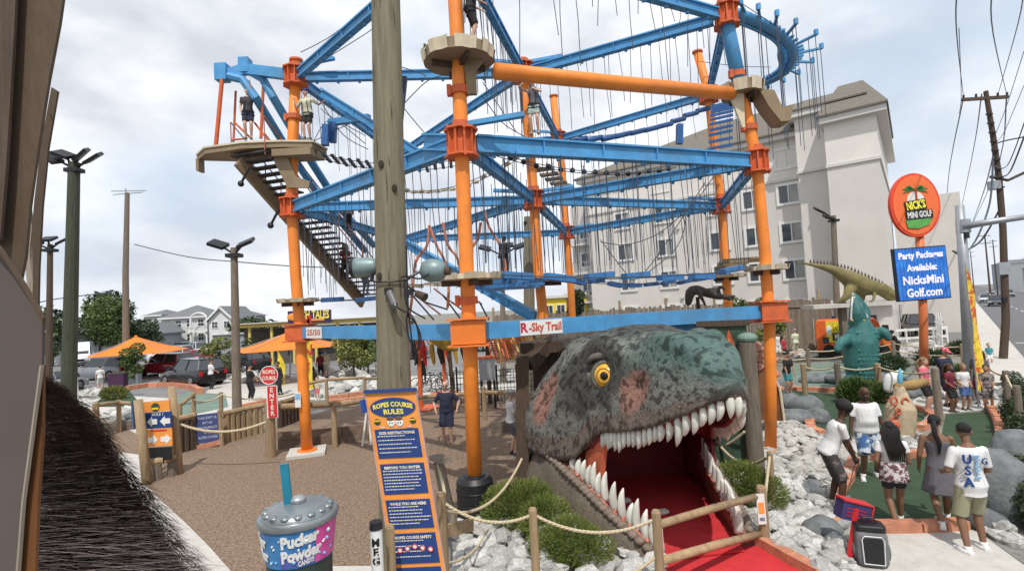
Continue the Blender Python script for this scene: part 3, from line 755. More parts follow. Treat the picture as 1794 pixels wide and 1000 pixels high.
# near rope fence (posts come from below the frame)
def at(px, py, d): return P(px, py, d)
def post_at(px, ytop, d, label, r=.055, **k):
    tp = P(px, ytop, d); b = V((tp.x, tp.y, 0)); t = MB(); t.cyl((0, 0, 0), (0, 0, tp.z - .03), r, r * .98, 14); t.cyl((0, 0, tp.z - .03), (0, 0, tp.z), r * .98, r * .75, 14)
    o = t.build('wooden_post', k.get('m', M_wood), auto=True); o.location = b
    return tag(o, label, 'post', 'wooden posts of the rope fences'), tp
_, t1 = post_at(772, 862, 6.6, 'tall round wooden post right of the tall rules board', .065)
_, t2 = post_at(933, 889, 6.6, 'round wooden post in front of the junipers', .055)
_, t3 = post_at(1149, 893, 6.5, 'round wooden post beside the tip of the lower jaw', .06)
_, t4 = post_at(1333, 850, 8.0, 'wooden post carrying the small white notice', .075, m=M_wood)
_, t4b = post_at(1348, 790, 9.2, 'slim post wound with rope in front of the right orange pole', .05)
twist_rope(t1 + V((.02, 0, -.12)), t2 + V((0, 0, -.08)), .17, .021, 'thick twisted rope from the rules board to the juniper post')
twist_rope(t2 + V((0, 0, -.08)), t3 + V((0, 0, -.1)), .2, .021, 'thick twisted rope hanging in front of the lower jaw')
twist_rope(P(775, 893, 6.6), P(914, 803, 9.6), .34, .022, 'thick rope rising from the near post to the dark timber post')
twist_rope(P(1149, 975, 6.5), P(1000, 1035, 6.5), .1, .02, 'lower rope at the foot of the jaw')
twist_rope(P(784, 985, 6.6), P(855, 928, 8.3), .12, .018, 'loose rope lying down to the pale stones')
tag(MB().tube([P(765, 802, 8.6), P(772, 830, 8.3), P(779, 862, 7.6), P(775, 875, 6.9)], .025, 8).build('rope', M_rope, smooth=True), 'short rope tied over the cut timber beside the barrel', 'rope', 'manila ropes strung between posts')
tag(MB().beam(P(768, 810, 8.6), P(795, 930, 8.6), .16, .14).build('timber_brace', M_oldwood), 'weathered slanted timber left of the black pole base', 'timber')
tag(MB().beam(P(762, 800, 8.7), P(782, 806, 8.0), .2, .08).build('timber_offcut', M_oldwood), 'grey cut timber end above the slanted timber', 'timber')
tag(MB().beam(P(778, 930, 7.3), P(828, 918, 7.6), .06, .17).build('timber_board', M_wood), 'short board nailed beside the near post', 'timber')
def rail(a, b, r, label, m=M_woodh, grp='log rails of the fences'):
    return tag(MB().tube([a, V(a).lerp(V(b), .5) + V((0, 0, .012)), b], [r, r * 1.05, r * .95], 10).build('log_rail', m, smooth=True), label, 'rail', grp)
rail(P(1155, 918, 6.5), P(1330, 868, 8.0), .05, 'upper wooden rail beside the red carpet')
rail(P(1155, 983, 6.5), P(1330, 935, 8.0), .055, 'lower wooden rail beside the red carpet')
twist_rope(P(1348, 800, 9.1), P(1340, 872, 8.4), 0, .025, 'rope wound down the slim post at the right pole')
# small white notice on its post
t = thing('notice_sign', 'small white notice with an orange picture on the wooden post', 'sign', P(1334, 890, 7.9))
M_, w_, h_ = quad_m(P(1327, 865, 7.9), P(1341, 864, 7.9), P(1326, 918, 7.9))
MB(M_).box((0, 0, 0), (w_, h_, .015)).build('board', M_white, t)
MB(M_).box((0, .02, .012), (w_ * .7, h_ * .35, .008)).build('picture', M_sorange, t)
text('HOLE', M_ @ Matrix.Translation((0, -h_ * .33, .012)), .07, M_navy, t, fit=w_ * .6)

# rope fence of heavy posts right of the head
_, a1 = post_at(1308, 598, 10.6, 'tall thick grey post right of the painted fire panel', .17, m=M_oldwood)
_, a2 = post_at(1238, 738, 11.4, 'wooden post seen through the open mouth', .09)
twist_rope(P(1240, 760, 11.4), P(1305, 716, 10.6), .1, .03, 'upper thick rope beside the upper teeth', )
twist_rope(P(1245, 757, 11.4), P(1345, 800, 9.4), .35, .03, 'slack thick rope from the mouth to the right pole')
twist_rope(P(1240, 785, 11.4), P(1305, 755, 10.6), .1, .028, 'lower thick rope beside the upper teeth')
twist_rope(P(1198, 800, 11.6), P(1240, 740, 11.4), .05, .028, 'thick rope behind the far lower teeth')

# midground rope fence on the right
rp = []
for k, (px, yb, h, lb) in enumerate(((1411, 690, 1.15, 'post by the boy in teal shorts'), (1471, 697, 1.25, 'post left of the turquoise crocodile'), (1542, 700, 1.25, 'post right of the turquoise crocodile'), (1646, 738, 1.5, 'tall square post in front of the pink shirt'), (1500, 640, 1.1, 'short far post at the crocodile'), (1568, 640, 1.2, 'far post left of the orange sign post'), (1690, 650, 1.2, 'far post beside the grey steel pole'), (1418, 650, 1.1, 'far post above the grey boulder'), (1356, 650, 1.2, 'far post behind the brown slab'))):
    _, tp = post(px, yb, h, lb, .1 if k < 4 else .09, M_oldwood if k % 2 else M_wood); rp.append(tp)
d_ = V((0, 0, -.12))
for a, b, lb in ((rp[0], rp[1], 'thin rope left of the crocodile'), (rp[1], rp[2], 'thin rope passing in front of the crocodile'), (rp[2], rp[3], 'thin rope from the crocodile to the tall post'), (rp[4], rp[5], 'far rope left of the sign post'), (rp[5], rp[6], 'far rope across the orange sign post'), (rp[7], rp[4], 'far rope left above the boulders'), (rp[8], rp[7], 'far rope behind the boy in teal shorts')):
    twist_rope(a + d_, b + d_, .12, .028, lb)
    if lb.startswith('far'): twist_rope(a + d_ * 4, b + d_ * 4, .12, .025, lb.replace('far rope', 'lower far rope'))
# fence beside the pavement at the right frame edge
ps = []
for px, yt, yb in ((1731, 640, 690), (1769, 660, 720), (1790, 685, 760)):
    p = gbase(px, yb + 10); _, tp = post(px, yb + 10, 1.3, 'dark post along the pavement, ' + ['farthest', 'middle', 'nearest'][len(ps)] + ' of three by the hedge', .08, M_oldwood); ps.append(tp)
twist_rope(ps[0] + d_, ps[1] + d_, .12, .03, 'rope between the far two pavement posts'); twist_rope(ps[1] + d_, ps[2] + d_, .12, .03, 'rope between the near two pavement posts')

# ---------------------------------------------------------------- left side log fences
def log_wall(px, hs, label, r=.08, m=M_wood, name='log_wall', h=.7):
    pts = [gbase(x, y) for x, y in px]; t = thing(name, label, 'retaining wall', pts[0]); n = 0
    for a, b in zip(pts, pts[1:]):
        L_ = (b - a).length; k = max(1, int(L_ / (r * 1.95)))
        for i in range(k):
            q = a.lerp(b, (i + .5) / k); hh = h * rnd.uniform(.93, 1.05)
            MB().cyl(q, q + V((rnd.uniform(-.01, .01), 0, hh)), r, r * .94, 7).build('log', m, t); n += 1
    for a, b in zip(pts, pts[1:]):
        MB().tube([a + V((0, -.02, h + .08)), b + V((0, -.02, h + .08))], .09, 8).build('top_rail', M_woodh, t)
    return t
log_wall([(392, 776), (430, 765), (463, 757)], 0, 'wall of upright logs between the blue notice and the enter post', .1, M_wood, h=.85)
log_wall([(488, 750), (520, 738), (534, 730)], 0, 'short wall of upright logs behind the orange pole', .1, M_darkwood, h=.8)
log_wall([(310, 795), (342, 786)], 0, 'dark log panel left of the blue notice', .09, M_darkwood, h=.95)
log_wall([(262, 842), (288, 838), (316, 828)], 0, 'low log step under the arrow sign', .12, M_oldwood, h=.38)
def plank_wall(px, h, label, m=M_darkwood, ln=1.6, rows=2):
    pts = [gbase(x, y) for x, y in px]; t = thing('plank_wall', label, 'retaining wall', pts[0])
    for a, b in zip(pts, pts[1:]):
        L_ = (b - a).length; k = max(1, round(L_ / ln))
        for i in range(k):
            for r in range(rows):
                p = a.lerp(b, i / k + .004); q = a.lerp(b, (i + 1) / k - .004); z = h * (r + .5) / rows
                MB().beam(p + V((0, 0, z)), q + V((0, 0, z)), .07, h / rows * .96).build('plank', m, t)
    return t
plank_wall([(487, 786), (540, 782), (600, 776), (655, 768)], .5, 'low plank wall behind the orange pole footing', mat("brown_plank", (0.16, 0.115, 0.085), .85, var=.3, scale=5, objvar=.15))
plank_wall([(860, 760), (925, 752)], .35, 'low plank wall right of the centre pole', M_oldwood)
plank_wall([(170, 760), (232, 752)], .35, 'low timber edging in front of the pale stones on the left', M_oldwood)
pk = {}
for nm, px, yb, h, r, lb in (('a', 169, 770, 1.3, .1, 'thick post at the edge of the thatched roof'), ('b', 209, 757, 1.2, .08, 'post holding the log rail left of the arrow sign'), ('c', 475, 800, 1.55, .14, 'thick post under the red enter sign'), ('d', 587, 783, 1.35, .08, 'post of the low rail right of the orange pole'), ('e', 573, 706, 1.1, .08, 'post of the far rail right of the orange pole'), ('f', 648, 770, 1.3, .08, 'post beside the folding board'), ('g', 388, 735, 1.1, .08, 'post of the far log rail near the man in white'), ('h', 340, 735, 1.1, .08, 'post of the far log rail left of the man in white'), ('i', 850, 735, 1.15, .08, 'post right of the centre orange pole'), ('j', 640, 702, 1.1, .08, 'far post left of the big pole'), ('k', 700, 702, 1.1, .08, 'far post right of the big pole'), ('l', 316, 760, 1.1, .08, 'post behind the arrow sign'), ('m', 1010, 700, 1.0, .08, 'post behind the head')):
    _, pk[nm] = post(px, yb, h, lb, r, M_wood)
q = V((0, 0, -.1))
rail(pk['a'] + q, pk['b'] + q, .07, 'log rail left of the arrow sign'); rail(pk['b'] + q, P(240, 708, pk['b'].y), .07, 'short log rail ending at the arrow sign')
rail(pk['c'] + q * 1.6, pk['d'] + q, .085, 'log rail from the enter post behind the orange pole'); rail(pk['d'] + q, pk['f'] + q, .085, 'log rail from the low post to the folding board')
rail(pk['e'] + q * .5, pk['j'] + q * .5, .07, 'far log rail in front of the pale stones'); rail(P(531, 674, pk['e'].y), pk['e'] + q * .5, .07, 'far log rail just right of the orange pole')
rail(pk['j'] + q, pk['k'] + q, .07, 'far log rail behind the big wooden pole')
rail(pk['l'] + q, pk['h'] + q, .07, 'far log rail behind the arrow sign'); rail(pk['i'] + q * 2, P(930, 690, 17.5), .07, 'log rail between the centre pole and the dark frame')
rail(P(700, 700, 18), pk['i'] + q * 2, .07, 'log rail behind the man in navy')
twist_rope(P(316, 743, 13.6), P(466, 739, 13.3), .22, .035, 'pale rope in front of the blue notice'); twist_rope(pk['g'] + q, P(518, 688, 18.0), .2, .03, 'far pale rope behind the upright logs')
twist_rope(P(340, 700, 19), P(390, 690, 20), .15, .03, 'far pale rope by the pale green carpet')
# ---------------------------------------------------------------- the ropes course frame
course = thing('ropes_course', 'tall ropes course frame of orange poles and blue beams', 'ropes course', V((.65, 15.4, 0)))
POL = {
 'A': (14.8, [(538, 790), (533, 700), (526, 580), (518, 480), (511, 358), (513, 250), (519, 108)]),
 'B': (9.5, [(834, 900), (822, 573), (818, 480), (808, 247), (803, 100), (797, 0), (790, -170)]),
 'C': (12.5, [(1350, 790), (1350, 660), (1347, 550), (1340, 440), (1325, 280), (1308, 200), (1297, 155), (1277, 60), (1268, 5)]),
 'D': (15.4, [(961, 760), (952, 560), (943, 470), (936, 360), (930, 280), (922, 190), (915, 108)]),
 'E': (23.0, [(1005, 620), (1000, 500), (992, 409), (985, 300), (977, 232), (970, 170)]),
 'F': (18.4, [(1280, 640), (1277, 560), (1271, 470), (1264, 364), (1252, 260), (1240, 158), (1222, 93)]),
 'G': (22.4, [(712, 640), (710, 560), (706, 415), (700, 262)]),
}
def pol(n, py):
    d, pts = POL[n]
    for (xa, ya), (xb, yb) in zip(pts, pts[1:]):
        if yb <= py <= ya or (xb, yb) == pts[-1]:
            t = (py - ya) / (yb - ya); return P(xa + (xb - xa) * t, py, d)
def polz(n, z):                     # point of a pole's axis at height z
    d, pts = POL[n]; lo, hi = -400, 1000
    for _ in range(40):
        m_ = (lo + hi) / 2
        p = pol(n, min(m_, pts[0][1]))
        if p.z > z: lo = m_
        else: hi = m_
    return pol(n, min(m_, pts[0][1]))
RAD = {'A': .155, 'B': .135, 'C': .135, 'D': .15, 'E': .16, 'F': .15, 'G': .16}
for n, (d, pts) in POL.items():
    ps = [P(x, y, d) for x, y in pts]
    ps[0] = V((ps[0].x, ps[0].y, min(0, ps[0].z)) if n != 'B' else (ps[0].x, ps[0].y, 0))
    if n == 'C':
        ob = MB().tube(ps[:7], RAD[n], 20).build('pole', M_orange, course, smooth=True)
        MB().tube(ps[6:], [.17, .17, .17], 20).build('pole', M_blue, course, smooth=True)
    else: ob = MB().tube(ps, RAD[n], 20).build('pole', M_orange, course, smooth=True)
    if n in 'ACDEF':
        pc = ps[-1]; MB().cyl(pc, pc + V((0, 0, .06)), RAD[n] * 1.25, n=16).build('cap', M_collar, ob)
def collar(n, z, h=.5, r=None):
    c = polz(n, z); r = r or RAD[n]
    b = MB(); b.cyl(c - V((0, 0, h / 2)), c + V((0, 0, h / 2)), r * 1.5, n=18)
    for s in (-1, 1):
        b.cyl(c + V((0, 0, s * h / 2 - .02)), c + V((0, 0, s * h / 2 + .02)), r * 2.4, n=8)
    for k in range(10):
        a = k * math.pi / 5; dv = V((math.cos(a), math.sin(a), 0))
        b.beam(c + dv * r * 1.45 + V((0, 0, -h / 2)), c + dv * r * 1.45 + V((0, 0, h / 2)), .03, r * 1.2, up=dv)
        if k % 2 == 0:
            for s in (-1, 1): b.cyl(c + dv * r * 2.1 + V((0, 0, s * h / 2 - .05)), c + dv * r * 2.1 + V((0, 0, s * h / 2 + .05)), .025, n=6)
    b.cyl(c + V((0, 0, h / 2)), c + V((0, 0, h / 2 + .16)), r * 1.18, n=16)
    b.build('collar', M_collar, course)
    return c
for n, z in (('A', 10.95), ('A', 7.08), ('B', 6.95), ('C', 10.8), ('C', 7.08), ('D', 11.0), ('D', 7.05), ('E', 11.4), ('E', 7.1), ('F', 11.2), ('F', 7.1)): collar(n, z)
for n in 'ABC':     # square box collars of the lower ring
    c = polz(n, {'A': 3.45, 'B': 3.42, 'C': 3.4}[n]); b = MB()
    b.box(c, (.62, .62, .42))
    b.box(c + V((0, 0, .24)), (.74, .74, .03)); b.box(c - V((0, 0, .24)), (.74, .74, .03)); b.build('box_collar', M_collar if n != 'B' else mat('collar_orange', (0.72, 0.19, 0.03), .45, var=.1, dirt=.2), course)
for n, z in (('A', 9.75), ('B', 7.95), ('B', 4.0), ('C', 7.95), ('C', 9.3)):
    c = polz(n, z); b = MB(); r = RAD[n]; b.cyl(c - V((0, 0, .07)), c + V((0, 0, .07)), r * 1.35, n=14); b.box(c + V((-r * 1.4, -.05, 0)), (.08, .12, .2)); b.build('clamp', M_collar, course)
# beams
def ibeam(a, b, h=.34, w=.2, name='beam', m=None, short=.3):
    a, b = V(a), V(b); d = (b - a).normalized(); a = a + d * short; b = b - d * short
    mb = MB(); mb.beam(a, b, w * .45, h - .04)
    mb.beam(a + V((0, 0, h / 2 - .02)), b + V((0, 0, h / 2 - .02)), w, .04); mb.beam(a - V((0, 0, h / 2 - .02)), b - V((0, 0, h / 2 - .02)), w, .04)
    n = int((b - a).length / 1.2)
    for k in range(1, n):
        q = a.lerp(b, k / n); mb.beam(q - V((0, 0, h / 2 - .03)), q + V((0, 0, h / 2 - .03)), w * .9, .025, up=d)
    for k in range(0, n * 2):       # hangers under the lower flange
        q = a.lerp(b, (k + .5) / (n * 2)) - V((0, 0, h / 2 + .035)); mb.box(q, (.07, .07, .07))
    return mb.build(name, m or M_blue, course)
LV2 = {'A': 7.08, 'B': 6.95, 'C': 7.08, 'D': 7.05, 'E': 7.1, 'F': 7.1, 'G': 7.1}
LV3 = {'A': 10.95, 'B': 10.9, 'C': 10.8, 'D': 11.0, 'E': 11.4, 'F': 11.2, 'G': 10.9}
for pr in ('AB', 'AD', 'AG', 'GD', 'GE', 'DB', 'DE', 'DC', 'DF', 'EF', 'BC', 'FC'):
    for LV in (LV2, LV3):
        if LV is LV2 and pr == 'BC': ibeam(polz('B', 6.95), polz('C', 7.1), .34, .22); continue
        if LV is LV2 and pr == 'AB': ibeam(polz('A', 7.08), polz('B', 6.95), .33, .22); continue
        if LV is LV3 and pr in ('DF',): continue
        ibeam(polz(pr[0], LV[pr[0]]), polz(pr[1], LV[pr[1]]), .27, .18)
ibeam(P(745, 250, 10.2), polz('B', 6.95), .34, .22, short=.02)
for a, b in (('A', 'B'), ('B', 'C')):
    pa, pb = polz(a, 3.45 if a == 'A' else 3.42), polz(b, 3.42 if b == 'B' else 3.4); d = (pb - pa).normalized()
    MB().beam(pa + d * .3, pb - d * .3, .18, .31).build('beam', M_blue, course)
ibeam(P(700, 420, 22), P(945, 560, 15.4), .34, .2, short=.2)                 # diagonal down to the centre
ibeam(P(560, 160, 14.9), P(745, 275, 14), .26, .16, short=.1)
# big orange tube between the upper platforms
MB().tube([P(868, 125, 9.4), P(1060, 144, 10.5), P(1282, 164, 12.3)], .155, 20).build('crossing_tube', M_orange, course, smooth=True)
# little arms on top of the poles
for n, z, da in (('D', 11.3, 1), ('D', 11.3, -1), ('E', 7.3, 1), ('D', 7.3, 1), ('D', 7.3, -1), ('F', 7.35, -1), ('F', 11.3, -1), ('F', 11.3, 1), ('B', 7.3, 1), ('E', 11.7, -1), ('A', 11.3, 1)):
    c = polz(n, z); MB().beam(c + V((.05 * da, 0, 0)), c + V((1.2 * da, -.2, .06)), .12, .09).build('bracket_arm', M_blue, course)
# platforms: shaped boards round the poles
def platform(c, rx, ry, z, th=.1, rz=0, m=M_tan, petals=6, skirt=True, name='platform'):
    b = MB(); n = 8; pts = []
    for k in range(n * 4):
        a = 2 * math.pi * k / (n * 4) + rz; w = 1 - .05 * (k % 4 == 2)
        pts.append(V((c.x + rx * math.cos(a) * w, c.y + ry * math.sin(a) * w, z)))
    ob = MB().prism(pts, V((0, 0, 0)), V((0, 0, th))).build(name, m, course)
    for k in range(n):
        b = MB(); q = [pts[(k * 4 + j) % (n * 4)] for j in range(4)]
        for p0, p1 in zip(q, q[1:]):
            o0 = (p0 - V((c.x, c.y, z))).normalized(); o1 = (p1 - V((c.x, c.y, z))).normalized()
            b.add([p0 + o0 * .012, p1 + o1 * .012, p1 + o1 * .05 + V((0, 0, th + .02)), p0 + o0 * .05 + V((0, 0, th + .02)), p0 + o0 * .0 + V((0, 0, th + .02)), p1 + V((0, 0, th + .02))], [(0, 1, 2, 3), (3, 2, 5, 4)])
        b.build('edge_strip', M_tanl, ob)
    b = MB()
    for k in range(4):
        a = k * math.pi / 2 + .4; dv = V((math.cos(a) * rx, math.sin(a) * ry, 0)) * .8
        b.beam(V((c.x, c.y, z - .06)), V((c.x, c.y, z - .06)) + dv, .06, .1)
    b.build('bracket', M_darkwood, ob)
    return ob
pB2 = polz('B', 8.55); platform(pB2, .66, .6, 8.5, .2)
pC2 = polz('C', 8.75); platform(pC2, .48, .5, 8.75, .26)
pA2 = polz('A', 8.6)
pB1 = polz('B', 4.4); platform(pB1, .62, .5, 4.38, .09, m=M_tanl)
pC1 = polz('C', 4.45); platform(pC1, .5, .45, 4.4, .1, m=M_tanl)
pA1 = polz('A', 4.35); platform(pA1, .55, .5, 4.32, .09, m=M_tan)
pD1 = polz('D', 4.6); platform(pD1, .9, .7, 4.55, .1, m=M_tan)
pD2 = polz('D', 8.7); platform(pD2, .6, .6, 8.62, .12)
pF1 = polz('F', 4.5); platform(pF1, .7, .6, 4.5, .1, m=M_tan)
pE2 = polz('E', 8.7)
# large landing at pole A
pts = [P(360, 258, 14.2), P(430, 246, 14.6), P(520, 246, 15.2), P(556, 255, 15.0), P(556, 262, 14.5), P(530, 268, 13.6), P(430, 272, 13.4), P(385, 270, 13.7)]
pts = [V((p.x, p.y, 8.55)) for p in pts]
pts = [V((x, y, 8.72)) for x, y in ((-9.2, 15.1), (-8.6, 14.5), (-7.4, 14.25), (-6.3, 14.3), (-5.5, 14.45), (-5.35, 15.2), (-6.0, 15.5), (-7.6, 15.55))]
land = MB().prism(pts, V((0, 0, 0)), V((0, 0, .14))).build('landing', M_tan, course)
for i in range(len(pts)): MB().beam(pts[i] + V((0, 0, .17)), pts[(i + 1) % len(pts)] + V((0, 0, .17)), .07, .05).build('edge_strip', M_tanl, land)
MB().prism([V((-6.6, 14.3, 8.68)), V((-5.5, 14.3, 8.68)), V((-5.35, 15, 8.68)), V((-6.6, 15, 8.68))], V((0, 0, -.2)), V((0, 0, 0))).build('lower_board', M_tan, land)
MB().beam(V((-9.05, 15.0, 8.35)), V((-9.05, 15.0, 8.71)), .08, .3).build('bracket', M_tan, land)
# orange landing posts up to the overhead track
for (xa, ya), (xb, yb), d, r in (((378, 258), (389, 140), 14.9, .06), ((409, 248), (413, 160), 15.4, .035), ((457, 243), (462, 138), 15.2, .045), ((409, 245), (432, 243), 15.3, .03)):
    MB().cyl(P(xa, ya, d), P(xb, yb, d), r, n=8).build('railing_post', M_collar, course)
MB().beam(P(411, 215, 15.4), P(440, 243, 15.2), .05, .05).build('railing', M_collar, course)
MB().beam(P(446, 215, 15.2), P(490, 275, 15.2), .05, .05).build('railing', M_collar, course)
# curved overhead track at the stairs
c0 = P(390, 134, 15.0); c1 = P(430, 122, 15.2); cA = polz('A', 11.0)
for a, b_, w in ((c0, c1, .3), (c1, cA, .34)):
    MB().beam(a, b_, .2, .3).build('beam', M_blue, course)
MB().box(c0 + V((0, 0, .1)), (.34, .3, .5)).build('track_end', M_blue, course); MB().box(c1 + V((0, 0, .1)), (.3, .3, .45)).build('track_end', M_blue, course)
for pts_ in ([(400, 134, 15.0), (425, 140, 15.0), (447, 170, 15.0), (490, 240, 16.2), (560, 345, 18), (640, 440, 20)], [(436, 124, 15.2), (460, 138, 15.2), (478, 170, 15.2), (540, 275, 16.4), (600, 370, 18), (655, 430, 20)]):
    MB().tube([P(*q) for q in pts_], .13, 8).build('overhead_track', M_blue, course)
# staircase: one tan stringer that runs away from the camera, open treads across it
Ns = 27
tl2 = P(418, 272, 14.5); tl2.z = 8.62; bl2 = P(636, 524, 19.6)
ac = V((.96, -.28, 0))
stair = MB().beam(tl2 - V((0, 0, .15)), bl2 - V((0, 0, .15)), .12, .42).build('stringer', M_tan, course)
MB().prism([tl2 + V(q) for q in ((.9, 0, .0), (1.35, 0, .02), (1.6, .05, -.7), (2.0, .05, -.85), (1.95, .05, -1.05), (1.35, .05, -1.0))], V((0, 0, 0)), V((0, .06, 0))).build('gusset', M_tan, course)
M_rail = mat('rail_pinkish', (0.35, 0.13, 0.08), .5); M_tread = mat('stair_tread', (0.055, 0.05, 0.047), .7, var=.2)
for k in range(Ns):
    q = tl2.lerp(bl2, (k + .5) / Ns) + V((0, 0, .08)); MB().beam(q - ac * .28, q + ac * .95, .26, .045).build('step', M_tread, stair)
for s_ in (-.25, .92):
    o = ac * s_
    for hz in (.5, 1.0): MB().tube([tl2 + o + V((0, 0, hz)), bl2 + o + V((0, 0, hz))], .02, 6).build('handrail', M_rail if s_ > 0 else M_steel, stair)
    for k in range(0, 10):
        q = tl2.lerp(bl2, k / 9) + o; MB().cyl(q - V((0, 0, .1)), q + V((0, 0, 1.0)), .018, n=6).build('baluster', M_rail, stair)
for px, py in ((422, 322), (474, 395)):
    q = P(px, py, 14.3); MB().tube([q, q + V((.25, 0, .45))], .035, 6).build('stair_light', M_black, stair); MB().ell(q, .09, nu=8, nv=6).build('stair_light', M_black, stair)
# concrete footings and the black sleeve of the centre pole
for n, s in (('A', 1.0), ('C', .95)):
    c = V((POL[n][0], 0, 0)); q = P(POL[n][1][0][0], POL[n][1][0][1], POL[n][0])
    MB().box((q.x, q.y, .04), (s, s, .1), rot=.3).build('footing', M_conc, course)
    MB().cyl((q.x, q.y, .09), (q.x, q.y, .13), .27, n=20).build('base_plate', M_orange, course)
q = P(834, 893, 9.5)
b = MB(); b.cyl((q.x, q.y, 0), (q.x, q.y, .72), .34, .335, 28); b.cyl((q.x, q.y, .72), (q.x, q.y, .80), .335, .27, 28); b.cyl((q.x, q.y, .80), (q.x, q.y, .83), .2, .19, 28)
b.build('base_sleeve', M_black, course, auto=True)
for k in range(3): MB().tube([(q.x + .345 * math.cos(a * math.pi / 14), q.y + .345 * math.sin(a * math.pi / 14), .12 + k * .22) for a in range(29)], .008, 4).build('seam', M_black, course)
# printed signs on the lower beams
def beam_sign(pa, pb, hz, body, m, d0=0.12):
    pa, pb = V(pa), V(pb); M_, w, h = quad_m(pa + V((0, 0, hz / 2)), pb + V((0, 0, hz / 2)), pa - V((0, 0, hz / 2)))
    s = MB(M_).box((0, 0, 0), (w, h, .02)).build('beam_sign', M_white, course)
    return s, M_, w, h
pa, pb = polz('B', 3.42), polz('C', 3.4); dd = (pb - pa).normalized(); nrm = V((dd.y, -dd.x, 0))
nrm = nrm if nrm.y < 0 else -nrm
def onbeam(a, b, px, nn):
    lo, hi = 0., 1.
    for _ in range(40):
        m_ = (lo + hi) / 2
        if proj(a.lerp(b, m_))[0] < px: lo = m_
        else: hi = m_
    return a.lerp(b, lo) + nn * .115
s, M_, w, h = beam_sign(onbeam(pa, pb, 907, nrm), onbeam(pa, pb, 980, nrm), .28, '', None)
MSO = mat('sign_red_orange', (0.5, 0.09, 0.05), .6)
text('R', M_ @ Matrix.Translation((-w * .42, 0, .012)), h * .9, mat('sign_crimson', (0.45, 0.02, 0.06), .6), s, bold=.008)
text('-Sky Trail', M_ @ Matrix.Translation((w * .09, 0, .012)), h * .8, MSO, s, bold=.006, fit=w * .78)
pa2, pb2 = polz('A', 3.45), polz('B', 3.42); d2 = (pb2 - pa2).normalized(); n2_ = V((d2.y, -d2.x, 0)); n2_ = n2_ if n2_.y < 0 else -n2_
s, M_, w, h = beam_sign(onbeam(pa2, pb2, 544, n2_), onbeam(pa2, pb2, 571, n2_), .3, '', None)
text('25/50', M_ @ Matrix.Translation((0, 0, .012)), h * .7, MSO, s, bold=.004, fit=w * .85)
# small notice clipped to pole A
q = P(522, 700, 14.55); M_ = frame_m(q, (1, 0, 0), (-.03, 0, 1)); s = MB(M_).box((0, 0, 0), (.16, .42, .03)).build('notice', M_white, course)
MB(M_).box((0, .09, .018), (.13, .16, .01)).build('picture', mat('pale_blue_print', (0.2, 0.4, 0.6), .5), s)

# loop track on the right, with its hangers
lp = [(1288, 24, 12.7), (1325, 38, 13.2), (1362, 58, 13.9), (1386, 84, 14.8), (1388, 105, 15.5), (1374, 126, 16.3), (1345, 142, 17.1), (1308, 151, 17.8), (1255, 157, 18.3)]
pts = [P(*q) for q in lp]
def smooth_pts(pts, k=5):
    out = []
    for i in range(len(pts) - 1):
        p0 = pts[max(i - 1, 0)]; p1 = pts[i]; p2 = pts[i + 1]; p3 = pts[min(i + 2, len(pts) - 1)]
        for j in range(k):
            t = j / k; out.append(.5 * ((2 * p1) + (p2 - p0) * t + (2 * p0 - 5 * p1 + 4 * p2 - p3) * t * t + (3 * p1 - p0 - 3 * p2 + p3) * t ** 3))
    return out + [pts[-1]]
sp = smooth_pts([V(p) for p in pts])
loop = MB().tube(sp, .14, 10).build('loop_track', M_blue, course, smooth=True)
cc = V((sum(p.x for p in sp) / len(sp), sum(p.y for p in sp) / len(sp), 0))
MB().tube([p + (V((p.x, p.y, 0)) - cc).normalized() * -.3 - V((0, 0, .12)) for p in sp], .05, 6).build('inner_track', M_blue, loop)
for i in range(1, len(sp) - 1, 1):
    p = sp[i]; o = (V((p.x, p.y, 0)) - cc).normalized(); big = i % 3 == 0
    MB().beam(p - o * .42 + V((0, 0, .02)), p + o * (.75 if big else .3) + V((0, 0, .02)), .07, .06).build('track_rib', M_blue, loop)
    if big:
        MB().box(p + o * .75 + V((0, 0, .08)), (.09, .09, .16)).build('rib_end', M_blue, loop)
        for s in (0, .2): MB().cyl(p + o * (.72 - s) , p + o * (.72 - s) - V((.0, 0, rnd.uniform(2.0, 2.7))), .012, n=4).build('hanging_rope', M_cable, loop)
    elif i % 2: MB().cyl(p - o * .35, p - o * .35 - V((0, 0, rnd.uniform(1.2, 2.4))), .011, n=4).build('hanging_rope', M_cable, loop)
# hanging paddle shapes near the loop: brown curved chute under the upper right platform
pts = [V((pC2.x + .25, pC2.y - .35, 8.78)), V((pC2.x + .62, pC2.y - .35, 8.72)), V((pC2.x + .78, pC2.y - .35, 8.3)), V((pC2.x + 1.05, pC2.y - .35, 8.35)), V((pC2.x + .95, pC2.y - .35, 7.95)), V((pC2.x + .72, pC2.y - .35, 7.95)), V((pC2.x + .45, pC2.y - .35, 8.35))]
MB().prism(pts, V((0, 0, 0)), V((0, .5, 0))).build('platform_wing', M_tan, course)
MB().prism([V((pC2.x - .4, pC2.y - .2, 8.75)), V((pC2.x - .05, pC2.y - .2, 8.75)), V((pC2.x - .08, pC2.y - .2, 7.9)), V((pC2.x - .14, pC2.y - .2, 7.9))], V((0, 0, 0)), V((0, .08, 0))).build('platform_wing', M_tanl, course)
MB().prism([V((pB2.x + .1, pB2.y - .1, 8.55)), V((pB2.x + .52, pB2.y - .1, 8.55)), V((pB2.x + .32, pB2.y - .1, 8.3)), V((pB2.x + .32, pB2.y - .1, 7.85)), V((pB2.x + .14, pB2.y - .1, 7.85))], V((0, 0, 0)), V((0, .1, 0))).build('platform_wing', M_tan, course)

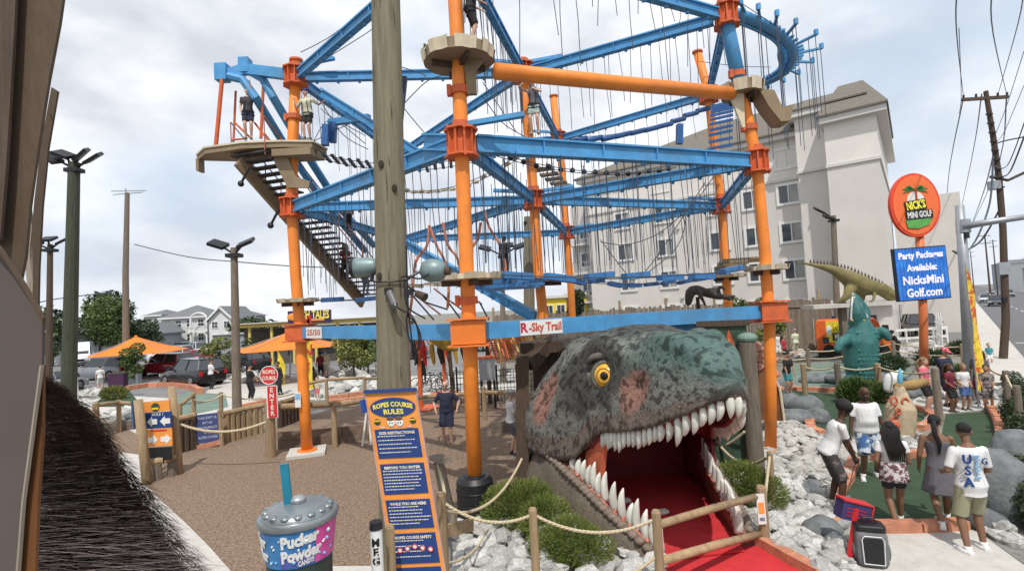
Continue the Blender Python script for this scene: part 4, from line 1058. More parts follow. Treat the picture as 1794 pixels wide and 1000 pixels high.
# ---------------------------------------------------------------- bridges hanging between the poles
def bridge(a, b, label, kind, zt=None, n=9, sag=.25, m=M_dblue, hang=7.0, name='rope_bridge', w=.5, rope_r=.008, skip=0, size=(.14, .16)):
    a, b = V(a), V(b); t = thing(name, label, 'rope bridge', V((a.x, a.y, a.z)), 'bridges hanging in the ropes course')
    d = (b - a).normalized(); s = d.cross(V((0, 0, 1))).normalized()
    def pt(u): return a.lerp(b, u) - V((0, 0, 4 * sag * u * (1 - u)))
    for k in range(n):
        u = (k + .5) / n; p = pt(u); q = p + V((0, 0, rnd.uniform(-.03, .03)))
        if kind == 'long':      # boards along the way
            dd_ = (pt(min(1, u + .01)) - pt(u - .01)).normalized(); L_ = (b - a).length / n * .33
            MB().beam(q - dd_ * L_, q + dd_ * L_ + V((0, 0, rnd.uniform(-.08, .08))), size[0] * 1.6, size[1] * .8).build('plank', m, t)
        elif kind == 'cross': MB().beam(q - s * w * .6, q + s * w * .6, size[0], size[1]).build('plank', m, t)
        elif kind == 'log': MB().cyl(q - d * .3, q + d * .3, .085, n=10).build('log', m, t)
        elif kind == 'ball': MB().ell(q, .07, nu=8, nv=6).build('knot', m, t)
        if hang and (k % 1 == 0):
            for sg in ((-1, 1) if kind != 'ball' else (1,)):
                e = q + s * sg * w * .5; MB().cyl(e, V((e.x, e.y, hang)) + s * sg * .05 + d * rnd.uniform(-.05, .05), rope_r, n=4, caps=False).build('rope', M_cable, t)
    for sg in (-1, 1):
        b_ = MB(); b_.tube([pt(k / 14) + s * sg * w * .45 for k in range(15)], rope_r * 1.5, 4); b_.build('cable', M_cable, t)
    return t
bridge(pB1 + V((.5, .2, .05)), pC1 + V((-.5, 0, 0)), 'wavy bridge of long blue boards between the two near lower platforms', 'long', n=7, sag=.12, hang=6.8, m=mat("bridge_blue", (0.045, 0.18, 0.42), .45, var=.12), w=.45)
bridge(pD1 + V((.8, 0, 0)), pF1 + V((-.7, 0, 0)), 'second row of blue boards behind the wavy bridge', 'long', n=8, sag=.18, hang=6.9, m=M_dblue, w=.45)
bridge(pB1 + V((.3, .45, 0)), pD1 + V((-.2, -.6, 0)), 'short blue step bridge behind the centre pole', 'cross', n=7, sag=.2, hang=6.9, m=mat("bridge_blue", (0.045, 0.18, 0.42), .45, var=.12), w=.8, size=(.3, .08))
bridge(pA2 + V((.6, .1, .05)), pD2 + V((-.6, 0, 0)), 'narrow slat bridge leading right from the high landing', 'cross', n=24, sag=.5, hang=0, m=M_black, w=.7, size=(.09, .06))
bridge(P(1000, 244, 15.8), P(1242, 186, 18), 'high row of dark blue rollers rising to the right', 'log', n=10, sag=.3, hang=0, m=M_dblue)
bridge(pA1 + V((.5, 0, 0)), V((-3.1, 16, 4.35)), 'low pale walkway beams left of the big wooden pole', 'long', n=3, sag=.04, hang=6.9, m=M_dblue, w=.6)
bridge(V((-4.0, 19.5, 4.9)), pD1 + V((-.9, .2, .2)), 'pale plank walkway behind the big wooden pole', 'long', n=5, sag=.03, hang=0, m=M_tanl, w=.6)
bridge(P(706, 335, 17), P(925, 262, 15.6), 'curved tan bridge with dark knobs above the middle beams', 'long', n=16, sag=.45, hang=0, m=M_tanl, w=.3, size=(.1, .09))
bridge(P(725, 475, 17), P(935, 485, 17), 'string of dark knots between the rear poles', 'ball', n=8, sag=.15, hang=0, m=M_black)
bridge(P(860, 268, 12), P(1180, 295, 14), 'string of small dark knots under the thick near beam', 'ball', n=16, sag=.3, hang=0, m=M_black, w=.2)
bridge(P(1268, 180, 17.4), P(1262, 262, 16.0), 'steep blue ladder net left of the right platform', 'cross', n=12, sag=-.3, hang=0, m=M_dblue, w=.6, size=(.06, .08))
bridge(P(948, 290, 15.5), P(995, 330, 20), 'round tan discs hanging behind the centre rear pole', 'cross', n=6, sag=.1, hang=7.6, m=M_tan, w=.5, size=(.28, .07))
bridge(pF1 + V((.1, 0, .3)), pC1 + V((-.2, .3, .2)), 'curved wooden bridge by the right platform', 'cross', n=9, sag=-.15, hang=0, m=M_tan, w=.8, size=(.2, .08))
# hanging safety ropes and nets under the beams
ropes = thing('safety_ropes', 'thin vertical safety ropes hanging under the blue beams', 'ropes', V((.65, 15.3, 0)))
def hang(pa, pb, n, L0, L1, bottom=None, r=.0085, top_extra=0):
    for k in range(n):
        u = (k + .5) / n + rnd.uniform(-.3, .3) / n; p = V(pa).lerp(V(pb), u); z = bottom if bottom else p.z - rnd.uniform(L0, L1)
        sx = rnd.uniform(-.12, .12)
        MB().tube([p + V((0, 0, top_extra)), p.lerp(V((p.x + sx, p.y, z)), .5) + V((rnd.uniform(-.03, .03), 0, 0)), V((p.x + sx, p.y, z))], r, 4, caps=False).build('rope', M_cable, ropes)
def PL(n, z): return polz(n, z)
hang(PL('B', 6.9), PL('C', 7), 11, 0, 0, bottom=4.7)
hang(PL('D', 7), PL('F', 7), 10, 0, 0, bottom=4.7)
hang(PL('A', 7), PL('D', 7), 10, 0, 0, bottom=4.5)
hang(PL('A', 7), PL('B', 6.9), 25, 1.8, 2.5)
hang(PL('B', 6.9), PL('C', 7), 30, 2.2, 2.5)
hang(PL('A', 7), PL('D', 7), 22, 1.4, 2.6)
hang(PL('A', 7), PL('G', 7), 22, 1.5, 2.6)
hang(PL('D', 7), PL('F', 7), 18, 1.4, 2.4)
hang(PL('E', 7), PL('F', 7), 19, 1.4, 2.6)
hang(PL('G', 7), PL('E', 7), 18, 1.4, 2.6)
hang(PL('D', 11), PL('C', 10.8), 22, 1.5, 2.4)
hang(PL('A', 11), PL('G', 10.9), 18, 1.8, 2.4)
hang(PL('D', 11), PL('B', 10.9), 34, 1.4, 3.2)
hang(PL('E', 11.3), PL('F', 11.2), 15, 1.5, 2.4)
hang(PL('B', 10.9), PL('C', 10.8), 22, .5, 2.3)
hang(PL('D', 11), PL('E', 11.3), 11, 1.5, 2.6)
hang(PL('F', 11.1), PL('F', 11.1) + V((.8, -1.5, 0)), 5, 1.2, 2.4)
def strand(px, d, r=.012, lbl='slack cable'):
    ps_ = [P(x, y, d + (k * .0)) for k, (x, y) in enumerate(px)]
    MB().tube(smooth_pts(ps_), r, 4).build('cable', M_cable, ropes)
strand([(1052, 424), (1100, 428), (1160, 405), (1220, 350), (1250, 310)], 14); strand([(1052, 420), (1090, 470), (1112, 490), (1150, 450), (1235, 320)], 14)
strand([(1120, 488), (1180, 440), (1200, 395), (1190, 370)], 13.5); strand([(846, 145), (870, 180), (905, 232)], 12.5); strand([(846, 170), (880, 215), (920, 240)], 12.7)
strand([(704, 118), (740, 130), (745, 135)], 12); strand([(704, 186), (745, 145), (775, 132)], 11.5); strand([(527, 92), (585, 60), (655, 0)], 13); strand([(560, 110), (640, 60), (655, 48)], 13); strand([(700, 180), (720, 205), (746, 236)], 13); strand([(548, 250), (580, 210), (640, 252)], 15); strand([(560, 175), (600, 235), (645, 262)], 15)
strand([(562, 190), (580, 205), (640, 238)], 15); strand([(545, 250), (595, 225), (640, 205)], 15); strand([(1225, 108), (1290, 116), (1350, 118)], 18); strand([(1290, 0), (1350, 40), (1352, 42)], 13)
for px, py, d in ((585, 235, 14.9), (1192, 238, 15.5), (572, 240, 14.6)):
    q = P(px, py, d); MB().beam(q + V((0, 0, .35)), q - V((.05, 0, .25)), .18, .18).build('pad', M_dblue, ropes)
MB().beam(P(706, 135, 12), P(698, 215, 12), .2, .12).build('pad', mat('navy_pad', (0.02, 0.03, 0.07), .5), ropes)
MB().beam(P(577, 215, 15), P(647, 206, 14.5), .16, .18).build('pad', M_blue, ropes)
# coral coloured rope loops behind the big pole
tr = thing('coral_rope_loops', 'coral coloured rope loops hanging behind the two near poles', 'ropes', P(760, 560, 17))
M_coral = mat('coral_rope', (0.55, 0.22, 0.13), .8)
for px in ([(752, 395), (748, 430), (728, 460), (722, 520), (716, 560)], [(752, 395), (765, 430), (780, 460), (786, 500), (784, 540)], [(776, 390), (785, 430), (800, 450), (808, 480)], [(848, 368), (858, 400), (876, 430), (886, 470), (882, 510)], [(842, 390), (838, 415), (828, 432)]):
    MB().tube(smooth_pts([P(x, y, 17) for x, y in px], 4), .05, 6).build('rope', M_coral, tr)
for k in range(9):
    MB().tube([P(712 + k * 16, 505 + (k % 3) * 12, 17), P(760 + k * 12, 560 - (k % 4) * 9, 17.6)], .03, 5).build('rope', M_coral if k % 2 else M_cable, tr)
# ---------------------------------------------------------------- the dinosaur head with its open mouth
C0, C1 = V((2.1, 11.2, 0)), V((2.66, 6.45, 0))
ax = (C1 - C0).normalized(); LEN = (C1 - C0).length
lf = V((ax.y, -ax.x, 0)); lf = lf if lf.x < 0 else -lf           # towards the picture's left (the near cheek)
head = thing('dinosaur_head', 'giant grey-green dinosaur head with open toothy mouth around a red carpet', 'dinosaur statue', V((2.3, 10.4, 0)))
def hpnt(s, q, z): p = C0 + ax * (s * LEN) + lf * q; return V((p.x, p.y, z))
def hw(s): return ipol([-.05, 0, .1, .2, .3, .4, .5, .6, .75, .85, .92, .97, 1.0], [1.7, 1.82, 1.84, 1.7, 1.48, 1.2, 1.0, .85, .62, .46, .33, .22, .12], s)
def lipz(s): return ipol([0, .1, .2, .3, .36, .42, .47, .52, .6, .7, .8, .9, 1.0], [1.02, .96, .92, .96, 1.06, 1.36, 1.58, 1.68, 1.76, 1.88, 2.06, 2.28, 2.54], s)
def topz(s): return ipol([-.05, 0, .1, .2, .3, .4, .5, .6, .7, .8, .88, .95, 1.0], [2.3, 2.5, 2.85, 3.1, 3.26, 3.3, 3.24, 3.16, 3.22, 3.25, 3.2, 3.02, 2.84], s)
def shape(s, u):        # u from 0 (near lip) over the top to 1 (far lip)
    w, zl, zt = hw(s), lipz(s), topz(s)
    a = math.pi * u; c, sn_ = math.cos(a), math.sin(a)
    e = .62
    q = w * math.copysign(abs(c) ** e, c); z = zl + (zt - zl) * sn_ ** .75
    # bulges: brow ridge, cheek, eye hollow, snout bumps
    un = min(u, 1 - u)
    def g(s0, u0, ss, su): return math.exp(-((s - s0) / ss) ** 2 - ((un - u0) / su) ** 2)
    k = .0
    k += .15 * g(.46, .30, .09, .05) + .10 * g(.24, .33, .06, .06)      # brow
    k -= .14 * g(.49, .18, .06, .07)                                     # eye hollow
    k -= .14 * g(.68, .13, .07, .07)                                     # preorbital hollow
    k -= .08 * g(.2, .14, .06, .07)
    k += .10 * g(.80, .36, .06, .06) + .09 * g(.70, .40, .05, .05) + .07 * g(.92, .33, .04, .06)
    k += .16 * g(.12, .06, .12, .10)                                       # cheek
    k += .07 * g(.30, .10, .08, .05) + .06 * g(.44, .13, .05, .05)
    p = hpnt(s, q, z)
    outw = V((lf.x * math.copysign(1, c) * abs(c), lf.y * math.copysign(1, c) * abs(c), sn_ * .9)).normalized()
    n1_ = noise.noise(p * 1.7) * .035 + noise.noise(p * 4.3) * .025 + noise.noise(p * 9.5) * .015
    # rows of knobbly scales
    vz = noise.voronoi(p * 9)[0]; n1_ = n1_ * .5 + .013 * (vz[1] - vz[0])
    return p + outw * (k + n1_), k
NS, NU = 200, 190
vs = []; cols = []
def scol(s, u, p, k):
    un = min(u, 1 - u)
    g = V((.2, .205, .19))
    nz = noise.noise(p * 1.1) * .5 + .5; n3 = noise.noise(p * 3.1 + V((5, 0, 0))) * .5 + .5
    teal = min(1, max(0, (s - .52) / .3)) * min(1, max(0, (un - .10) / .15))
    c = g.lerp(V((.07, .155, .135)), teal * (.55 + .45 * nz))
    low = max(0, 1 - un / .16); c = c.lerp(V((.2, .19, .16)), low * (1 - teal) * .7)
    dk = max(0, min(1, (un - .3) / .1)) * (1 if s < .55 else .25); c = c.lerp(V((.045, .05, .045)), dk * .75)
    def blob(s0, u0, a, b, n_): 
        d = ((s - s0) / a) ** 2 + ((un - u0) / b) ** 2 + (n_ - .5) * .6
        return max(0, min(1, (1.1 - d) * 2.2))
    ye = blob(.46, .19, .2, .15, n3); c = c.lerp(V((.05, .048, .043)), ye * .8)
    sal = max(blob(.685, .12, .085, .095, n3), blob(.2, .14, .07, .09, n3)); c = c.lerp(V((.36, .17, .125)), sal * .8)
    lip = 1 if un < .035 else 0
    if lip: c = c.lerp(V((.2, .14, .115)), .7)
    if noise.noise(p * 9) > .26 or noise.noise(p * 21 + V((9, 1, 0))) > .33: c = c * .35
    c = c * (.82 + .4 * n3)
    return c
for i in range(NS + 1):
    s = i / NS
    for j in range(NU + 1):
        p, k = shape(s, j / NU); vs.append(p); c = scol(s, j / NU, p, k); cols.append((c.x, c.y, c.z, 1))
fs = []
for i in range(NS):
    for j in range(NU):
        a = i * (NU + 1) + j; fs.append((a, a + 1, a + NU + 2, a + NU + 1))
# close front (snout tip) with a fan
n0 = len(vs); tipc = hpnt(1.03, 0, 2.78); vs.append(tipc); cols.append((.09, .14, .13, 1))
o_ = NS * (NU + 1)
for j in range(NU): fs.append((o_ + j, o_ + j + 1, n0))
fs.append((o_ + NU, o_, n0))
b = MB(); b.add(vs, fs)
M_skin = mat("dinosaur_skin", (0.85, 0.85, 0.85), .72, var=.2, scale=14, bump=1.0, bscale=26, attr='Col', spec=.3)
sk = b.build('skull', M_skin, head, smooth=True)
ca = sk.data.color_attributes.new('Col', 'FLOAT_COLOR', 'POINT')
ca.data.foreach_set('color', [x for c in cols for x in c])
md = sk.modifiers.new('solid', 'SOLIDIFY'); md.thickness = .08; md.offset = -1
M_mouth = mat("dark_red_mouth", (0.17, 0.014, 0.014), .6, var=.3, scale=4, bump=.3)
M_gum = mat("gum_flesh", (0.36, 0.13, 0.10), .55, var=.35, scale=9, bump=.8, bscale=20)
M_tooth = mat("ivory_teeth", (0.64, 0.64, 0.57), .4, var=.2, scale=9, stretch=(1, 1, .3), dirt=.6)
# palate
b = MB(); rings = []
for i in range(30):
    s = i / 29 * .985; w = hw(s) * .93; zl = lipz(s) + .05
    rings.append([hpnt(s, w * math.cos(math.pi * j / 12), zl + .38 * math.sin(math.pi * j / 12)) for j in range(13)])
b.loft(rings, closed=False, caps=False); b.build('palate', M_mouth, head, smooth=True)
# scaled lip
for side in (1, -1):
    lip = MB()
    for k in range(46):
        s = .4 + .59 * k / 45; p, _ = shape(s, 0 if side > 0 else 1); p2, _ = shape(min(1, s + .012), 0 if side > 0 else 1)
        r = .066 * (.85 + .3 * rnd.random()) * (.8 + .2 * s); d = (p2 - p); 
        lip.ell(p + V((0, 0, .05)), (r, r * .8, r * 1.05), nu=8, nv=6, jit=.06)
    lip.build('lip_scales', mat('lip_scales', (0.2, 0.125, 0.10), .6, var=.35, scale=12, bump=.6, objvar=.2), head, smooth=True)
    g = MB(); g.tube([shape(.42 + .57 * k / 40, 0 if side > 0 else 1)[0] + lf * (-.05 * side) + V((0, 0, -.03)) for k in range(41)], .05, 7); g.build('gum', mat('dark_gum', (0.2, .03, .03), .5), head, smooth=True)
b = MB()
for k in range(9):
    a = math.pi * (k / 8 - .5); c_ = hpnt(1.0, 0, 2.6) + ax * .03 * math.cos(a) + lf * (math.sin(a) * .12); b.ell(c_, .075, nu=8, nv=6, jit=.06)
b.build('lip_scales', mat('lip_scales', (0.2, 0.125, 0.10), .6), head, smooth=True)
def tooth(root, tip, r, curve=V((0, 0, 0))):
    root, tip = V(root), V(tip); pts = []; rs = []
    for k in range(7):
        t = k / 6; pts.append(root.lerp(tip, t) + curve * (t * (1 - t) * 4)); rs.append(r * [.9, 1.04, 1.08, 1.02, .86, .6, .16][k])
    MB().tube(pts, rs, 10).build('tooth', M_tooth, head, smooth=True)
rt = random.Random(5)
UT = [(.49, .5), (.51, .42), (.53, .56), (.55, .62), (.57, .56), (.592, .6), (.615, .55), (.64, .5), (.665, .62), (.69, .62), (.715, .5), (.74, .48), (.765, .46), (.79, .58), (.825, .62), (.86, .66), (.89, .6), (.918, .6), (.945, .55), (.968, .5), (.988, .46)]
for side in (1, -1):
    for s, l in UT:
        if side < 0 and s < .52: continue
        p, _ = shape(s, 0 if side > 0 else 1); p = p - lf * (.03 * side) + V((0, 0, .02)); l2 = l * rt.uniform(.46, .62) * (1 if side > 0 else .85)
        tooth(p, p + V((0, 0, -l2)) + ax * (-.04) + lf * side * .03, .036 + .024 * l * rt.uniform(.8, 1.2), ax * .05)
for k in (-.5, .5):
    p = hpnt(1.005, k * .1, 2.6); tooth(p, p + V((0, 0, -.3)), .05, ax * .03)
# eye
pe, _ = shape(.485, .18); en = (lf * .5 + V((0, -.85, .1))).normalized()
pe = pe + en * .09
ex_ = V((0, 0, 1)).cross(en).normalized(); ey_ = en.cross(ex_).normalized(); Me = Matrix(((ex_.x, ey_.x, en.x, pe.x), (ex_.y, ey_.y, en.y, pe.y), (ex_.z, ey_.z, en.z, pe.z), (0, 0, 0, 1)))
def emat():
    m = mat("amber_eye", (0.62, 0.3, 0.02), .12, var=.35, scale=12, col2=(.8, .5, .05), coat=1.0); return m
eye = MB(Me).ell((0, 0, -.02), (.215, .215, .17), nu=24, nv=16).build('eyeball', emat(), head, smooth=True)
b = MB(Me); b.ell((0.01, 0, .125), (.075, .075, .045), nu=14, nv=8); b.build('pupil', mat('eye_black', (.01, .008, .005), .1), eye, smooth=True)
b = MB(Me); b.tube([(.12 * math.cos(a * math.pi / 12), .12 * math.sin(a * math.pi / 12), .118) for a in range(25)], .012, 6); b.build('iris_ring', mat('iris_brown', (.28, .1, .01), .3), eye)
M_lid = mat('eyelid', (0.13, 0.12, 0.10), .7, var=.3, scale=14, bump=.8)
for k, (r, t, z) in enumerate(((.225, .04, .02), (.285, .032, -.03), (.34, .03, -.07))):
    b = MB(Me); a0, a1 = (0, 24) if k == 0 else (13, 25)
    b.tube([(r * math.cos(a * math.pi / 12 + 5.9), r * math.sin(a * math.pi / 12 + 5.9) * (1 if k == 0 else 1.1), z) for a in range(a0, a1 + 1)], t, 7); b.build('eyelid', M_lid, head, smooth=True)
b = MB(Me); b.tube([(-.4, .2, -.12), (-.24, .31, -.06), (0, .36, -.02), (.22, .31, -.05), (.46, .14, -.14)], [.03, .06, .07, .06, .03], 9); b.build('brow', M_lid, head, smooth=True)
# nostril
pn, _ = shape(.86, .36); MB().ell(pn, (.08, .06, .06), nu=10, nv=8).build('nostril', mat('nostril_dark', (.03, .035, .035), .7), head, smooth=True)
# warty bumps on the brow and nape
b = MB()
for _ in range(620):
    s = rt.random() * .97; u = rt.uniform(.04, .5) if rt.random() < .75 else rt.uniform(.5, .9); p, _k = shape(s, u); r = rt.uniform(.014, .045); b.ell(p, (r, r, r), nu=7, nv=5)
b.build('skin_bumps', mat('dark_bumps', (.085, .09, .08), .7, var=.5, scale=3), head, smooth=True)['kind'] = 'stuff'
# red interior: a room behind the mouth
b = MB()
for q0, q1 in ((1.5, 1.5),): pass
side_w = [hpnt(s, w, 0) for s, w in ((.0, 1.5), (.3, 1.15), (.42, 1.0))]
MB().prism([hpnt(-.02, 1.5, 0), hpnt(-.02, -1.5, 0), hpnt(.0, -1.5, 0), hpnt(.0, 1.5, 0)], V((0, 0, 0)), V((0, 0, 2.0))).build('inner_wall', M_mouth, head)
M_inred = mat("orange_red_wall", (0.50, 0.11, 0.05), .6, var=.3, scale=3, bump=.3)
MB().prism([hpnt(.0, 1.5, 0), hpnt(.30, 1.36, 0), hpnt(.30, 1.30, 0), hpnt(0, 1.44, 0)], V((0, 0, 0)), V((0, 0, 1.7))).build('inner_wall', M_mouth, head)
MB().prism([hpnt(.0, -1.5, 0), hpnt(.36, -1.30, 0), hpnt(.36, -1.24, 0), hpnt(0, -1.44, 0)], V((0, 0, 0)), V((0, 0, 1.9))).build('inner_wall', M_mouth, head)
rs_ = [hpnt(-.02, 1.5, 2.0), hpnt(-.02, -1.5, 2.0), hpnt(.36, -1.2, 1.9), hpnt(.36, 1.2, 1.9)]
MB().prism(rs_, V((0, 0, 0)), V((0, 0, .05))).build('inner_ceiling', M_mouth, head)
# red floor inside
fl = MB().prism([hpnt(-.01, 1.48, .0), hpnt(-.01, -1.48, 0), hpnt(.42, -1.2, 0), hpnt(.74, -.72, 0), hpnt(.74, .70, 0), hpnt(.42, 1.2, 0)], V((0, 0, .03)), V((0, 0, .05)))
fl.build('floor_carpet', mat("red_carpet", (0.56, 0.03, 0.036), .9), head)
for s, q in ((.28, .35), (.42, -.1), (.5, .55)):
    c_ = hpnt(s, q, .09); MB().ell(c_, (.12, .09, .05), nu=10, nv=6, jit=.1).build('floor_stone', M_tooth, head)
# lower jaw: a U of thick wall with flesh rim and teeth; near side arm then far side arm
def jaw_arm(side):
    # (s, offset, height of rim)
    if side > 0: ctl = [(.0, 1.75, 1.12), (.08, 1.74, 1.10), (.18, 1.66, 1.04), (.28, 1.52, .94), (.38, 1.36, .80), (.48, 1.2, .66), (.58, 1.04, .50), (.66, .9, .40), (.71, .78, .30), (.74, .66, .2)]
    else: ctl = [(.0, -1.75, 1.0), (.1, -1.62, .98), (.2, -1.45, .86), (.3, -1.3, .70), (.4, -1.16, .58), (.5, -1.04, .48), (.6, -.92, .40), (.66, -.84, .32), (.70, -.76, .22)]
    S = [c[0] for c in ctl]; n = 60; rings = []; cols = []
    for i in range(n + 1):
        s = S[-1] * i / n; q = ipol(S, [c[1] for c in ctl], s); h = ipol(S, [c[2] for c in ctl], s)
        sg = 1 if side > 0 else -1; ring = []
        th = .32 * (1 - .4 * i / n)
        prof = [(-th * .35, 0), (-th * .38, h * .6), (-th * .3, h * .92), (0, h * 1.0), (th * .35, h * .97), (th * .75, h * .78), (th * 1.1, h * .5), (th * 1.35, h * .2), (th * 1.5, 0)]
        for k, (dq, z) in enumerate(prof):
            p = hpnt(s, q + sg * dq, z); w_ = noise.noise(p * 2.6) * .07 + noise.noise(p * 7) * .035
            if 0 < k < 8: p = p + lf * sg * w_ + V((0, 0, w_ * .4))
            ring.append(p)
            if k in (1, 2): c = V((.32, .085, .06))
            elif k in (3,): c = V((.33, .16, .13))
            elif k == 4: c = V((.21, .17, .13))
            else: c = V((.17, .14, .105)) * (.8 + .5 * (noise.noise(p * 2) * .5 + .5))
            cols.append((c.x, c.y, c.z, 1))
        rings.append(ring if sg > 0 else ring)
    b = MB(); b.loft(rings, closed=True, caps=True)
    o = b.build('lower_jaw', M_skin, head, smooth=True)
    ca = o.data.color_attributes.new('Col', 'FLOAT_COLOR', 'POINT'); ca.data.foreach_set('color', [x for c in cols for x in c])
    # plates along the rim
    pl = MB()
    for k in range(34):
        s = S[-1] * (k + .5) / 34; q = ipol(S, [c[1] for c in ctl], s); h = ipol(S, [c[2] for c in ctl], s)
        pl.ell(hpnt(s, q + sg * .13 * (1 - .3 * s), h * .96), (.085, .085, .06), nu=8, nv=6, jit=.1)
    pl.build('jaw_plates', mat('jaw_plates', (0.2, 0.15, 0.12), .7, var=.35, scale=9, bump=.6), head, smooth=True)
    fl_ = MB()
    for k in range(150):
        s = S[-1] * (.3 + .7 * rt.random()); q = ipol(S, [c[1] for c in ctl], s); h = ipol(S, [c[2] for c in ctl], s)
        r = rt.uniform(.02, .045); fl_.ell(hpnt(s, q - sg * rt.uniform(-.04, .1), h * rt.uniform(.9, 1.03)), (r, r, r * .8), nu=7, nv=5)
    fl_.build('gum_lumps', mat('gum_lumps', (0.46, 0.17, 0.12), .45, var=.35, scale=9), head, smooth=True)['kind'] = 'stuff'
    tl = [.33, .365, .395, .425, .455, .48, .515, .56, .6, .64, .665, .695, .72, .735] if side > 0 else [.1, .16, .21, .27, .32, .37, .43, .48, .53, .57, .6, .64, .67, .69]
    for k, s in enumerate(tl):
        q = ipol(S, [c[1] for c in ctl], s) - sg * .07; h = ipol(S, [c[2] for c in ctl], s); l_ = (.26 + .14 * rt.random()) * (1.0 if side > 0 else .95) * (.75 + .35 * min(1, k / 4))
        tooth(hpnt(s, q, h - .06), hpnt(s + .004, q - sg * .02, h + l_), .062, lf * sg * .04)
C1 = V((2.74, 6.45, 0)); _sv = (ax, LEN, lf)
ax = (C1 - C0).normalized(); LEN = (C1 - C0).length; lf = V((ax.y, -ax.x, 0)); lf = lf if lf.x < 0 else -lf
jaw_arm(1); jaw_arm(-1)
# the cheek corner joining both jaws
b = MB(); b.caps(hpnt(.0, 1.66, 1.05), hpnt(.22, 1.48, 1.08), .16, .10); b.build('jaw_hinge', mat('hinge_dark', (.06, .05, .045), .8, bump=.6), head, smooth=True)
pts = [hpnt(.36, 1.25, .7), hpnt(.47, 1.12, .6), hpnt(.5, 1.0, 1.6), hpnt(.38, 1.2, 1.2)]
MB().prism(pts, V((0, 0, 0)), -lf * .06).build('cheek_flesh', M_inred, head)

# timber frame the head is fixed to
tf = thing('timber_wall', 'dark timber frame wall at the back of the dinosaur head', 'wall', V((.15, 10.9, 0)))
MB().beam(P(915, 870, 10.6), V((P(915, 620, 10.6).x, 10.6, P(915, 622, 10.6).z)), .26, .26, up=V((0, 1, 0))).build('post', M_darkwood, tf)
for k in range(7): MB().box((.45 + k * .17, 11.5, 1.35), (.16, .12, 2.75 + .08 * (k % 3))).build('plank', M_darkwood, tf)
MB().box((.55, 11.2, 2.95), (.9, .8, .22)).build('top_board', M_darkwood, tf)
MB().beam(P(925, 640, 10.6), P(960, 600, 11), .3, .25).build('brace', M_darkwood, tf)
# rocky dark ridge behind the skull
M_drk = mat('dark_rock', (.075, .065, .055), .9, var=.4, scale=3, bump=.8)
rk = thing('rock_ridge', 'dark brown artificial rock ridge rising behind the skull', 'rock', V((1.6, 12.6, 0)))
for k, (px, py, r) in enumerate(((955, 592, .42), (985, 586, .46), (1015, 582, .4), (1045, 582, .42), (1075, 580, .36), (1105, 578, .3), (1130, 577, .25))):
    c_ = P(px, py + 16, 12.4); MB().ell(c_, (r, r, r * .62), nu=14, nv=9, jit=.07).build('rock', M_drk, rk, smooth=False)
MB().box((2.2, 12.6, 1.45), (3.6, .5, 2.9)).build('rock_wall', M_drk, rk)
# blue painted panel and striped snake ornament
bp = thing('blue_scenery', 'blue painted scenery panel behind the skull below the blue beam', 'panel', P(1200, 590, 12.6))
MB().prism([P(1160, 612, 12.6), P(1255, 612, 12.6), P(1252, 566, 12.6), P(1162, 570, 12.6)], V((0, 0, 0)), V((0, .12, 0))).build('board', mat('painted_blue', (.06, .19, .33), .6, var=.4, scale=4), bp)
MB().prism([P(1155, 568, 12.55), P(1262, 562, 12.55), P(1262, 556, 12.55), P(1155, 562, 12.55)], V((0, -.05, 0)), V((0, .2, 0))).build('top_rail', M_oldwood, bp)
sn_t = thing('striped_snake', 'black and white striped snake figure over the skull', 'snake statue', P(1160, 575, 12.2))
pp = smooth_pts([P(x, y, 12.3) for x, y in ((1150, 586), (1156, 580), (1162, 572), (1170, 565), (1176, 562))], 5)
for k in range(len(pp) - 1): MB().caps(pp[k], pp[k + 1], .05, .05, 8).build('segment', M_black if k % 2 else M_white, sn_t)
# painted flame panel on the right
fp = thing('flame_scenery', 'tall panel painted with orange flames and dark green', 'panel', V((4.4, 10.9, 0)))
a0 = V((3.98, 11.2, 0)); a1 = V((4.85, 10.75, 0)); dn = (a1 - a0).normalized()
MB().beam(a0 + V((0, 0, 1.6)), a1 + V((0, 0, 1.6)), .08, 3.2).build('board', mat('panel_green', (.045, .085, .05), .7, var=.4, scale=2.5), fp)
def flame(u0, u1, z0, z1, m, o_):
    nf = V((dn.y, -dn.x, 0)); nf = nf if nf.y < 0 else -nf; b = MB(); w = u1 - u0; L_ = (a1 - a0).length
    q = [a0 + dn * L_ * u + nf * o_ + V((0, 0, z)) for u, z in ((u0, z0), (u1, z0), (u1 - .1 * w, z0 + .5 * (z1 - z0)), (u0 + .65 * w, z1), (u0 + .5 * w, z0 + .6 * (z1 - z0)), (u0 + .2 * w, z1 * .97), (u0 + .08 * w, z0 + .45 * (z1 - z0)))]
    b.prism(q, V((0, 0, 0)), nf * .012); b.build('flame', m, fp)
flame(.02, .98, 1.7, 3.12, mat('flame_red', (.5, .09, .04), .6, var=.3, scale=4), .045)
flame(.25, .85, 1.9, 2.95, mat('flame_orange', (.75, .28, .04), .6, var=.3, scale=4), .062)
MB().beam(a0 + V((0, 0, 3.25)), a1 + V((0, 0, 3.25)), .18, .12).build('top_rail', M_darkwood, fp)
MB().ell(P(1309, 592, 10.6), (.2, .2, .12), nu=14, nv=8).build('post_cap', mat('greenish_cap', (.16, .24, .2), .6), fp)
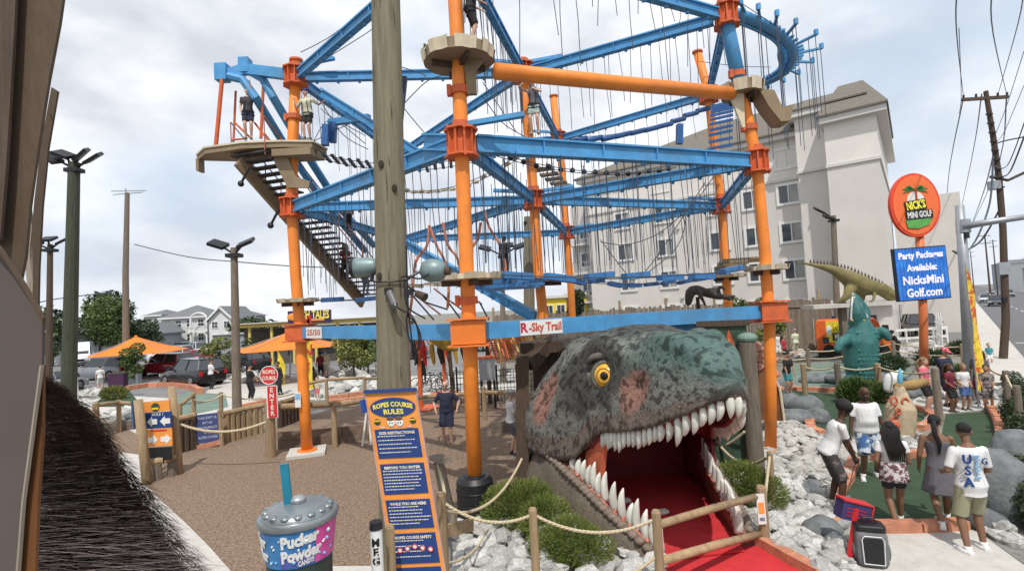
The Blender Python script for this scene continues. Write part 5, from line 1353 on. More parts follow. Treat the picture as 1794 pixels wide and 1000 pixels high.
# brown leaning slab sculpture
bs = thing('brown_slab', 'tall brown sculpted slab with rough pink top beside the right orange pole', 'sculpture', gbase(1345, 735))
Y_ = 14.0
pts = [P(x, y, Y_) for x, y in ((1318, 735), (1373, 737), (1371, 700), (1362, 672), (1354, 650), (1340, 640), (1318, 632))]
MB().prism(pts, V((0, 0, 0)), V((.15, .8, 0))).build('slab', mat('brown_hide', (.17, .07, .028), .6, var=.35, scale=2, bump=.4), bs)
b = MB()
for x, y, r in ((1322, 610, .22), (1330, 622, .25), (1342, 618, .2), (1350, 632, .18), (1328, 640, .2), (1360, 655, .12), (1368, 680, .09)):
    b.ell(P(x, y, Y_ + .1), (r, r, r * .8), nu=10, nv=7, jit=.18)
b.build('rough_top', mat('pink_rock', (.42, .2, .14), .8, var=.4, scale=5, bump=.6), bs)
MB().tube([P(1320, 612, Y_ - .05), P(1345, 642, Y_ - .05), P(1366, 680, Y_ - .05), P(1374, 736, Y_ - .05)], .035, 6).build('pale_edge', M_tanl, bs)
# ---------------------------------------------------------------- big wooden pole and what hangs on it
PD = 5.35
bpole = thing('wooden_pole', 'massive weathered wooden pole in front of the ropes course', 'pole', V((P(690, 700, PD).x, PD, 0)))
a = P(690, 690, PD); bq = P(676, 0, PD); tdir = (a - bq) / (a.z - bq.z)
rings = []
for k in range(60):
    z = k * .135 - .0; c = a + tdir * (z - a.z); r = .182 - .0045 * z
    ring = []
    for j in range(40):
        t = 2 * math.pi * j / 40; d = V((math.cos(t), math.sin(t), 0))
        rr = r * (1 + .03 * noise.noise(V((math.cos(t) * 5, math.sin(t) * 5, z * .35))) + .022 * noise.noise(V((math.cos(t) * 14, math.sin(t) * 14, z * .8))))
        ring.append(V((c.x, c.y, z)) + d * rr)
    rings.append(ring)
b = MB(); b.loft(rings); b.build('shaft', M_pole, bpole, smooth=True)
M_crack = mat('wood_crack', (.04, .03, .02), .9)
for k in range(16):
    t = R(rnd.uniform(200, 340)); z = rnd.uniform(2.3, 7.2); c = a + tdir * (z - a.z); r = .192 - .004 * z
    p = V((c.x + r * math.cos(t), c.y + r * math.sin(t), z)); l = rnd.uniform(.1, .4)
    MB().tube([p, p + V((.004, 0, l * .5)), p + V((-.004, 0, l))], [.001, .004, .001], 5).build('crack', M_crack, bpole)
for z, t in ((5.35, 255), (5.1, 300), (4.2, 240)):
    c = a + tdir * (z - a.z); p = V((c.x + .17 * math.cos(R(t)), c.y + .17 * math.sin(R(t)), z)); MB().ell(p, (.03, .012, .045), nu=10, nv=6).build('knot', M_crack, bpole)
M_bell = mat('grey_green_lamp', (.2, .27, .27), .45, .2, var=.12)
for sgn, px, py, lb in ((-1, 640, 468, 'left'), (1, 757, 474, 'right')):
    c = P(px, py, 5.35); dv = V((sgn, -.25, -.08)).normalized() if sgn > 0 else V((-1, .1, -.02)).normalized()
    back = c - dv * .0
    t = thing('flood_lamp', ('bell shaped grey-green lamp pointing left from the big pole' if sgn < 0 else 'bell shaped grey-green lamp on a bracket right of the big pole'), 'lamp', c, 'bell shaped lamps on the big pole')
    if sgn < 0: prof = [(-.14, .07), (-.1, .085), (-.02, .1), (.05, .105), (.1, .108)]
    else: prof = [(-.12, .05), (-.09, .10), (-.02, .125), (.05, .12), (.12, .095), (.15, .05)]
    b = MB(); b.tube([c + dv * q for q, _ in prof], [r for _, r in prof], 24); b.build('housing', M_bell, t, smooth=True)
    if sgn < 0: MB().cyl(c + dv * .1, c + dv * .145, .108, .10, 24).build('lens_ring', M_black, t); MB().ell(c + dv * .15, (.03, .09, .09), nu=16, nv=8).build('lens', M_glass, t)
    else: MB().cyl(c + dv * .15, c + dv * .20, .05, .045, 14).build('socket', M_darkwood, t)
    MB().tube([c - dv * .12 + V((0, 0, 0)), P(706 if sgn > 0 else 650, 492, 5.3)], .016, 6).build('arm', M_black, t)
cb = thing('pole_cables', 'black cables strapped round the big pole and looping down its right side', 'cables', P(700, 520, 5.2))
def loopc(px, d=5.15, r=.009): MB().tube(smooth_pts([P(x, y, d) for x, y in px], 5), r, 5).build('cable', M_black, cb)
ring = []
for k in range(15):
    t = math.pi + math.pi * k / 14; z = P(680, 494, PD).z; c = a + tdir * (z - a.z); ring.append(V((c.x + .187 * math.cos(t), c.y + .187 * math.sin(t), z + .02 - .03 * math.sin(math.pi * k / 14))))
MB().tube(ring, .009, 6).build('strap', M_black, cb)
loopc([(702, 486), (712, 484), (735, 488), (752, 480)]); loopc([(712, 430), (713, 480), (715, 545), (712, 560), (716, 590), (728, 612), (734, 600), (730, 570), (720, 552), (713, 552)])
loopc([(713, 552), (728, 566), (737, 590), (733, 612), (726, 620)]); loopc([(708, 490), (710, 520), (716, 540), (745, 558)]); loopc([(716, 548), (722, 600), (728, 620), (727, 640)]); loopc([(694, 537), (703, 543), (714, 548)])
loopc([(712, 500), (730, 512), (745, 520)], r=.012)
MB().box(P(717, 512, 5.15), (.07, .07, .06)).build('junction_box', M_black, cb); MB().cyl(P(730, 514, 5.15), P(745, 521, 5.1), .035, .045, 12).build('small_spotlight', M_darkwood, cb)
t = thing('security_camera', 'small grey bullet camera fixed to the front of the big pole', 'camera', P(687, 520, 5.12))
MB().tube([P(682, 511, 5.12), P(692, 534, 5.06)], .035, 14).build('housing', mat('camera_grey', (.13, .12, .13), .4), t); MB().box(P(681, 510, 5.16), (.08, .04, .07)).build('bracket', M_black, t)
MB().cyl(P(691.5, 533, 5.062), P(693, 537, 5.05), .028, n=14).build('lens', M_glass, t)

# ---------------------------------------------------------------- tall rules board
rb = thing('rules_board', 'tall narrow orange and blue board of ropes course rules tied to the big pole', 'sign', V((P(690, 700, 4.9).x, 4.9, 0)))
RD = 4.95
tl, tr_, bl = P(641, 688, RD), P(727, 684, RD), P(694, 1030, RD - .1)
w, h = (tr_ - tl).length, (bl - tl).length
_x = (tr_ - tl).normalized(); _y = (tl - bl).normalized(); _z = _x.cross(_y).normalized(); _c = (tr_ + bl) / 2
M_ = Matrix(((_x.x, _y.x, _z.x, _c.x), (_x.y, _y.y, _z.y, _c.y), (_x.z, _y.z, _z.z, _c.z), (0, 0, 0, 1)))     # the board leans and is cut askew
MB(M_).box((0, 0, -.012), (w, h, .02)).build('panel', M_sorange, rb)
MB(M_).box((0, h / 2 + .012, 0), (w * 1.06, .03, .05)).build('top_trim', M_navy, rb)
for s in (-1, 1): MB(M_).box((s * (w / 2 + .006), 0, -.012), (.012, h, .03)).build('side_trim', mat('trim_pink', (.5, .3, .26), .6), rb)
T = lambda u, v, z=.004: M_ @ Matrix.Translation((u * w / 2, h / 2 - v * h, z))
M_cream = mat('cream_print', (.75, .72, .6), .6)
b = MB(T(0, .082, .003)); b.prism([V((w * .46 * math.cos(k * math.pi / 16), h * .052 * math.sin(k * math.pi / 16), 0)) for k in range(32)], V((0, 0, -.002)), V((0, 0, .003))); ov = b.build('oval', M_navy, rb)
def arcf(v0, amp): 
    def f(x, y, z): return T(0, v0, .009) @ V((x, y - amp * (x / (w * .4)) ** 2, z))
    return f
text('ROPES COURSE', None, .062, mat('sign_yellow_text', (.8, .68, .12), .5), rb, ex=.002, bold=.002, fit=w * .80, fn=arcf(.066, .026))
text('RULES', None, .066, mat('sign_yellow_text', (.8, .68, .12), .5), rb, ex=.002, bold=.002, fit=w * .4, fn=arcf(.105, .008))
# two children peeking over the panel
M_skinp = mat('printed_skin', (.62, .38, .24), .6); M_hairp = mat('printed_hair', (.14, .07, .03), .6)
for s in (-1, 1):
    c = T(s * .17, .158, .006); b = MB(c); b.ell((0, 0, 0), (.036, .045, .004), nu=16, nv=6); f_ = b.build('printed_face', M_white, rb)
    MB(c).ell((0, .03, .003), (.036, .022, .004), nu=14, nv=6).build('printed_hair', M_hairp, rb)
    for e in (-1, 1): MB(c).ell((e * .012, -.008, .005), (.006, .008, .003), nu=8, nv=5).build('printed_eye', M_black, rb)
    MB(T(s * .55, .187, .006)).ell((0, 0, 0), (.03, .014, .005), nu=10, nv=6).build('printed_hand', M_skinp, rb)
    MB(T(s * .72, .155, .004)).ell((0, 0, 0), (.032, .03, .003), nu=12, nv=5).build('emblem', M_green, rb); MB(T(s * .72, .150, .007)).box((0, 0, 0), (.05, .012, .004)).build('emblem', M_yellow, rb)
def block(v0, v1, title, seed, rows):
    hh = (v1 - v0) * h; c = T(0, (v0 + v1) / 2, .002)
    MB(c).box((0, 0, 0), (w * .88, hh, .006)).build('text_panel', M_navy, rb)
    text(title, T(0, v0 + .02, .009), .034, M_cream, rb, ex=.001, fit=w * .72, bold=.001)
    rg = random.Random(seed); b = MB(c)
    y = hh / 2 - .065
    for r in range(rows):
        x = -w * .40; end = w * rg.uniform(.1, .4)
        while x < end:
            l = rg.uniform(.008, .028); b.box((x + l / 2, y, .005), (l, .0075, .002)); x += l + .006
        y -= (hh - .08) / rows
    b.build('small_print', M_cream, rb)['kind'] = 'stuff'
block(.195, .345, 'SIZE RESTRICTIONS', 1, 5); block(.375, .53, 'BEFORE YOU ENTER', 2, 7); block(.56, .705, 'WHILE YOU ARE HERE', 3, 6)
block(.73, .88, 'ROPES COURSE SAFETY', 4, 4); block(.90, .975, '', 5, 4)
for k in range(5):
    c = T(-.6 + k * .3, .795 - .008 * abs(2 - k) * -1, .008); MB(c).ell((0, 0, 0), (.026, .026, .003), nu=14, nv=5).build('warning_badge', M_white, rb)
    MB(c).tube([(.022 * math.cos(a * math.pi / 8), .022 * math.sin(a * math.pi / 8), .004) for a in range(17)], .004, 5).build('warning_badge', M_red, rb)
for s in (-1, 1): MB().cyl((M_ @ V((s * w * .35, -h / 2, -.05))), V(((M_ @ V((s * w * .35, 0, 0))).x + .12, 4.9, 0)), .03, n=8).build('leg', M_wood, rb)

# signs at the left: arrow board
def posted(px0, px1, pyt, pyb, base_y, r, label):  pass
ar = thing('arrow_sign', 'orange and blue hole sign with white arrows between two posts', 'sign', gbase(285, 838))
dA = gbase(252, 846).y; dB = gbase(308, 828).y
for (x0, y0, x1, y1, d, r) in ((242, 700, 258, 848, dA, .11), (301, 676, 314, 830, dB, .1)):
    b0 = gbase(x1, y1); tp = P(x0, y0, b0.y)
    MB().tube([b0, b0.lerp(tp, .5), tp], [r, r * .96, r * .9], 12).build('post', M_wood, ar, smooth=True)
def panel(parent, c4, d, m, name='panel', th=.03, dd=None):
    (xa, ya), (xb, yb), (xc, yc) = c4; d2 = dd or d
    M_, w, h = quad_m(P(xa, ya, d), P(xb, yb, d2), P(xc, yc, d)); MB(M_).box((0, 0, 0), (w, h, th)).build(name, m, parent); return M_, w, h
dS = (dA + dB) / 2 - .12
M1, w, h = panel(ar, [(248, 704), (297, 700), (249, 723)], dS, M_sorange)
MB(M1).ell((0, -.02, .02), (.11, .11, .01), nu=16, nv=6).build('emblem', M_green, ar); MB(M1).box((0, -.05, .034), (.17, .05, .006)).build('emblem', M_yellow, ar)
M1, w, h = panel(ar, [(253, 723), (300, 720), (255, 751)], dS, M_navy)
text('HOLE 1', M1 @ Matrix.Translation((0, h * .36, .018)), .1, M_white, ar, fit=w * .4)
def arrow(M1, x, y, s, dr, parent):
    q = [(-.5, 0), (0, .5), (0, .25), (.5, .25), (.5, -.25), (0, -.25), (0, -.5)]
    pts = [V((x + a_ * s * dr, y + b_ * s, .018)) for a_, b_ in q]
    if dr < 0: pts.reverse()
    b = MB(M1); b.prism(pts, V((0, 0, -.002)), V((0, 0, .006))); b.build('arrow', M_white, parent)
for x in (-.2, .24): arrow(M1, x * w * 1.1, -.03, .26, 1, ar)
M1, w, h = panel(ar, [(256, 752), (301, 749), (258, 782)], dS, M_sorange)
MB(M1).box((0, h * .4, .02), (w * .6, .035, .006)).build('text_line', M_red, ar)
for x in (-.22, .24): arrow(M1, x * w * 1.1, -.05, .26, -1, ar)
panel(ar, [(259, 784), (300, 782), (262, 806)], dS, M_black)
panel(ar, [(230, 703), (241, 700), (234, 752)], dA - .1, mat('side_panel_blue', (.04, .09, .2), .5), dd=dA + .4)
# white menu board
t = thing('price_board', 'white board with blue text lines beside the thatched roof', 'sign', gbase(122, 712))
M1, w, h = panel(t, [(107, 665), (136, 662), (109, 702)], 22, M_white); text('MINI GOLF', M1 @ Matrix.Translation((0, h * .42, .018)), .2, M_navy, t, fit=w * .8)
for k in range(4): MB(M1).box((0, h * (.22 - .19 * k), .02), (w * .84, h * .07, .01)).build('text_line', mat('slate_print', (.2, .26, .34), .5), t)
panel(t, [(107, 651), (129, 650), (108, 659)], 22, M_white, 'header')
for px in (111, 134): MB().cyl(P(px, 665, 22.05), V((P(px, 665, 22.05).x, 22.05, 0)), .06, n=8).build('leg', M_wood, t)
# blue notice on the log wall
t = thing('blue_notice', 'dark blue notice with pale text leaning at the log wall', 'sign', gbase(365, 784))
dN = gbase(365, 784).y
M1, w, h = panel(t, [(342, 727), (383, 722), (345, 777)], dN, mat('notice_blue', (.05, .07, .19), .5, var=.15), dd=dN + .15)
for k, l in enumerate(('THIS EXIT IS', 'NOT AN', 'ENTRANCE', 'TO THE', 'ROPES COURSE')): text(l, M1 @ Matrix.Translation((0, h * (.36 - .17 * k), .018)), .11, mat('pale_lilac', (.55, .58, .72), .6), t, fit=w * (.8 if len(l) > 7 else .4))
MB().beam(P(345, 784, dN), P(391, 772, dN + .15), .1, .14).build('kickboard', M_brick, t)
for px, py in ((341, 722), (384, 718)): MB().cyl(P(px, py, dN + .1), V((P(px, py, dN).x, dN + .1, 0)), .06, n=8).build('post', M_wood, t)
# round red sign and enter panel
dE = pk['c'].y - .16
t = thing('enter_sign', 'round red ropes course sign above a vertical red enter panel', 'sign', V((P(476, 760, dE).x, dE, 0)))
c = P(471, 657, dE); M1 = frame_m(c, (1, .0, -.04), (.0, 0, 1)); r_ = 16 / 897 * dE
b = MB(M1); b.prism([V((r_ * math.cos(k * math.pi / 14), r_ * math.sin(k * math.pi / 14), 0)) for k in range(28)], V((0, 0, -.02)), V((0, 0, .0))); b.build('disc', M_red, t)
b = MB(M1); b.tube([(r_ * .97 * math.cos(k * math.pi / 14), r_ * .97 * math.sin(k * math.pi / 14), .0) for k in range(29)], .012, 5); b.build('rim', M_white, t)
text('ROPES', M1 @ Matrix.Translation((0, r_ * .33, .004)), .15, M_cream, t, fit=r_ * 1.35, bold=.003); text('COURSE', M1 @ Matrix.Translation((0, -r_ * .33, .004)), .15, M_cream, t, fit=r_ * 1.5, bold=.003)
M1, w, h = panel(t, [(468, 677), (483, 676), (471, 731)], dE, M_red)
panel(t, [(466, 676), (485, 675), (469.5, 732)], dE + .03, M_white, 'border')
for k, ch in enumerate('ENTER'): text(ch, M1 @ Matrix.Translation((0, h * (.38 - .19 * k), .018)), h * .2, M_cream, t, bold=.004)
# folding board behind the rules board
t = thing('folding_board', 'white folding board with a blue top panel left of the big pole', 'sign', gbase(640, 782))
d_ = gbase(640, 782).y
panel(t, [(631, 701), (645, 698), (634, 723)], d_, mat('royal_blue', (.02, .07, .33), .5))
for a_, b_ in (((642, 724), (635, 781)), ((646, 700), (650, 778))): MB().beam(P(*a_, d_), P(*b_, d_), .05, .07, up=V((0, 1, 0))).build('leg', M_white, t)

# ---------------------------------------------------------------- litter bin shaped like a drink cup
CD = 4.05
cc_ = P(523, 905, CD)
cup = thing('cup_bin', 'blue cup shaped candy bin with grey dome lid and teal straw', 'bin', V((cc_.x, CD, 0)))
zt_ = P(523, 902, CD).z; R0 = 63 / 897 * CD
zb = P(523, 985, CD - R0 * .5).z
def cring(r, z, n=48): return [V((cc_.x + r * math.cos(2 * math.pi * k / n), CD + r * math.sin(2 * math.pi * k / n), z)) for k in range(n)]
b = MB(); b.loft([cring(R0 * .86, zb), cring(R0 * .93, (zb + zt_) / 2), cring(R0 * .99, zt_)])
me_cup = mat("cup_blue", (0.02, 0.12, 0.33), .35, scale=5, col2=(.06, .25, .55), var=.2, coat=.4)
b.build('bowl', me_cup, cup, auto=True)
b = MB(); b.loft([cring(R0 * .8, 0), cring(R0 * .78, zb * .5), cring(R0 * .84, zb)]); b.build('stand', mat('cup_stand', (.03, .045, .04), .4, var=.3), cup, auto=True)
b = MB(); rr = [(R0 * 1.02, zt_ - .02), (R0 * 1.05, zt_ + .015), (R0 * 1.0, zt_ + .035), (R0 * .9, zt_ + .035), (R0 * .86, zt_ + .06), (R0 * .7, zt_ + .085), (R0 * .45, zt_ + .10), (R0 * .2, zt_ + .105)]
b.loft([cring(r, z) for r, z in rr]); b.build('lid', mat('grey_lid', (.25, .28, .29), .3, .5, var=.12, scale=5, dirt=.3), cup, auto=50)
b = MB()
for k in range(16):
    a_ = k * math.pi / 8; b.ell((cc_.x + R0 * .8 * math.cos(a_), CD + R0 * .8 * math.sin(a_), zt_ + .06), (.035, .035, .02), nu=10, nv=6)
b.build('lid_studs', mat('grey_lid', (.25, .28, .29), .3), cup, smooth=True)
MB().ell((cc_.x, CD, zt_ + .12), (.06, .06, .035), nu=16, nv=8).build('lid_boss', M_steel, cup, smooth=True)
s0, s1 = P(503, 862, CD - .03), P(498, 812, CD - .03)
MB().beam(V((s0.x + .01, s0.y, zt_ + .05)), s1, .02, .062, up=V((1, 0, 0))).build('straw', mat('teal_straw', (.02, .2, .3), .4), cup)
def cyl_text(body, ang, z, size, m, fit=None, rad=None, slant=0.0, bold=.0):
    rr_ = rad or R0 * .955
    def f(x, y, zz):
        an = R(ang) + x / rr_; 
        k = (z + y - zb) / (zt_ - zb); q = R0 * (.86 + .13 * k) + .006 + zz
        return V((cc_.x + q * math.cos(an), CD + q * math.sin(an), z + y + slant * x))
    return text(body, None, size, m, cup, ex=.002, fit=fit, fn=f, bold=bold)
zm = (zt_ + zb) / 2
cyl_text('Pucker', 294, zm + .06, .115, M_white, .27, slant=.1, bold=.006); cyl_text('Powder', 296, zm - .045, .115, M_white, .3, slant=.1, bold=.006); cyl_text('CANDY!', 303, zm - .11, .05, M_white, .12, slant=.1, bold=.002)
cyl_text('Pucker', 212, zm + .05, .1, M_white, .24, slant=-.1, bold=.006); cyl_text('Powder', 212, zm - .05, .1, M_white, .26, slant=-.1, bold=.006)
def patch(a0, a1, m, z0, z1, o=.003, name='printed_patch'):
    b = MB(); n = 14
    r_ = lambda z: R0 * (.86 + .13 * (z - zb) / (zt_ - zb)) + o
    vs = []
    for k in range(n + 1):
        an = R(a0 + (a1 - a0) * k / n)
        for z in (z0, (z0 + z1) / 2, z1):
            zz = z + .015 * math.sin(k * 2.1) if z == z1 else z
            vs.append((cc_.x + r_(zz) * math.cos(an), CD + r_(zz) * math.sin(an), zz))
    fs = [(k * 3 + j, (k + 1) * 3 + j, (k + 1) * 3 + j + 1, k * 3 + j + 1) for k in range(n) for j in range(2)]
    b.add(vs, fs); b.build(name, m, cup)
patch(318, 372, mat('hot_pink', (.6, .03, .26), .35, scale=6, col2=(.7, .12, .4), coat=.4), zb + .01, zt_ - .02)
patch(262, 318, mat('purple_print', (.13, .04, .3), .35, scale=5, col2=(.05, .15, .45), coat=.4), zb + .01, zb + .1)
rg = random.Random(4)
for k in range(22):
    an = R(rg.uniform(225, 350)); z = rg.uniform(zb + .03, zt_ - .04); q = R0 * (.86 + .13 * (z - zb) / (zt_ - zb)) + .004
    r_ = rg.uniform(.006, .014); MB().ell((cc_.x + q * math.cos(an), CD + q * math.sin(an), z), (r_, r_, r_), nu=8, nv=5).build('printed_dot', M_white if k % 2 else mat('sky_print', (.2, .5, .75), .4), cup)
# striped post with vertical letters beside the bin
c = P(659, 930, 4.35); t = thing('lettered_post', 'white round post with black vertical letters and dark cap', 'post', V((c.x, 4.35, 0))); zz = P(659, 925, 4.35).z
MB().cyl((c.x, 4.35, 0), (c.x, 4.35, zz), .05, n=24).build('tube', M_white, t, auto=True); MB().cyl((c.x, 4.35, zz), (c.x, 4.35, zz + .06), .056, .05, 24).build('cap', M_black, t, auto=True)
def pf(z0):
    def f(x, y, q): an = R(275) + x / .05; r_ = .052 + q; return V((c.x + r_ * math.cos(an), 4.35 + r_ * math.sin(an), z0 + y))
    return f
for k, ch in enumerate('MEG'): text(ch, None, .085, M_black, t, ex=.001, fn=pf(zz - .1 - .075 * k), bold=.004)
_, _t = post_at(683, 918, 4.6, 'square-cut wooden stake between lettered post and rules board', .04)

# ---------------------------------------------------------------- near left: camera's own wall, boards and the thatched roof
M_wallb = mat("brown_board", (0.085, 0.055, 0.032), .7, var=.25, scale=3, stretch=(1, 1, .25), bump=.3, dirt=.4)
M_gwall = mat("grey_clapboard", (0.095, 0.076, 0.07), .8, var=.08, scale=3, dirt=.2)
M_owood = mat("orange_brown_wood", (0.15, 0.06, 0.02), .6, var=.25, scale=3, stretch=(1, 1, .3))
def slab(name, pts, d, th, m, parent, dd=None):
    q = [P(x, y, (dd[i] if dd else d)) for i, (x, y) in enumerate(pts)]
    b = MB(); b.prism(q, V((0, 0, 0)), V((-.05, -th, 0) if False else (0, th, 0))); return b.build(name, m, parent)
wl = thing('corner_boards', 'dark brown corner boards of the building at the frame edge', 'building corner', P(40, 300, 1.4))
slab('board', [(-60, -60), (118, -60), (104, 40), (85, 140), (66, 260), (52, 360), (44, 450), (30, 520), (-60, 430)], 1.3, .008, M_wallb, wl)
slab('board', [(-60, -60), (30, -60), (22, 100), (10, 300), (0, 420), (-60, 430)], 1.27, .008, M_darkwood, wl)
slab('strip', [(42, 280), (48, 270), (50, 330), (56, 400), (58, 540), (50, 530), (40, 420)], 1.9, .008, mat('thin_trim', (.3, .25, .2), .6), wl)
slab('post', [(90, 153), (101, 160), (84, 260), (74, 360), (68, 470), (66, 560), (52, 540), (52, 440), (60, 350), (72, 250)], 1.9, .008, M_wallb, wl)
gw = thing('clapboard_wall', 'grey-brown wall with slanted dark edge at the lower left', 'wall', P(30, 800, 1.2))
slab('wall', [(-60, 380), (0, 445), (40, 505), (74, 568), (73, 640), (55, 760), (40, 880), (28, 1040), (-60, 1040)], 1.2, .008, M_gwall, gw)
slab('edge_trim', [(-60, 372), (0, 435), (40, 495), (75, 556), (74, 568), (40, 505), (0, 445), (-60, 380)], 1.17, .008, M_wallb, gw)
slab('side_trim', [(75, 640), (74, 760), (66, 880), (60, 1040), (28, 1040), (40, 880), (56, 760), (72, 645)], 1.22, .008, M_owood, gw)
slab('pale_edge', [(72, 640), (56, 760), (40, 880), (28, 1040), (24, 1040), (37, 880), (53, 760), (69, 640)], 1.16, .008, mat('thin_trim', (.3, .25, .2), .6), gw)
# wire from the board to the post
tag(MB().tube([P(66, 168, 1.6), P(74, 178, 1.75), P(80, 182, 1.88)], .003, 5).build('bracket_wire', M_black), 'small black wire bracket between the corner board and the post', 'wire')
# thatched roof: a sloping cone sector with strands
M_thatch = mat("thatch_straw", (0.14, 0.105, 0.095), .95, var=.5, scale=9, objvar=.0)
M_straw = mat("straw_strands", (0.2, 0.155, 0.14), .9, scale=8, col2=(.10, .078, .07), var=.4)
th_ = thing('thatched_roof', 'dark shaggy thatched roof sloping down at the lower left', 'roof', V((-2.6, 3.2, 0)))
edge = [(78, 672), (112, 694), (140, 722), (164, 748), (184, 778), (192, 806), (212, 835), (240, 868), (262, 905), (284, 940), (305, 975), (335, 1012), (380, 1080)]
eD = [5.2, 5.0, 4.8, 4.55, 4.3, 4.1, 3.9, 3.7, 3.5, 3.35, 3.2, 3.05, 2.85]
inner = [(20, 668), (20, 690), (20, 715), (20, 740), (20, 770), (20, 800), (15, 830), (10, 860), (5, 900), (0, 940), (-10, 980), (-20, 1020), (-40, 1100)]
iD = [4.6, 4.3, 4.0, 3.7, 3.4, 3.2, 3.0, 2.8, 2.65, 2.5, 2.4, 2.3, 2.2]
EP = [P(x, y, d) for (x, y), d in zip(edge, eD)]; IP = [P(x, y, d) for (x, y), d in zip(inner, iD)]
rings = []
for e, i_ in zip(EP, IP):
    rings.append([i_.lerp(e, k / 8) + V((0, 0, .05 * math.sin(math.pi * k / 8) + .02 * rnd.random())) for k in range(9)])
b = MB(); b.loft(rings, closed=False, caps=False)
o = b.build('thatch', M_thatch, th_, smooth=True); md = o.modifiers.new('solid', 'SOLIDIFY'); md.thickness = .12; md.offset = 1
b = MB(); rg = random.Random(9); vs = []; fs = []
for k in range(9000):
    u = rg.random() ** .8 * (len(EP) - 1.001); v = rg.random() ** .75
    i = int(u); f_ = u - i; e = EP[i].lerp(EP[i + 1], f_); q = IP[i].lerp(IP[i + 1], f_); p = q.lerp(e, v)
    dr = (e - q).normalized(); dr = (dr + V((rg.uniform(-.3, .3), rg.uniform(-.3, .3), rg.uniform(-.15, .12)))).normalized()
    l = rg.uniform(.1, .3); w_ = rg.uniform(.002, .0055); s = dr.cross(V((0, 0, 1))).normalized() * w_
    p = p + V((0, 0, .02 + .05 * rg.random() + .05 * math.sin(math.pi * v)))
    m_ = p + dr * l * .6; t2 = p + dr * l - V((0, 0, .02 + .05 * v * rg.random()))
    n = len(vs); vs += [p - s, p + s, m_ + s, m_ - s, t2]; fs += [(n, n + 1, n + 2, n + 3), (n + 3, n + 2, n + 4)]
for i in range(len(EP) - 1):       # long fringe at the eave
    for k in range(240):
        e = EP[i].lerp(EP[i + 1], rg.random()); q = IP[i].lerp(IP[i + 1], .5); dr = ((e - q).normalized() + V((rg.uniform(-.2, .2), rg.uniform(-.5, .1), rg.uniform(-.5, .0)))).normalized()
        p = e - dr * .1; l = rg.uniform(.1, .24); s = dr.cross(V((0, 0, 1))).normalized() * rg.uniform(.0012, .003); t2 = p + dr * l
        n = len(vs); vs += [p - s, p + s, t2]; fs += [(n, n + 1, n + 2)]
b.add(vs, fs); b.build('straw_strands', M_straw, th_)['kind'] = 'stuff'
b = MB(); vs = []; fs = []
for k in range(90):
    i = rg.randrange(len(EP) - 1); v = rg.random(); p = IP[i].lerp(IP[i + 1], .5).lerp(EP[i].lerp(EP[i + 1], rg.random()), v); dr = ((EP[i] - IP[i]).normalized() + V((rg.uniform(-.5, .5), rg.uniform(-.4, .4), rg.uniform(-.1, .1)))).normalized()
    p = p + V((0, 0, .1)); l = rg.uniform(.05, .16); s = dr.cross(V((0, 0, 1))).normalized() * .0016; n = len(vs); vs += [p - s, p + s, p + dr * l]; fs += [(n, n + 1, n + 2)]
b.add(vs, fs); b.build('pale_straws', mat('pale_straw', (.3, .27, .26), .7), th_)['kind'] = 'stuff'
MB().cyl((-3.6, 3.0, 0), (-3.6, 3.0, 2.0), .07, n=10).build('post', M_wood, th_)

# ---------------------------------------------------------------- right side signs
SP_D = 19.5
sg = thing('sign_post', 'tall orange post with oval golf sign above a blue lettered screen', 'sign', V((P(1618, 690, SP_D).x, SP_D, 0)))
MB().tube([V((P(1620, 690, SP_D).x, SP_D, 0)), P(1618, 560, SP_D), P(1610, 395, SP_D)], .14, 14).build('post', mat('signpost_orange', (.6, .16, .05), .5, var=.1), sg, smooth=True)
oc = P(1604, 359, SP_D - .2); M1 = frame_m(oc, (1, 0, -.01), (-.12, 0, 1))
def disc(rx, rz, m, name, z0, z1, c=(0, 0), n=40): b = MB(M1); b.prism([V((c[0] + rx * math.cos(2 * math.pi * k / n), c[1] + rz * math.sin(2 * math.pi * k / n), 0)) for k in range(n)], V((0, 0, z0)), V((0, 0, z1))); return b.build(name, m, sg)
k_ = SP_D / 897
MSR = mat('oval_orange', (.82, .16, .045), .5, var=.06)
disc(43.5 * k_, 56 * k_, mat('oval_rim', (.75, .07, .03), .5), 'oval_rim', -.15, .0); disc(39.5 * k_, 52 * k_, MSR, 'oval_face', 0, .02)
disc(15 * k_, 15 * k_, M_white, 'moon', .021, .03, (0, 8 * k_))
b = MB(M1)
for a_ in (20, 50, 90, 130, 160, 200, -20): b.prism([V((0, 26 * k_, 0)), V((22 * k_ * math.cos(R(a_)) * .6, 26 * k_ + 12 * k_ * math.sin(R(a_)) * .6 + 3 * k_, 0)), V((24 * k_ * math.cos(R(a_)), 26 * k_ + 10 * k_ * math.sin(R(a_)) - 2 * k_, 0)), V((14 * k_ * math.cos(R(a_)), 24 * k_ + 5 * k_ * math.sin(R(a_)), 0))], V((0, 0, .03)), V((0, 0, .04)))
b.build('palm_print', mat('palm_green', (.03, .17, .04), .6), sg)
MB(M1).box((1 * k_, 13 * k_, .045), (3.5 * k_, 26 * k_, .01)).build('palm_trunk', mat('palm_red', (.4, .05, .02), .6), sg)
MB(M1 @ Matrix.Rotation(R(8), 4, 'Z')).box((-2 * k_, -1 * k_, .055), (37 * k_, 19 * k_, .01)).build('name_plate', M_black, sg)
MB(M1 @ Matrix.Rotation(R(4), 4, 'Z')).box((2 * k_, -18 * k_, .06), (47 * k_, 15 * k_, .01)).build('name_plate', M_black, sg)
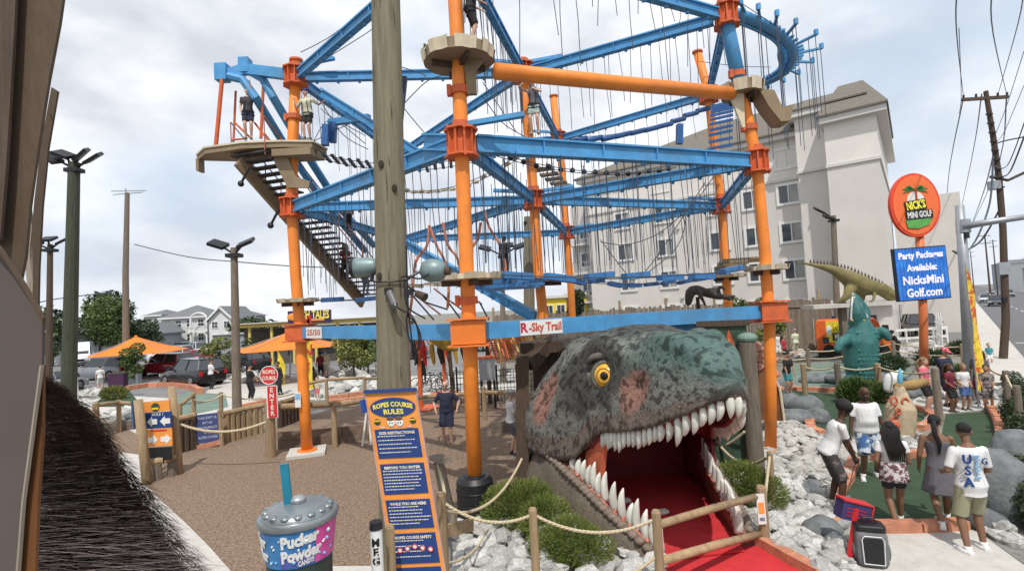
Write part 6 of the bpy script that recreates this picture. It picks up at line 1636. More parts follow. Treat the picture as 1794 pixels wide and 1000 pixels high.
b = MB(M1); b.prism([V((x * k_, y * k_, 0)) for x, y in ((-21, -26), (18, -22), (24, -26), (20, -35), (0, -42), (-18, -40))], V((0, 0, .05)), V((0, 0, .058))); b.build('green_print', mat('putt_green', (.10, .35, .08), .6), sg)
text("NICK'S", M1 @ Matrix.Rotation(R(8), 4, 'Z') @ Matrix.Translation((-2 * k_, -1 * k_, .064)), .42, mat('bright_yellow', (.9, .78, .06), .5), sg, fit=33 * k_, bold=.016)
text("MINI GOLF", M1 @ Matrix.Rotation(R(4), 4, 'Z') @ Matrix.Translation((2 * k_, -18 * k_, .07)), .32, M_white, sg, fit=42 * k_, bold=.01)
M2, w, h = quad_m(P(1568, 438, SP_D - .2), P(1656, 431, SP_D - .2), P(1574, 527, SP_D - .2))
MB(M2).box((0, 0, -.06), (w + .08, h + .08, .14)).build('screen_frame', M_black, sg)
M_led = mat("led_blue", (0.012, 0.09, 0.42), .4, scale=2.5, col2=(.03, .2, .6), var=.3, emit=.35)
MB(M2).box((0, 0, .02), (w, h, .02)).build('screen', M_led, sg)
for k in range(1, 14): MB(M2).box((-w / 2 + w * k / 14, 0, .032), (.012, h, .004)).build('screen_seam', M_navy, sg)
M_lt = mat("led_white", (.62, .6, .78), .4, emit=.5)
for k, (l, f_) in enumerate((('Party Packages', .88), ('Available:', .6), ('NicksMini', .8), ('Golf.com', .7))): text(l, M2 @ Matrix.Translation((0, h * (.36 - .245 * k), .036)), .34 if k < 2 else .44, M_lt, sg, fit=w * f_, bold=.012)

# grey mast arm pole
mp_ = thing('mast_arm_pole', 'grey steel pole with a long pale arm reaching right', 'pole', V((P(1697, 690, 17).x, 17, 0)))
MB().tube([V((P(1700, 680, 17).x, 17, 0)), P(1690, 480, 17), P(1681, 360, 17)], [.17, .15, .125], 16).build('shaft', M_steel, mp_, smooth=True)
MB().tube([P(1686, 397, 16.9), P(1740, 388, 16.5), P(1830, 375, 16)], [.11, .10, .085], 12).build('arm', M_steel, mp_, smooth=True)
MB().cyl(P(1687, 385, 17), P(1688, 408, 17), .2, n=12).build('clamp', M_steel, mp_); MB().box(P(1694, 412, 16.8), (.1, .1, .2)).build('sensor', M_black, mp_)
# street utility pole with wires
up = thing('utility_pole', 'dark utility pole with crossarm and many wires by the pavement', 'pole', V((P(1760, 660, 25).x, 25, 0)))
UD = 25
MB().tube([V((P(1760, 660, UD).x, UD, 0)), P(1762, 560, UD), P(1757, 400, UD), P(1750, 310, UD), P(1740, 240, UD), P(1727, 160, UD)], [.17, .16, .14, .13, .12, .10], 10).build('shaft', M_darkwood, up)
MB().beam(P(1686, 175, UD), P(1766, 170, UD), .12, .15).build('crossarm', M_darkwood, up)
for px, py in ((1688, 170), (1710, 168), (1748, 166), (1764, 165)): MB().cyl(P(px, py + 4, UD), P(px, py - 3, UD), .05, n=6).build('insulator', M_black, up)
MB().tube([P(1735, 310, UD), P(1766, 316, UD), P(1800, 300, UD)], .07, 6).build('street_light_arm', M_darkwood, up)
MB().cyl(P(1741, 318, UD), P(1742, 332, UD), .26, n=14, caps=True).build('ring_lamp', M_steel, up)
for k in range(9): MB().box(P(1733 + k * 2.6, 200 + k * 16, UD - .15), (.3, .1, .06)).build('step_bolt', M_black, up)
MB().box(P(1760, 470, UD - .2), (.55, .05, .6)).build('sign_back', M_steel, up); MB().box(P(1760, 525, UD - .2), (.2, .12, .25)).build('meter', M_black, up)
wr = thing('power_lines', 'thin power lines and thick cables converging on the utility pole', 'power lines', P(1740, 240, UD))
def wire(px, ds, r=.02):
    pts_ = smooth_pts([P(x, y, d) for (x, y), d in zip(px, ds)], 6); MB().tube(pts_, r, 4).build('wire', M_cable, wr)
wire([(1688, 170), (1676, 60), (1680, -40)], [UD, 12, 8], .012); wire([(1764, 167), (1740, 60), (1742, -40)], [UD, 12, 8], .012); wire([(1748, 167), (1784, 40), (1792, -40)], [UD, 13, 9], .012)
wire([(1688, 170), (1660, 330), (1655, 440)], [UD, 60, 120], .03); wire([(1720, 165), (1700, 290), (1672, 420)], [UD, 55, 120], .03); wire([(1764, 167), (1745, 300), (1700, 400), (1680, 440)], [UD, 45, 90, 130], .03)
wire([(1800, 200), (1765, 290), (1742, 290)], [18, 22, UD], .02); wire([(1795, 240), (1750, 250), (1737, 262)], [20, 23, UD], .03); wire([(1795, 238), (1770, 300), (1755, 310)], [19, 22, UD], .03); wire([(1740, 270), (1735, 350), (1715, 410), (1690, 445), (1670, 440)], [UD, 24, 22, 19, 17.5], .04)
wire([(1755, 360), (1720, 420), (1690, 440)], [UD, 26, 30], .04); wire([(1794, 150), (1760, 230), (1745, 250)], [20, 23, UD], .012); wire([(1794, 90), (1762, 190), (1742, 240)], [18, 22, UD], .012)
wire([(1745, 250), (1722, 340), (1700, 400)], [UD, 40, 80], .03); wire([(1680, 50), (1684, 170), (1680, 200)], [14, 20, UD], .01)
for k, (px, yt, d, lb) in enumerate(((1668, 355, 60, 'nearest'), (1676, 370, 85, 'second'), (1725, 410, 110, 'third'), (1739, 420, 150, 'fourth'), (1700, 440, 190, 'farthest'))):
    t = thing('utility_pole', 'distant utility pole along the street, ' + lb + ' of the far ones', 'pole', V((P(px, 500, d).x, d, 0)), 'distant utility poles')
    tp = P(px, yt, d); MB().cyl((tp.x, d, 0), tp, .2, .12, 8).build('shaft', M_darkwood, t)
    for q in (0, 1): MB().beam(tp - V((1.2, 0, .4 + 1.6 * q)), tp - V((-1.2, 0, .4 + 1.6 * q)), .14, .14).build('crossarm', M_darkwood, t)
# feather flags
def feather(px, ytop, pyb, d, wpx, m, label, txt=None, lean=0):
    t = thing('feather_flag', label, 'flag', V((P(px, pyb, d).x, d, 0))); zt2 = P(px, ytop, d).z; x0 = P(px, pyb, d).x; w = wpx / 897 * d
    MB().cyl((x0, d, 0), (x0 + lean, d, zt2), .025, .012, 6).build('pole', M_steel, t)
    L_ = []; R_ = []
    for k in range(13):
        u = k / 12; z = .5 + (zt2 - .55) * u; xx = x0 + lean * z / zt2; wave = .06 * math.sin(u * 9)
        ww = w * (math.sin(min(1, (1 - u) * 2.2) * math.pi / 2)); L_.append(V((xx, d - .02 + wave, z))); R_.append(V((xx + ww, d + .02 - wave, z - .12 * ww)))
    b = MB()
    for a_, c_, a2, c2 in zip(L_, R_, L_[1:], R_[1:]): b.add([a_, c_, c2, a2], [(0, 1, 2, 3)])
    b.build('banner', m, t)
    if txt:
        for k, ch in enumerate(txt):
            u = .85 - .75 * k / len(txt); z = .5 + (zt2 - .55) * u; text(ch, frame_m(V((x0 + w * .5 + lean * z / zt2, d - .1, z)), (1, 0, 0), (0, 0, 1)), (zt2 - 1) / len(txt) * .9, M_red, t, ex=.004, bold=.008)
feather(1709, 458, 655, 16.0, 15, mat('flag_yellow', (.75, .55, .05), .7, scale=3, col2=(.6, .12, .03), thresh=(.5, .54)), 'yellow and red feather flag right of the grey steel pole', None, .0)
feather(534, 540, 640, 25, 13, M_yellow, 'yellow feather flag beside the purple roof sign', 'MINI')
feather(487, 610, 640, 27, 11, M_yellow, 'small yellow banner under the orange umbrella')
# small cabinet-style sign on a red post at the bottom right
SD = 7.4
bs2 = thing('box_sign', 'blue and red box sign on a slanted red post beside the backpack', 'sign', V((P(1492, 1000, SD).x, SD, 0)))
MB().beam(V((P(1488, 1010, 7.3).x, 7.3, 0)), P(1500, 890, SD), .05, .05).build('post', M_red, bs2)
M3, w, h = quad_m(P(1476, 876, SD), P(1526, 888, SD), P(1476, 908, SD)); MB(M3).box((0, 0, -.09), (w, h, .18)).build('box', mat('dusky_blue', (.045, .035, .12), .5), bs2); MB(M3).box((0, h / 2 + .012, -.09), (w + .02, .02, .22)).build('top', M_red, bs2); MB(M3).box((w / 2 + .012, 0, -.09), (.02, h, .2)).build('side', M_red, bs2)
for k in range(3): MB(M3).box((0, .04 - .05 * k, .004), (w * .7, .012, .004)).build('text_line', mat('faint_red_text', (.4, .03, .05), .5), bs2)
# soft backpack pet carrier
bk = thing('pet_carrier', 'grey and black pet carrier bag standing on the pale walk', 'bag', gbase(1530, 990))
c = gbase(1527, 988); Mb = Matrix.Translation(c) @ Matrix.Rotation(R(-20), 4, 'Z')
def rbox(sx, sy, z0, z1, bul=.0, n=28, e=.35):
    rr = []
    for k in range(9):
        u = k / 8; z = z0 + (z1 - z0) * u; s = 1 + bul * math.sin(math.pi * u) - (.12 if k in (0, 8) else 0)
        rr.append([V((sx / 2 * s * math.copysign(abs(math.cos(2 * math.pi * j / n)) ** e, math.cos(2 * math.pi * j / n)), sy / 2 * s * math.copysign(abs(math.sin(2 * math.pi * j / n)) ** e, math.sin(2 * math.pi * j / n)), z)) for j in range(n)])
    return rr
M_gbag = mat('grey_fabric', (.15, .15, .155), .85, var=.2, bump=.3)
b = MB(Mb); b.loft(rbox(.38, .30, .02, .5, .05)); b.build('body', M_gbag, bk, smooth=True)
b = MB(Mb); b.loft(rbox(.36, .28, .48, .57, .02)); b.build('lid', M_black, bk, smooth=True)
b = MB(Mb @ Matrix.Translation((0, -.165, .25))); b.box((0, 0, 0), (.22, .03, .33)); b.build('mesh_window', M_black, bk)
b = MB(Mb); b.tube([(-.12, -.18, .08), (-.13, -.18, .4), (-.1, -.18, .45), (.1, -.18, .45), (.13, -.18, .4), (.12, -.18, .08), (-.12, -.18, .08)], .007, 5); b.build('piping', M_white, bk)
b = MB(Mb); b.tube([(-.1, 0, .57), (-.06, 0, .64), (.06, 0, .64), (.1, 0, .57)], .014, 6); b.build('handle', M_black, bk)
for s in (-1, 1): b = MB(Mb @ Matrix.Translation((s * .2, 0, .2))); b.ell((0, 0, 0), (.035, .1, .13), nu=10, nv=8); b.build('side_pocket', M_gbag, bk, smooth=True)

# ---------------------------------------------------------------- light poles on the left
def light_pole(px, ytop, pyb, d, r, label, lamps, m=M_oldwood, lean=0):
    t = thing('light_pole', label, 'light pole', V((P(px, pyb, d).x, d, 0)), 'wooden light poles'); x0 = P(px, pyb, d).x; tp = P(px + lean, ytop, d)
    MB().cyl((x0, d, 0), tp, r, r * .72, 12).build('shaft', m, t)
    for dx, dz, rx in lamps:
        e = tp + V((dx, -.1, dz)); MB().tube([tp - V((0, 0, .25)), e - V((dx * .3, 0, .1))], .045, 6).build('arm', M_black, t)
        MB().box(e, (.62, .45, .12), rot=Matrix.Rotation(rx, 3, 'Y') @ Matrix.Rotation(.5, 3, 'X')).build('lamp_head', M_black, t)
    MB().box(tp - V((0, 0, .3)), (.5, .4, .14)).build('mount', M_black, t)
    return t
Mdg = mat('dark_green_pole', (.055, .06, .04), .85, var=.3, stretch=(5, 5, .4))
light_pole(117, 285, 655, 19, .26, 'thick dark light pole with four floodlights at the far left', [(-.75, .2, .7), (.35, .25, -.7), (.8, .1, -.5), (-.3, .3, .4)], Mdg, lean=13)
light_pole(84, 428, 660, 25, .16, 'thin dark light pole next to the camera wall', [(-.7, .1, .3), (.75, .15, -.4), (0, .25, 0)], M_darkwood, lean=4)
light_pole(414, 434, 682, 19.5, .17, 'grey light pole with two flat lamp heads left of the stairs', [(-.55, .15, .35), (.5, .15, -.35)], M_oldwood, lean=-4)
light_pole(1468, 378, 600, 31, .2, 'weathered light pole in front of the hotel bay', [(-.9, .35, .5), (-.35, -.1, .3)], M_oldwood, lean=-8)
light_pole(880, 440, 640, 27, .16, 'light pole with lamps behind the centre orange pole', [(-.9, .2, .3), (.9, .2, -.3), (.3, .3, 0)], M_oldwood)
light_pole(926, 380, 640, 24, .3, 'wooden pole directly behind the rear orange pole', [], M_pole)
t = thing('antenna_pole', 'tall grey utility pole with thin crosswise antenna left of the houses', 'pole', V((P(220, 610, 40).x, 40, 0)))
MB().tube([V((P(220, 612, 40).x, 40, 0)), P(220, 480, 40), P(223, 338, 40)], [.26, .22, .17], 10).build('shaft', M_oldwood, t); MB().cyl(P(221, 340, 40), P(220, 330, 40), .05, n=6).build('mast', M_steel, t)
for a_, b_ in (((195, 335), (256, 334)), ((198, 341), (250, 337))): MB().cyl(P(*a_, 40), P(*b_, 40), .04, n=5).build('antenna_rod', M_steel, t)
tag(MB().tube(smooth_pts([P(235, 428, 40), P(330, 450, 38), P(420, 459, 36), P(510, 466, 34), P(620, 470, 32)], 5), .035, 4).build('overhead_wire', M_cable), 'long sagging wire from the antenna pole to the right', 'wire')
tag(MB().tube(smooth_pts([P(66, 530, 40), P(110, 522, 40), P(195, 512, 40)], 5), .04, 4).build('overhead_wire', M_cable), 'short wire crossing behind the thick light pole', 'wire')
light_pole(118, 548, 620, 60, .1, 'small distant double lamp near the flat-roofed shop', [(-.8, 0, 0), (.8, 0, 0)], M_steel)

# ---------------------------------------------------------------- umbrellas
def umbrella(pxl, pxr, px0, yap, ye, pyb, label):
    d = gbase((pxl + pxr) / 2, pyb).y; a_ = P(px0, yap, d); x0, x1 = P(pxl, ye, d), P(pxr, ye, d); ze = (x0.z + x1.z) / 2; cx = (x0.x + x1.x) / 2; hwid = (x1.x - x0.x) / 2
    t = thing('patio_umbrella', label, 'umbrella', V((cx, d, 0)), 'orange patio umbrellas'); M_u = mat('umbrella_orange', (.72, .2, .025), .8, var=.06, scale=2)
    cs = [V((cx + sx * hwid, d + sy * hwid, ze)) for sx, sy in ((-1, -.25), (-.35, -1), (1, -.45), (.6, 1), (-.6, 1))]
    ap = V((a_.x, d, a_.z)); b = MB(); vs = [ap]; fs = []
    n = len(cs)
    for i, c_ in enumerate(cs):
        for k in range(1, 5):
            q = ap.lerp(c_, k / 4) - V((0, 0, .12 * math.sin(math.pi * k / 4))); vs.append(q)
    for i in range(n):
        j = (i + 1) % n; fs.append((0, 1 + i * 4, 1 + j * 4))
        for k in range(3): fs.append((1 + i * 4 + k, 2 + i * 4 + k, 2 + j * 4 + k, 1 + j * 4 + k))
    b.add(vs, fs); o = b.build('canopy', M_u, t); md = o.modifiers.new('s', 'SOLIDIFY'); md.thickness = .02
    MB().cyl((cx, d, 0), ap, .05, n=8).build('pole', M_steel, t); MB().ell(ap, (.12, .12, .08), nu=8, nv=6).build('finial', M_u, t)
    for c_ in cs: MB().cyl(ap - V((0, 0, .1)), c_ - V((0, 0, .02)), .02, n=5).build('rib', M_steel, t)
umbrella(168, 314, 238, 589, 618, 664, 'orange square umbrella behind the young tree on the left')
umbrella(416, 594, 512, 578, 609, 668, 'orange square umbrella behind the left orange pole')

# ---------------------------------------------------------------- shop behind the umbrella and yellow building
sh = thing('yellow_canopy_shop', 'long low shop with a yellow canopy edge and dark interior', 'building', far(560, 46))
a_, b_ = P(422, 578, 46), P(700, 568, 44)
MB().box(((a_.x + b_.x) / 2, 48.5, 1.6), (b_.x - a_.x, 4, 3.2)).build('wall', mat('shop_dark', (.09, .08, .07), .8, var=.3, scale=.7), sh)
MB().beam(V((a_.x, 45.6, 3.55)), V((b_.x, 45.6, 3.55)), .5, .35).build('canopy_edge', mat('pale_yellow', (.62, .5, .16), .6), sh)
MB().box(((a_.x + b_.x) / 2, 47.5, 3.75), (b_.x - a_.x, 5, .08)).build('roof', M_trim, sh)
for k in range(7): MB().box((a_.x + 1.0 + k * (b_.x - a_.x - 1) / 7, 45.6, 1.7), (.2, .2, 3.4)).build('column', mat('pale_yellow', (.62, .5, .16), .6), sh)
for k in range(5): MB().box((a_.x + 2.2 + k * 2.7, 46.45, 1.5), (1.9, .06, 1.4)).build('window', M_glass, sh)
fs_ = thing('roof_sign', 'purple roof sign with yellow lettering above the yellow canopy', 'sign', P(545, 553, 45))
M4, w, h = panel(fs_, [(505, 545), (580, 542), (505, 566)], 45, mat('deep_purple', (.035, .02, .09), .5), th=.2)
text('FISH TALES', M4 @ Matrix.Translation((w * .1, h * .1, .11)), 1.0, mat('sign_yellow_text', (.8, .68, .12), .5), fs_, fit=w * .72, bold=.03); MB(M4).box((w * .1, -h * .3, .11), (w * .5, .16, .03)).build('text_line', M_sorange, fs_)
MB(M4).ell((-w * .36, 0, .12), (.6, .35, .06), nu=12, nv=6).build('fish_print', M_sorange, fs_)
for k in (-1, 1): MB().cyl(P(545 + 30 * k, 566, 45.2), V((P(545 + 30 * k, 566, 45).x, 45.2, 3.7)), .08, n=6).build('leg', M_steel, fs_)
for k, (x0, x1, yt, yb, lb) in enumerate(((950, 992, 524, 556, 'bright yellow house with dark windows behind the rear poles'), (1002, 1028, 518, 552, 'narrow yellow house right of the bigger yellow one'))):
    d = 52; a_, b_ = P(x0, yt, d), P(x1, yt, d); t = thing('yellow_house', lb, 'house', V(((a_.x + b_.x) / 2, d, 0)), 'yellow houses')
    MB().box(((a_.x + b_.x) / 2, d + 3, a_.z / 2), (b_.x - a_.x, 6, a_.z)).build('wall', M_yellow, t)
    MB().box(((a_.x + b_.x) / 2, d + 3, a_.z + .15), (b_.x - a_.x + .6, 6.6, .25)).build('roof', M_trim, t)
    for q in range(2 if k == 0 else 1):
        f = MB().box((a_.x + (b_.x - a_.x) * (q + .5) / (2 - k), d - .04, a_.z - 1.2), (.95, .1, 1.2)).build('window', M_white, t); 
        for s in (-1, 1): MB().box((a_.x + (b_.x - a_.x) * (q + .5) / (2 - k) + s * .2, d - .1, a_.z - 1.2), (.34, .06, 1.0)).build('pane', M_glass, f)
# grey block building behind
t = thing('grey_wall_building', 'low grey wall right of the white houses', 'wall', far(400, 50)); a_, b_ = P(375, 588, 50), P(445, 588, 50)
MB().box(((a_.x + b_.x) / 2, 50, 1.4), (b_.x - a_.x, .4, 2.8)).build('panel', M_gsid, t)
MB().box(((a_.x + b_.x) / 2, 49.9, 2.85), (b_.x - a_.x + .2, .6, .1)).build('coping', M_trim, t)
# ---------------------------------------------------------------- people
SK = {'dark': (.085, .043, .026), 'brown': (.2, .105, .062), 'tan': (.42, .235, .15), 'fair': (.56, .35, .26)}
def cmat(nm, col, **k): return mat('cloth_' + nm, col, .85, **dict(dict(var=.12, scale=14, bump=.25, bscale=60), **k))
CL = {
 'white': cmat('white', (.66, .66, .66)), 'black': cmat('black', (.02, .02, .022)), 'navy': cmat('navy', (.02, .024, .05)),
 'grey': cmat('grey', (.12, .115, .13)), 'charcoal': cmat('charcoal', (.05, .045, .05)), 'teal': cmat('teal', (.05, .25, .28)), 'pink': cmat('pink', (.62, .13, .19)),
 'red': cmat('red', (.42, .04, .05)), 'olive': cmat('olive', (.32, .31, .2)), 'blue': cmat('blue', (.07, .13, .3)), 'cream': cmat('cream', (.6, .58, .42)),
 'tropic': cmat('tropic', (.5, .55, .58), scale=9, col2=(.05, .12, .28), thresh=(.47, .53)), 'printskirt': cmat('printskirt', (.55, .5, .5), scale=16, col2=(.12, .05, .06), thresh=(.46, .54)),
 'ripped': cmat('ripped', (.05, .045, .045), scale=10, col2=(.16, .14, .13), thresh=(.55, .6)), 'floral': cmat('floral', (.5, .5, .45), scale=12, col2=(.12, .3, .3), thresh=(.5, .55)),
 'camo': cmat('camo', (.3, .26, .24), scale=10, col2=(.07, .06, .06), thresh=(.47, .53)), 'lightgreen': cmat('lightgreen', (.6, .68, .5)),
 'maroon': cmat('maroon', (.16, .02, .04)), 'denim': cmat('denim', (.1, .16, .26)),
}
def skin_m(k): return mat('skin_' + k, SK[k], .5, var=.06, scale=8, spec=.35)
HM = {'black': mat('hair_black', (.012, .01, .01), .55, scale=30, stretch=(8, 8, 1), bump=.6), 'brown': mat('hair_brown', (.07, .035, .018), .55, scale=30, stretch=(8, 8, 1), bump=.6), 'fair': mat('hair_fair', (.25, .16, .08), .55, scale=30, stretch=(8, 8, 1), bump=.6), 'grey': mat('hair_grey', (.3, .3, .3), .6), 'reddish': mat('hair_reddish', (.13, .045, .015), .55, scale=30, bump=.6)}
M_eyed = mat('eye_dark', (.015, .01, .01), .2); M_eyew = mat('eye_white', (.6, .58, .55), .3); M_lips = mat('lips', (.3, .1, .08), .5)
def ik(a, b, l1, l2, pole):
    a, b = V(a), V(b); d = b - a; L_ = min(d.length, (l1 + l2) * .999); dn_ = d.normalized(); b = a + dn_ * L_
    x = (l1 * l1 - l2 * l2 + L_ * L_) / (2 * L_); h = math.sqrt(max(0, l1 * l1 - x * x)); pl = V(pole); pl = (pl - dn_ * pl.dot(dn_)); pl = pl.normalized() if pl.length > 1e-4 else V((0, 1, 0))
    return a + dn_ * x + pl * h, b
def person(loc, rz, H=1.72, skin='tan', top='white', bottom='navy', hair='black', hairstyle='short', shoes='white', label='', group=None, lean=0, side=0, feet=None, hands=None, head=(0, 0), build_=1.0, belly=0, sleeve=.5, legs=.45, toptype='tee', bottomtype='shorts', fine=False, knees=None, extra=None, beard=False, glasses=False, scale_hips=1.0, cap=None, harness=False):
    k = H / 1.75; t = thing('person', label, 'person', V(loc), group, rz=rz)
    vox = .011 if fine else .018
    S = lambda x, y, z: V((x * k, y * k, z * k))
    la = R(lean); 
    def sp(u, y=0.0):          # along the spine from pelvis (0) to neck base (1)
        L_ = .52; return S(math.sin(R(side)) * L_ * u, math.sin(la) * L_ * u + y, .93 + math.cos(la) * L_ * u)
    pel = sp(0); nb = sp(1)
    feet = feet or ((-.10, 0, 0), (.10, .02, 0)); hands = hands or ((-.27, .06, .80), (.27, .06, .80))
    bw = build_
    b = MB()
    hips = [pel + S(-.085 * scale_hips, 0, -.03), pel + S(.085 * scale_hips, 0, -.03)]
    def er(u, w, d, y=0.0, n=18):
        c = sp(u, y); return [c + S(w * bw * math.cos(2 * math.pi * j / n), d * bw * math.sin(2 * math.pi * j / n) * math.cos(la * .6), -d * math.sin(2 * math.pi * j / n) * math.sin(la)) for j in range(n)]
    def torso(ex=0.0, u0=-.15, u1=.98, lower=None):
        prof = [(-.17, .125 * scale_hips, .09, 0), (-.05, .16 * scale_hips, .115, -.005), (.12, .145 * scale_hips, .11, .005), (.32, .128, .10 + belly * .5, .012 + belly * .4), (.5, .14, .11 + belly * .2, .012 + belly * .2), (.68, .162, .122, .008), (.82, .168, .11, 0), (.92, .13, .088, -.005), (1.0, .068, .06, -.005), (1.06, .055, .055, .0)]
        us = [p[0] for p in prof]; rr = []
        for i in range(15):
            u = u0 + (u1 - u0) * i / 14; w = ipol(us, [p[1] for p in prof], u); d = ipol(us, [p[2] for p in prof], u); y = ipol(us, [p[3] for p in prof], u)
            if belly: w += belly * .35 * math.exp(-((u - .3) / .25) ** 2)
            fl = 0
            if lower and u < .3: fl = lower * (.3 - u) / .45
            rr.append(er(u, w + ex + fl, d + ex + fl, y))
        return rr
    b.loft(torso(0, -.17, 1.04))
    hd0 = nb + S(0, .015, .02); pitch, yaw = head
    hc = nb + S(0, .03 + .05 * math.sin(R(pitch)), .175)
    b.caps(nb - S(0, 0, .03), nb.lerp(hc, .55), .054 * k, .05 * k, 12)
    HR = Matrix.Rotation(R(yaw), 3, 'Z') @ Matrix.Rotation(-R(pitch), 3, 'X')
    hs = k * (1.06 if H > 1.5 else 1.06 * 1.75 / H * .86)
    def hpt(x, y, z): return hc + HR @ (V((x, y, z)) * hs)
    b.ell(hpt(0, -.012, .028), (.074 * hs, .092 * hs, .088 * hs), rot=HR, nu=18, nv=12); b.ell(hpt(0, .022, -.035), (.056 * hs, .066 * hs, .078 * hs), rot=HR, nu=16, nv=10)
    b.ell(hpt(0, .045, -.078), (.034 * hs, .032 * hs, .028 * hs), rot=HR, nu=10, nv=8)
    b.caps(hpt(0, .086, .012), hpt(0, .104, -.022), .010 * hs, .016 * hs, 8)
    for s in (-1, 1): b.ell(hpt(s * .077, -.008, -.008), (.012 * hs, .02 * hs, .032 * hs), rot=HR, nu=8, nv=6)
    legj = []; armj = []
    for s, hpj, ft in ((-1, hips[0], feet[0]), (1, hips[1], feet[1])):
        ank = S(ft[0], ft[1], ft[2] + .075); kp = V((s * .12, 1, 0)) if not knees else V(knees)
        kn, ank = ik(hpj, ank, .43 * k, .43 * k, kp); legj.append((hpj, kn, ank))
        b.caps(hpj, kn, .086 * k * bw, .056 * k, 14); b.caps(kn, kn.lerp(ank, .35), .056 * k, .057 * k, 12); b.caps(kn.lerp(ank, .3), ank, .057 * k, .036 * k, 12)
        fa = (-ft[3] if len(ft) > 3 else 0); tp = ank + Matrix.Rotation(R(fa), 3, 'Z') @ S(0, .15, -.045 - (ft[2] * .3)); b.caps(ank + S(0, -.02, -.03), tp, .038 * k, .028 * k, 10)
        legj[-1] = legj[-1] + (tp,)
    sh_up = sp(.87)
    for s, hn_ in ((-1, hands[0]), (1, hands[1])):
        shj = sh_up + S(s * .175 * bw ** .5, 0, 0); tgt = S(*hn_[:3]); pl = V(hn_[3]) if len(hn_) > 3 else V((s * .45, -1, -.3))
        el, wr_ = ik(shj, tgt, .29 * k, .25 * k, pl); armj.append((shj, el, wr_))
        b.caps(shj, el, .05 * k * bw ** .5, .038 * k, 12); b.caps(el, el.lerp(wr_, .4), .04 * k, .037 * k, 10); b.caps(el.lerp(wr_, .3), wr_, .038 * k, .025 * k, 10)
        d = (wr_ - el).normalized(); side_v = d.cross(V((0, 1, .2))).normalized() * 1.0
        if side_v.length < .1: side_v = V((1, 0, 0))
        palm = wr_ + d * .05 * k; nrm_ = side_v.cross(d).normalized()
        b.caps(wr_, palm, .024 * k, .03 * k, 10)
        for f in range(4):
            o_ = nrm_ * (f - 1.5) * .019 * k; ln = [.058, .068, .064, .05][f] * k; q0 = palm + d * .015 * k + o_; q1 = q0 + d * ln * .55; q2 = q1 + (d * .7 - side_v * s * .7).normalized() * ln * .5
            b.caps(q0, q1, .0095 * k, .0085 * k, 7); b.caps(q1, q2, .0085 * k, .007 * k, 7)
        q0 = wr_ + d * .02 * k + nrm_ * .02 * k * (1 if hn_[1] >= 0 else -1); q1 = q0 + (d + nrm_ * .8).normalized() * .045 * k; b.caps(q0, q1, .011 * k, .009 * k, 7)
    rm = lambda v_: [('REMESH', dict(mode='VOXEL', voxel_size=v_, use_smooth_shade=True)), ('SMOOTH', dict(factor=.5, iterations=2))]
    b.build('body', skin_m(skin), t, local=True, mods=rm(vox))
    # face
    for s in (-1, 1):
        e = MB(); e.ell(hpt(s * .03, .083, .012), (.013 * hs, .008 * hs, .008 * hs), rot=HR, nu=8, nv=6); e.build('eye', M_eyew if not glasses else M_eyed, t, local=True)
        MB().ell(hpt(s * .03, .0895, .012), (.006 * hs, .004 * hs, .006 * hs), rot=HR, nu=8, nv=6).build('pupil', M_eyed, t, local=True)
        if fine: MB().caps(hpt(s * .018, .092, .03), hpt(s * .045, .082, .031), .004 * hs, .003 * hs, 6).build('eyebrow', HM[hair] if hair else HM['brown'], t, local=True)
    if fine: MB().caps(hpt(-.02, .088, -.048), hpt(.02, .088, -.048), .006 * hs, .006 * hs, 6).build('mouth', M_lips, t, local=True)
    if glasses:
        g = MB()
        for s in (-1, 1): g.ell(hpt(s * .032, .092, .012), (.026 * hs, .008 * hs, .019 * hs), rot=HR, nu=10, nv=6)
        g.caps(hpt(-.07, .02, .015), hpt(-.05, .09, .015), .004 * hs, .004 * hs, 5); g.caps(hpt(.07, .02, .015), hpt(.05, .09, .015), .004 * hs, .004 * hs, 5); g.build('sunglasses', M_black, t, local=True)
    if beard: MB().ell(hpt(0, .04, -.068), (.058 * hs, .058 * hs, .05 * hs), rot=HR, nu=14, nv=8).build('beard', HM[hair or 'black'], t, smooth=True, local=True)
    if hair and hairstyle:
        h = MB(); sp_ = 1.0
        if hairstyle == 'afro': h.ell(hpt(0, -.03, .06), (.115 * hs, .125 * hs, .105 * hs), rot=HR, nu=18, nv=12, jit=.05)
        elif hairstyle == 'bun': h.ell(hpt(0, -.022, .038), (.081 * hs, .096 * hs, .088 * hs), rot=HR, nu=16, nv=10); h.ell(hpt(0, -.05, .14), (.04 * hs,) * 3, nu=10, nv=8)
        else: h.ell(hpt(0, -.028, .042), (.081 * hs, .094 * hs, .084 * hs), rot=HR, nu=18, nv=12, jit=.015)
        if hairstyle == 'long':
            for j in range(7):
                x = (j - 3) * .024; h.tube([hpt(x, -.06, .08), hpt(x * 1.3, -.11, 0), hpt(x * 1.4, -.12, -.12), nb + S(x * 1.5, -.13, -.06), nb + S(x * 1.2, -.13, -.22)], [.03 * hs, .035 * hs, .034 * hs, .03 * hs, .012 * hs], 8)
            for s in (-1, 1): h.tube([hpt(s * .07, 0, .04), hpt(s * .085, -.01, -.06), nb + S(s * .10, -.02, .0)], [.025 * hs, .026 * hs, .015 * hs], 8)
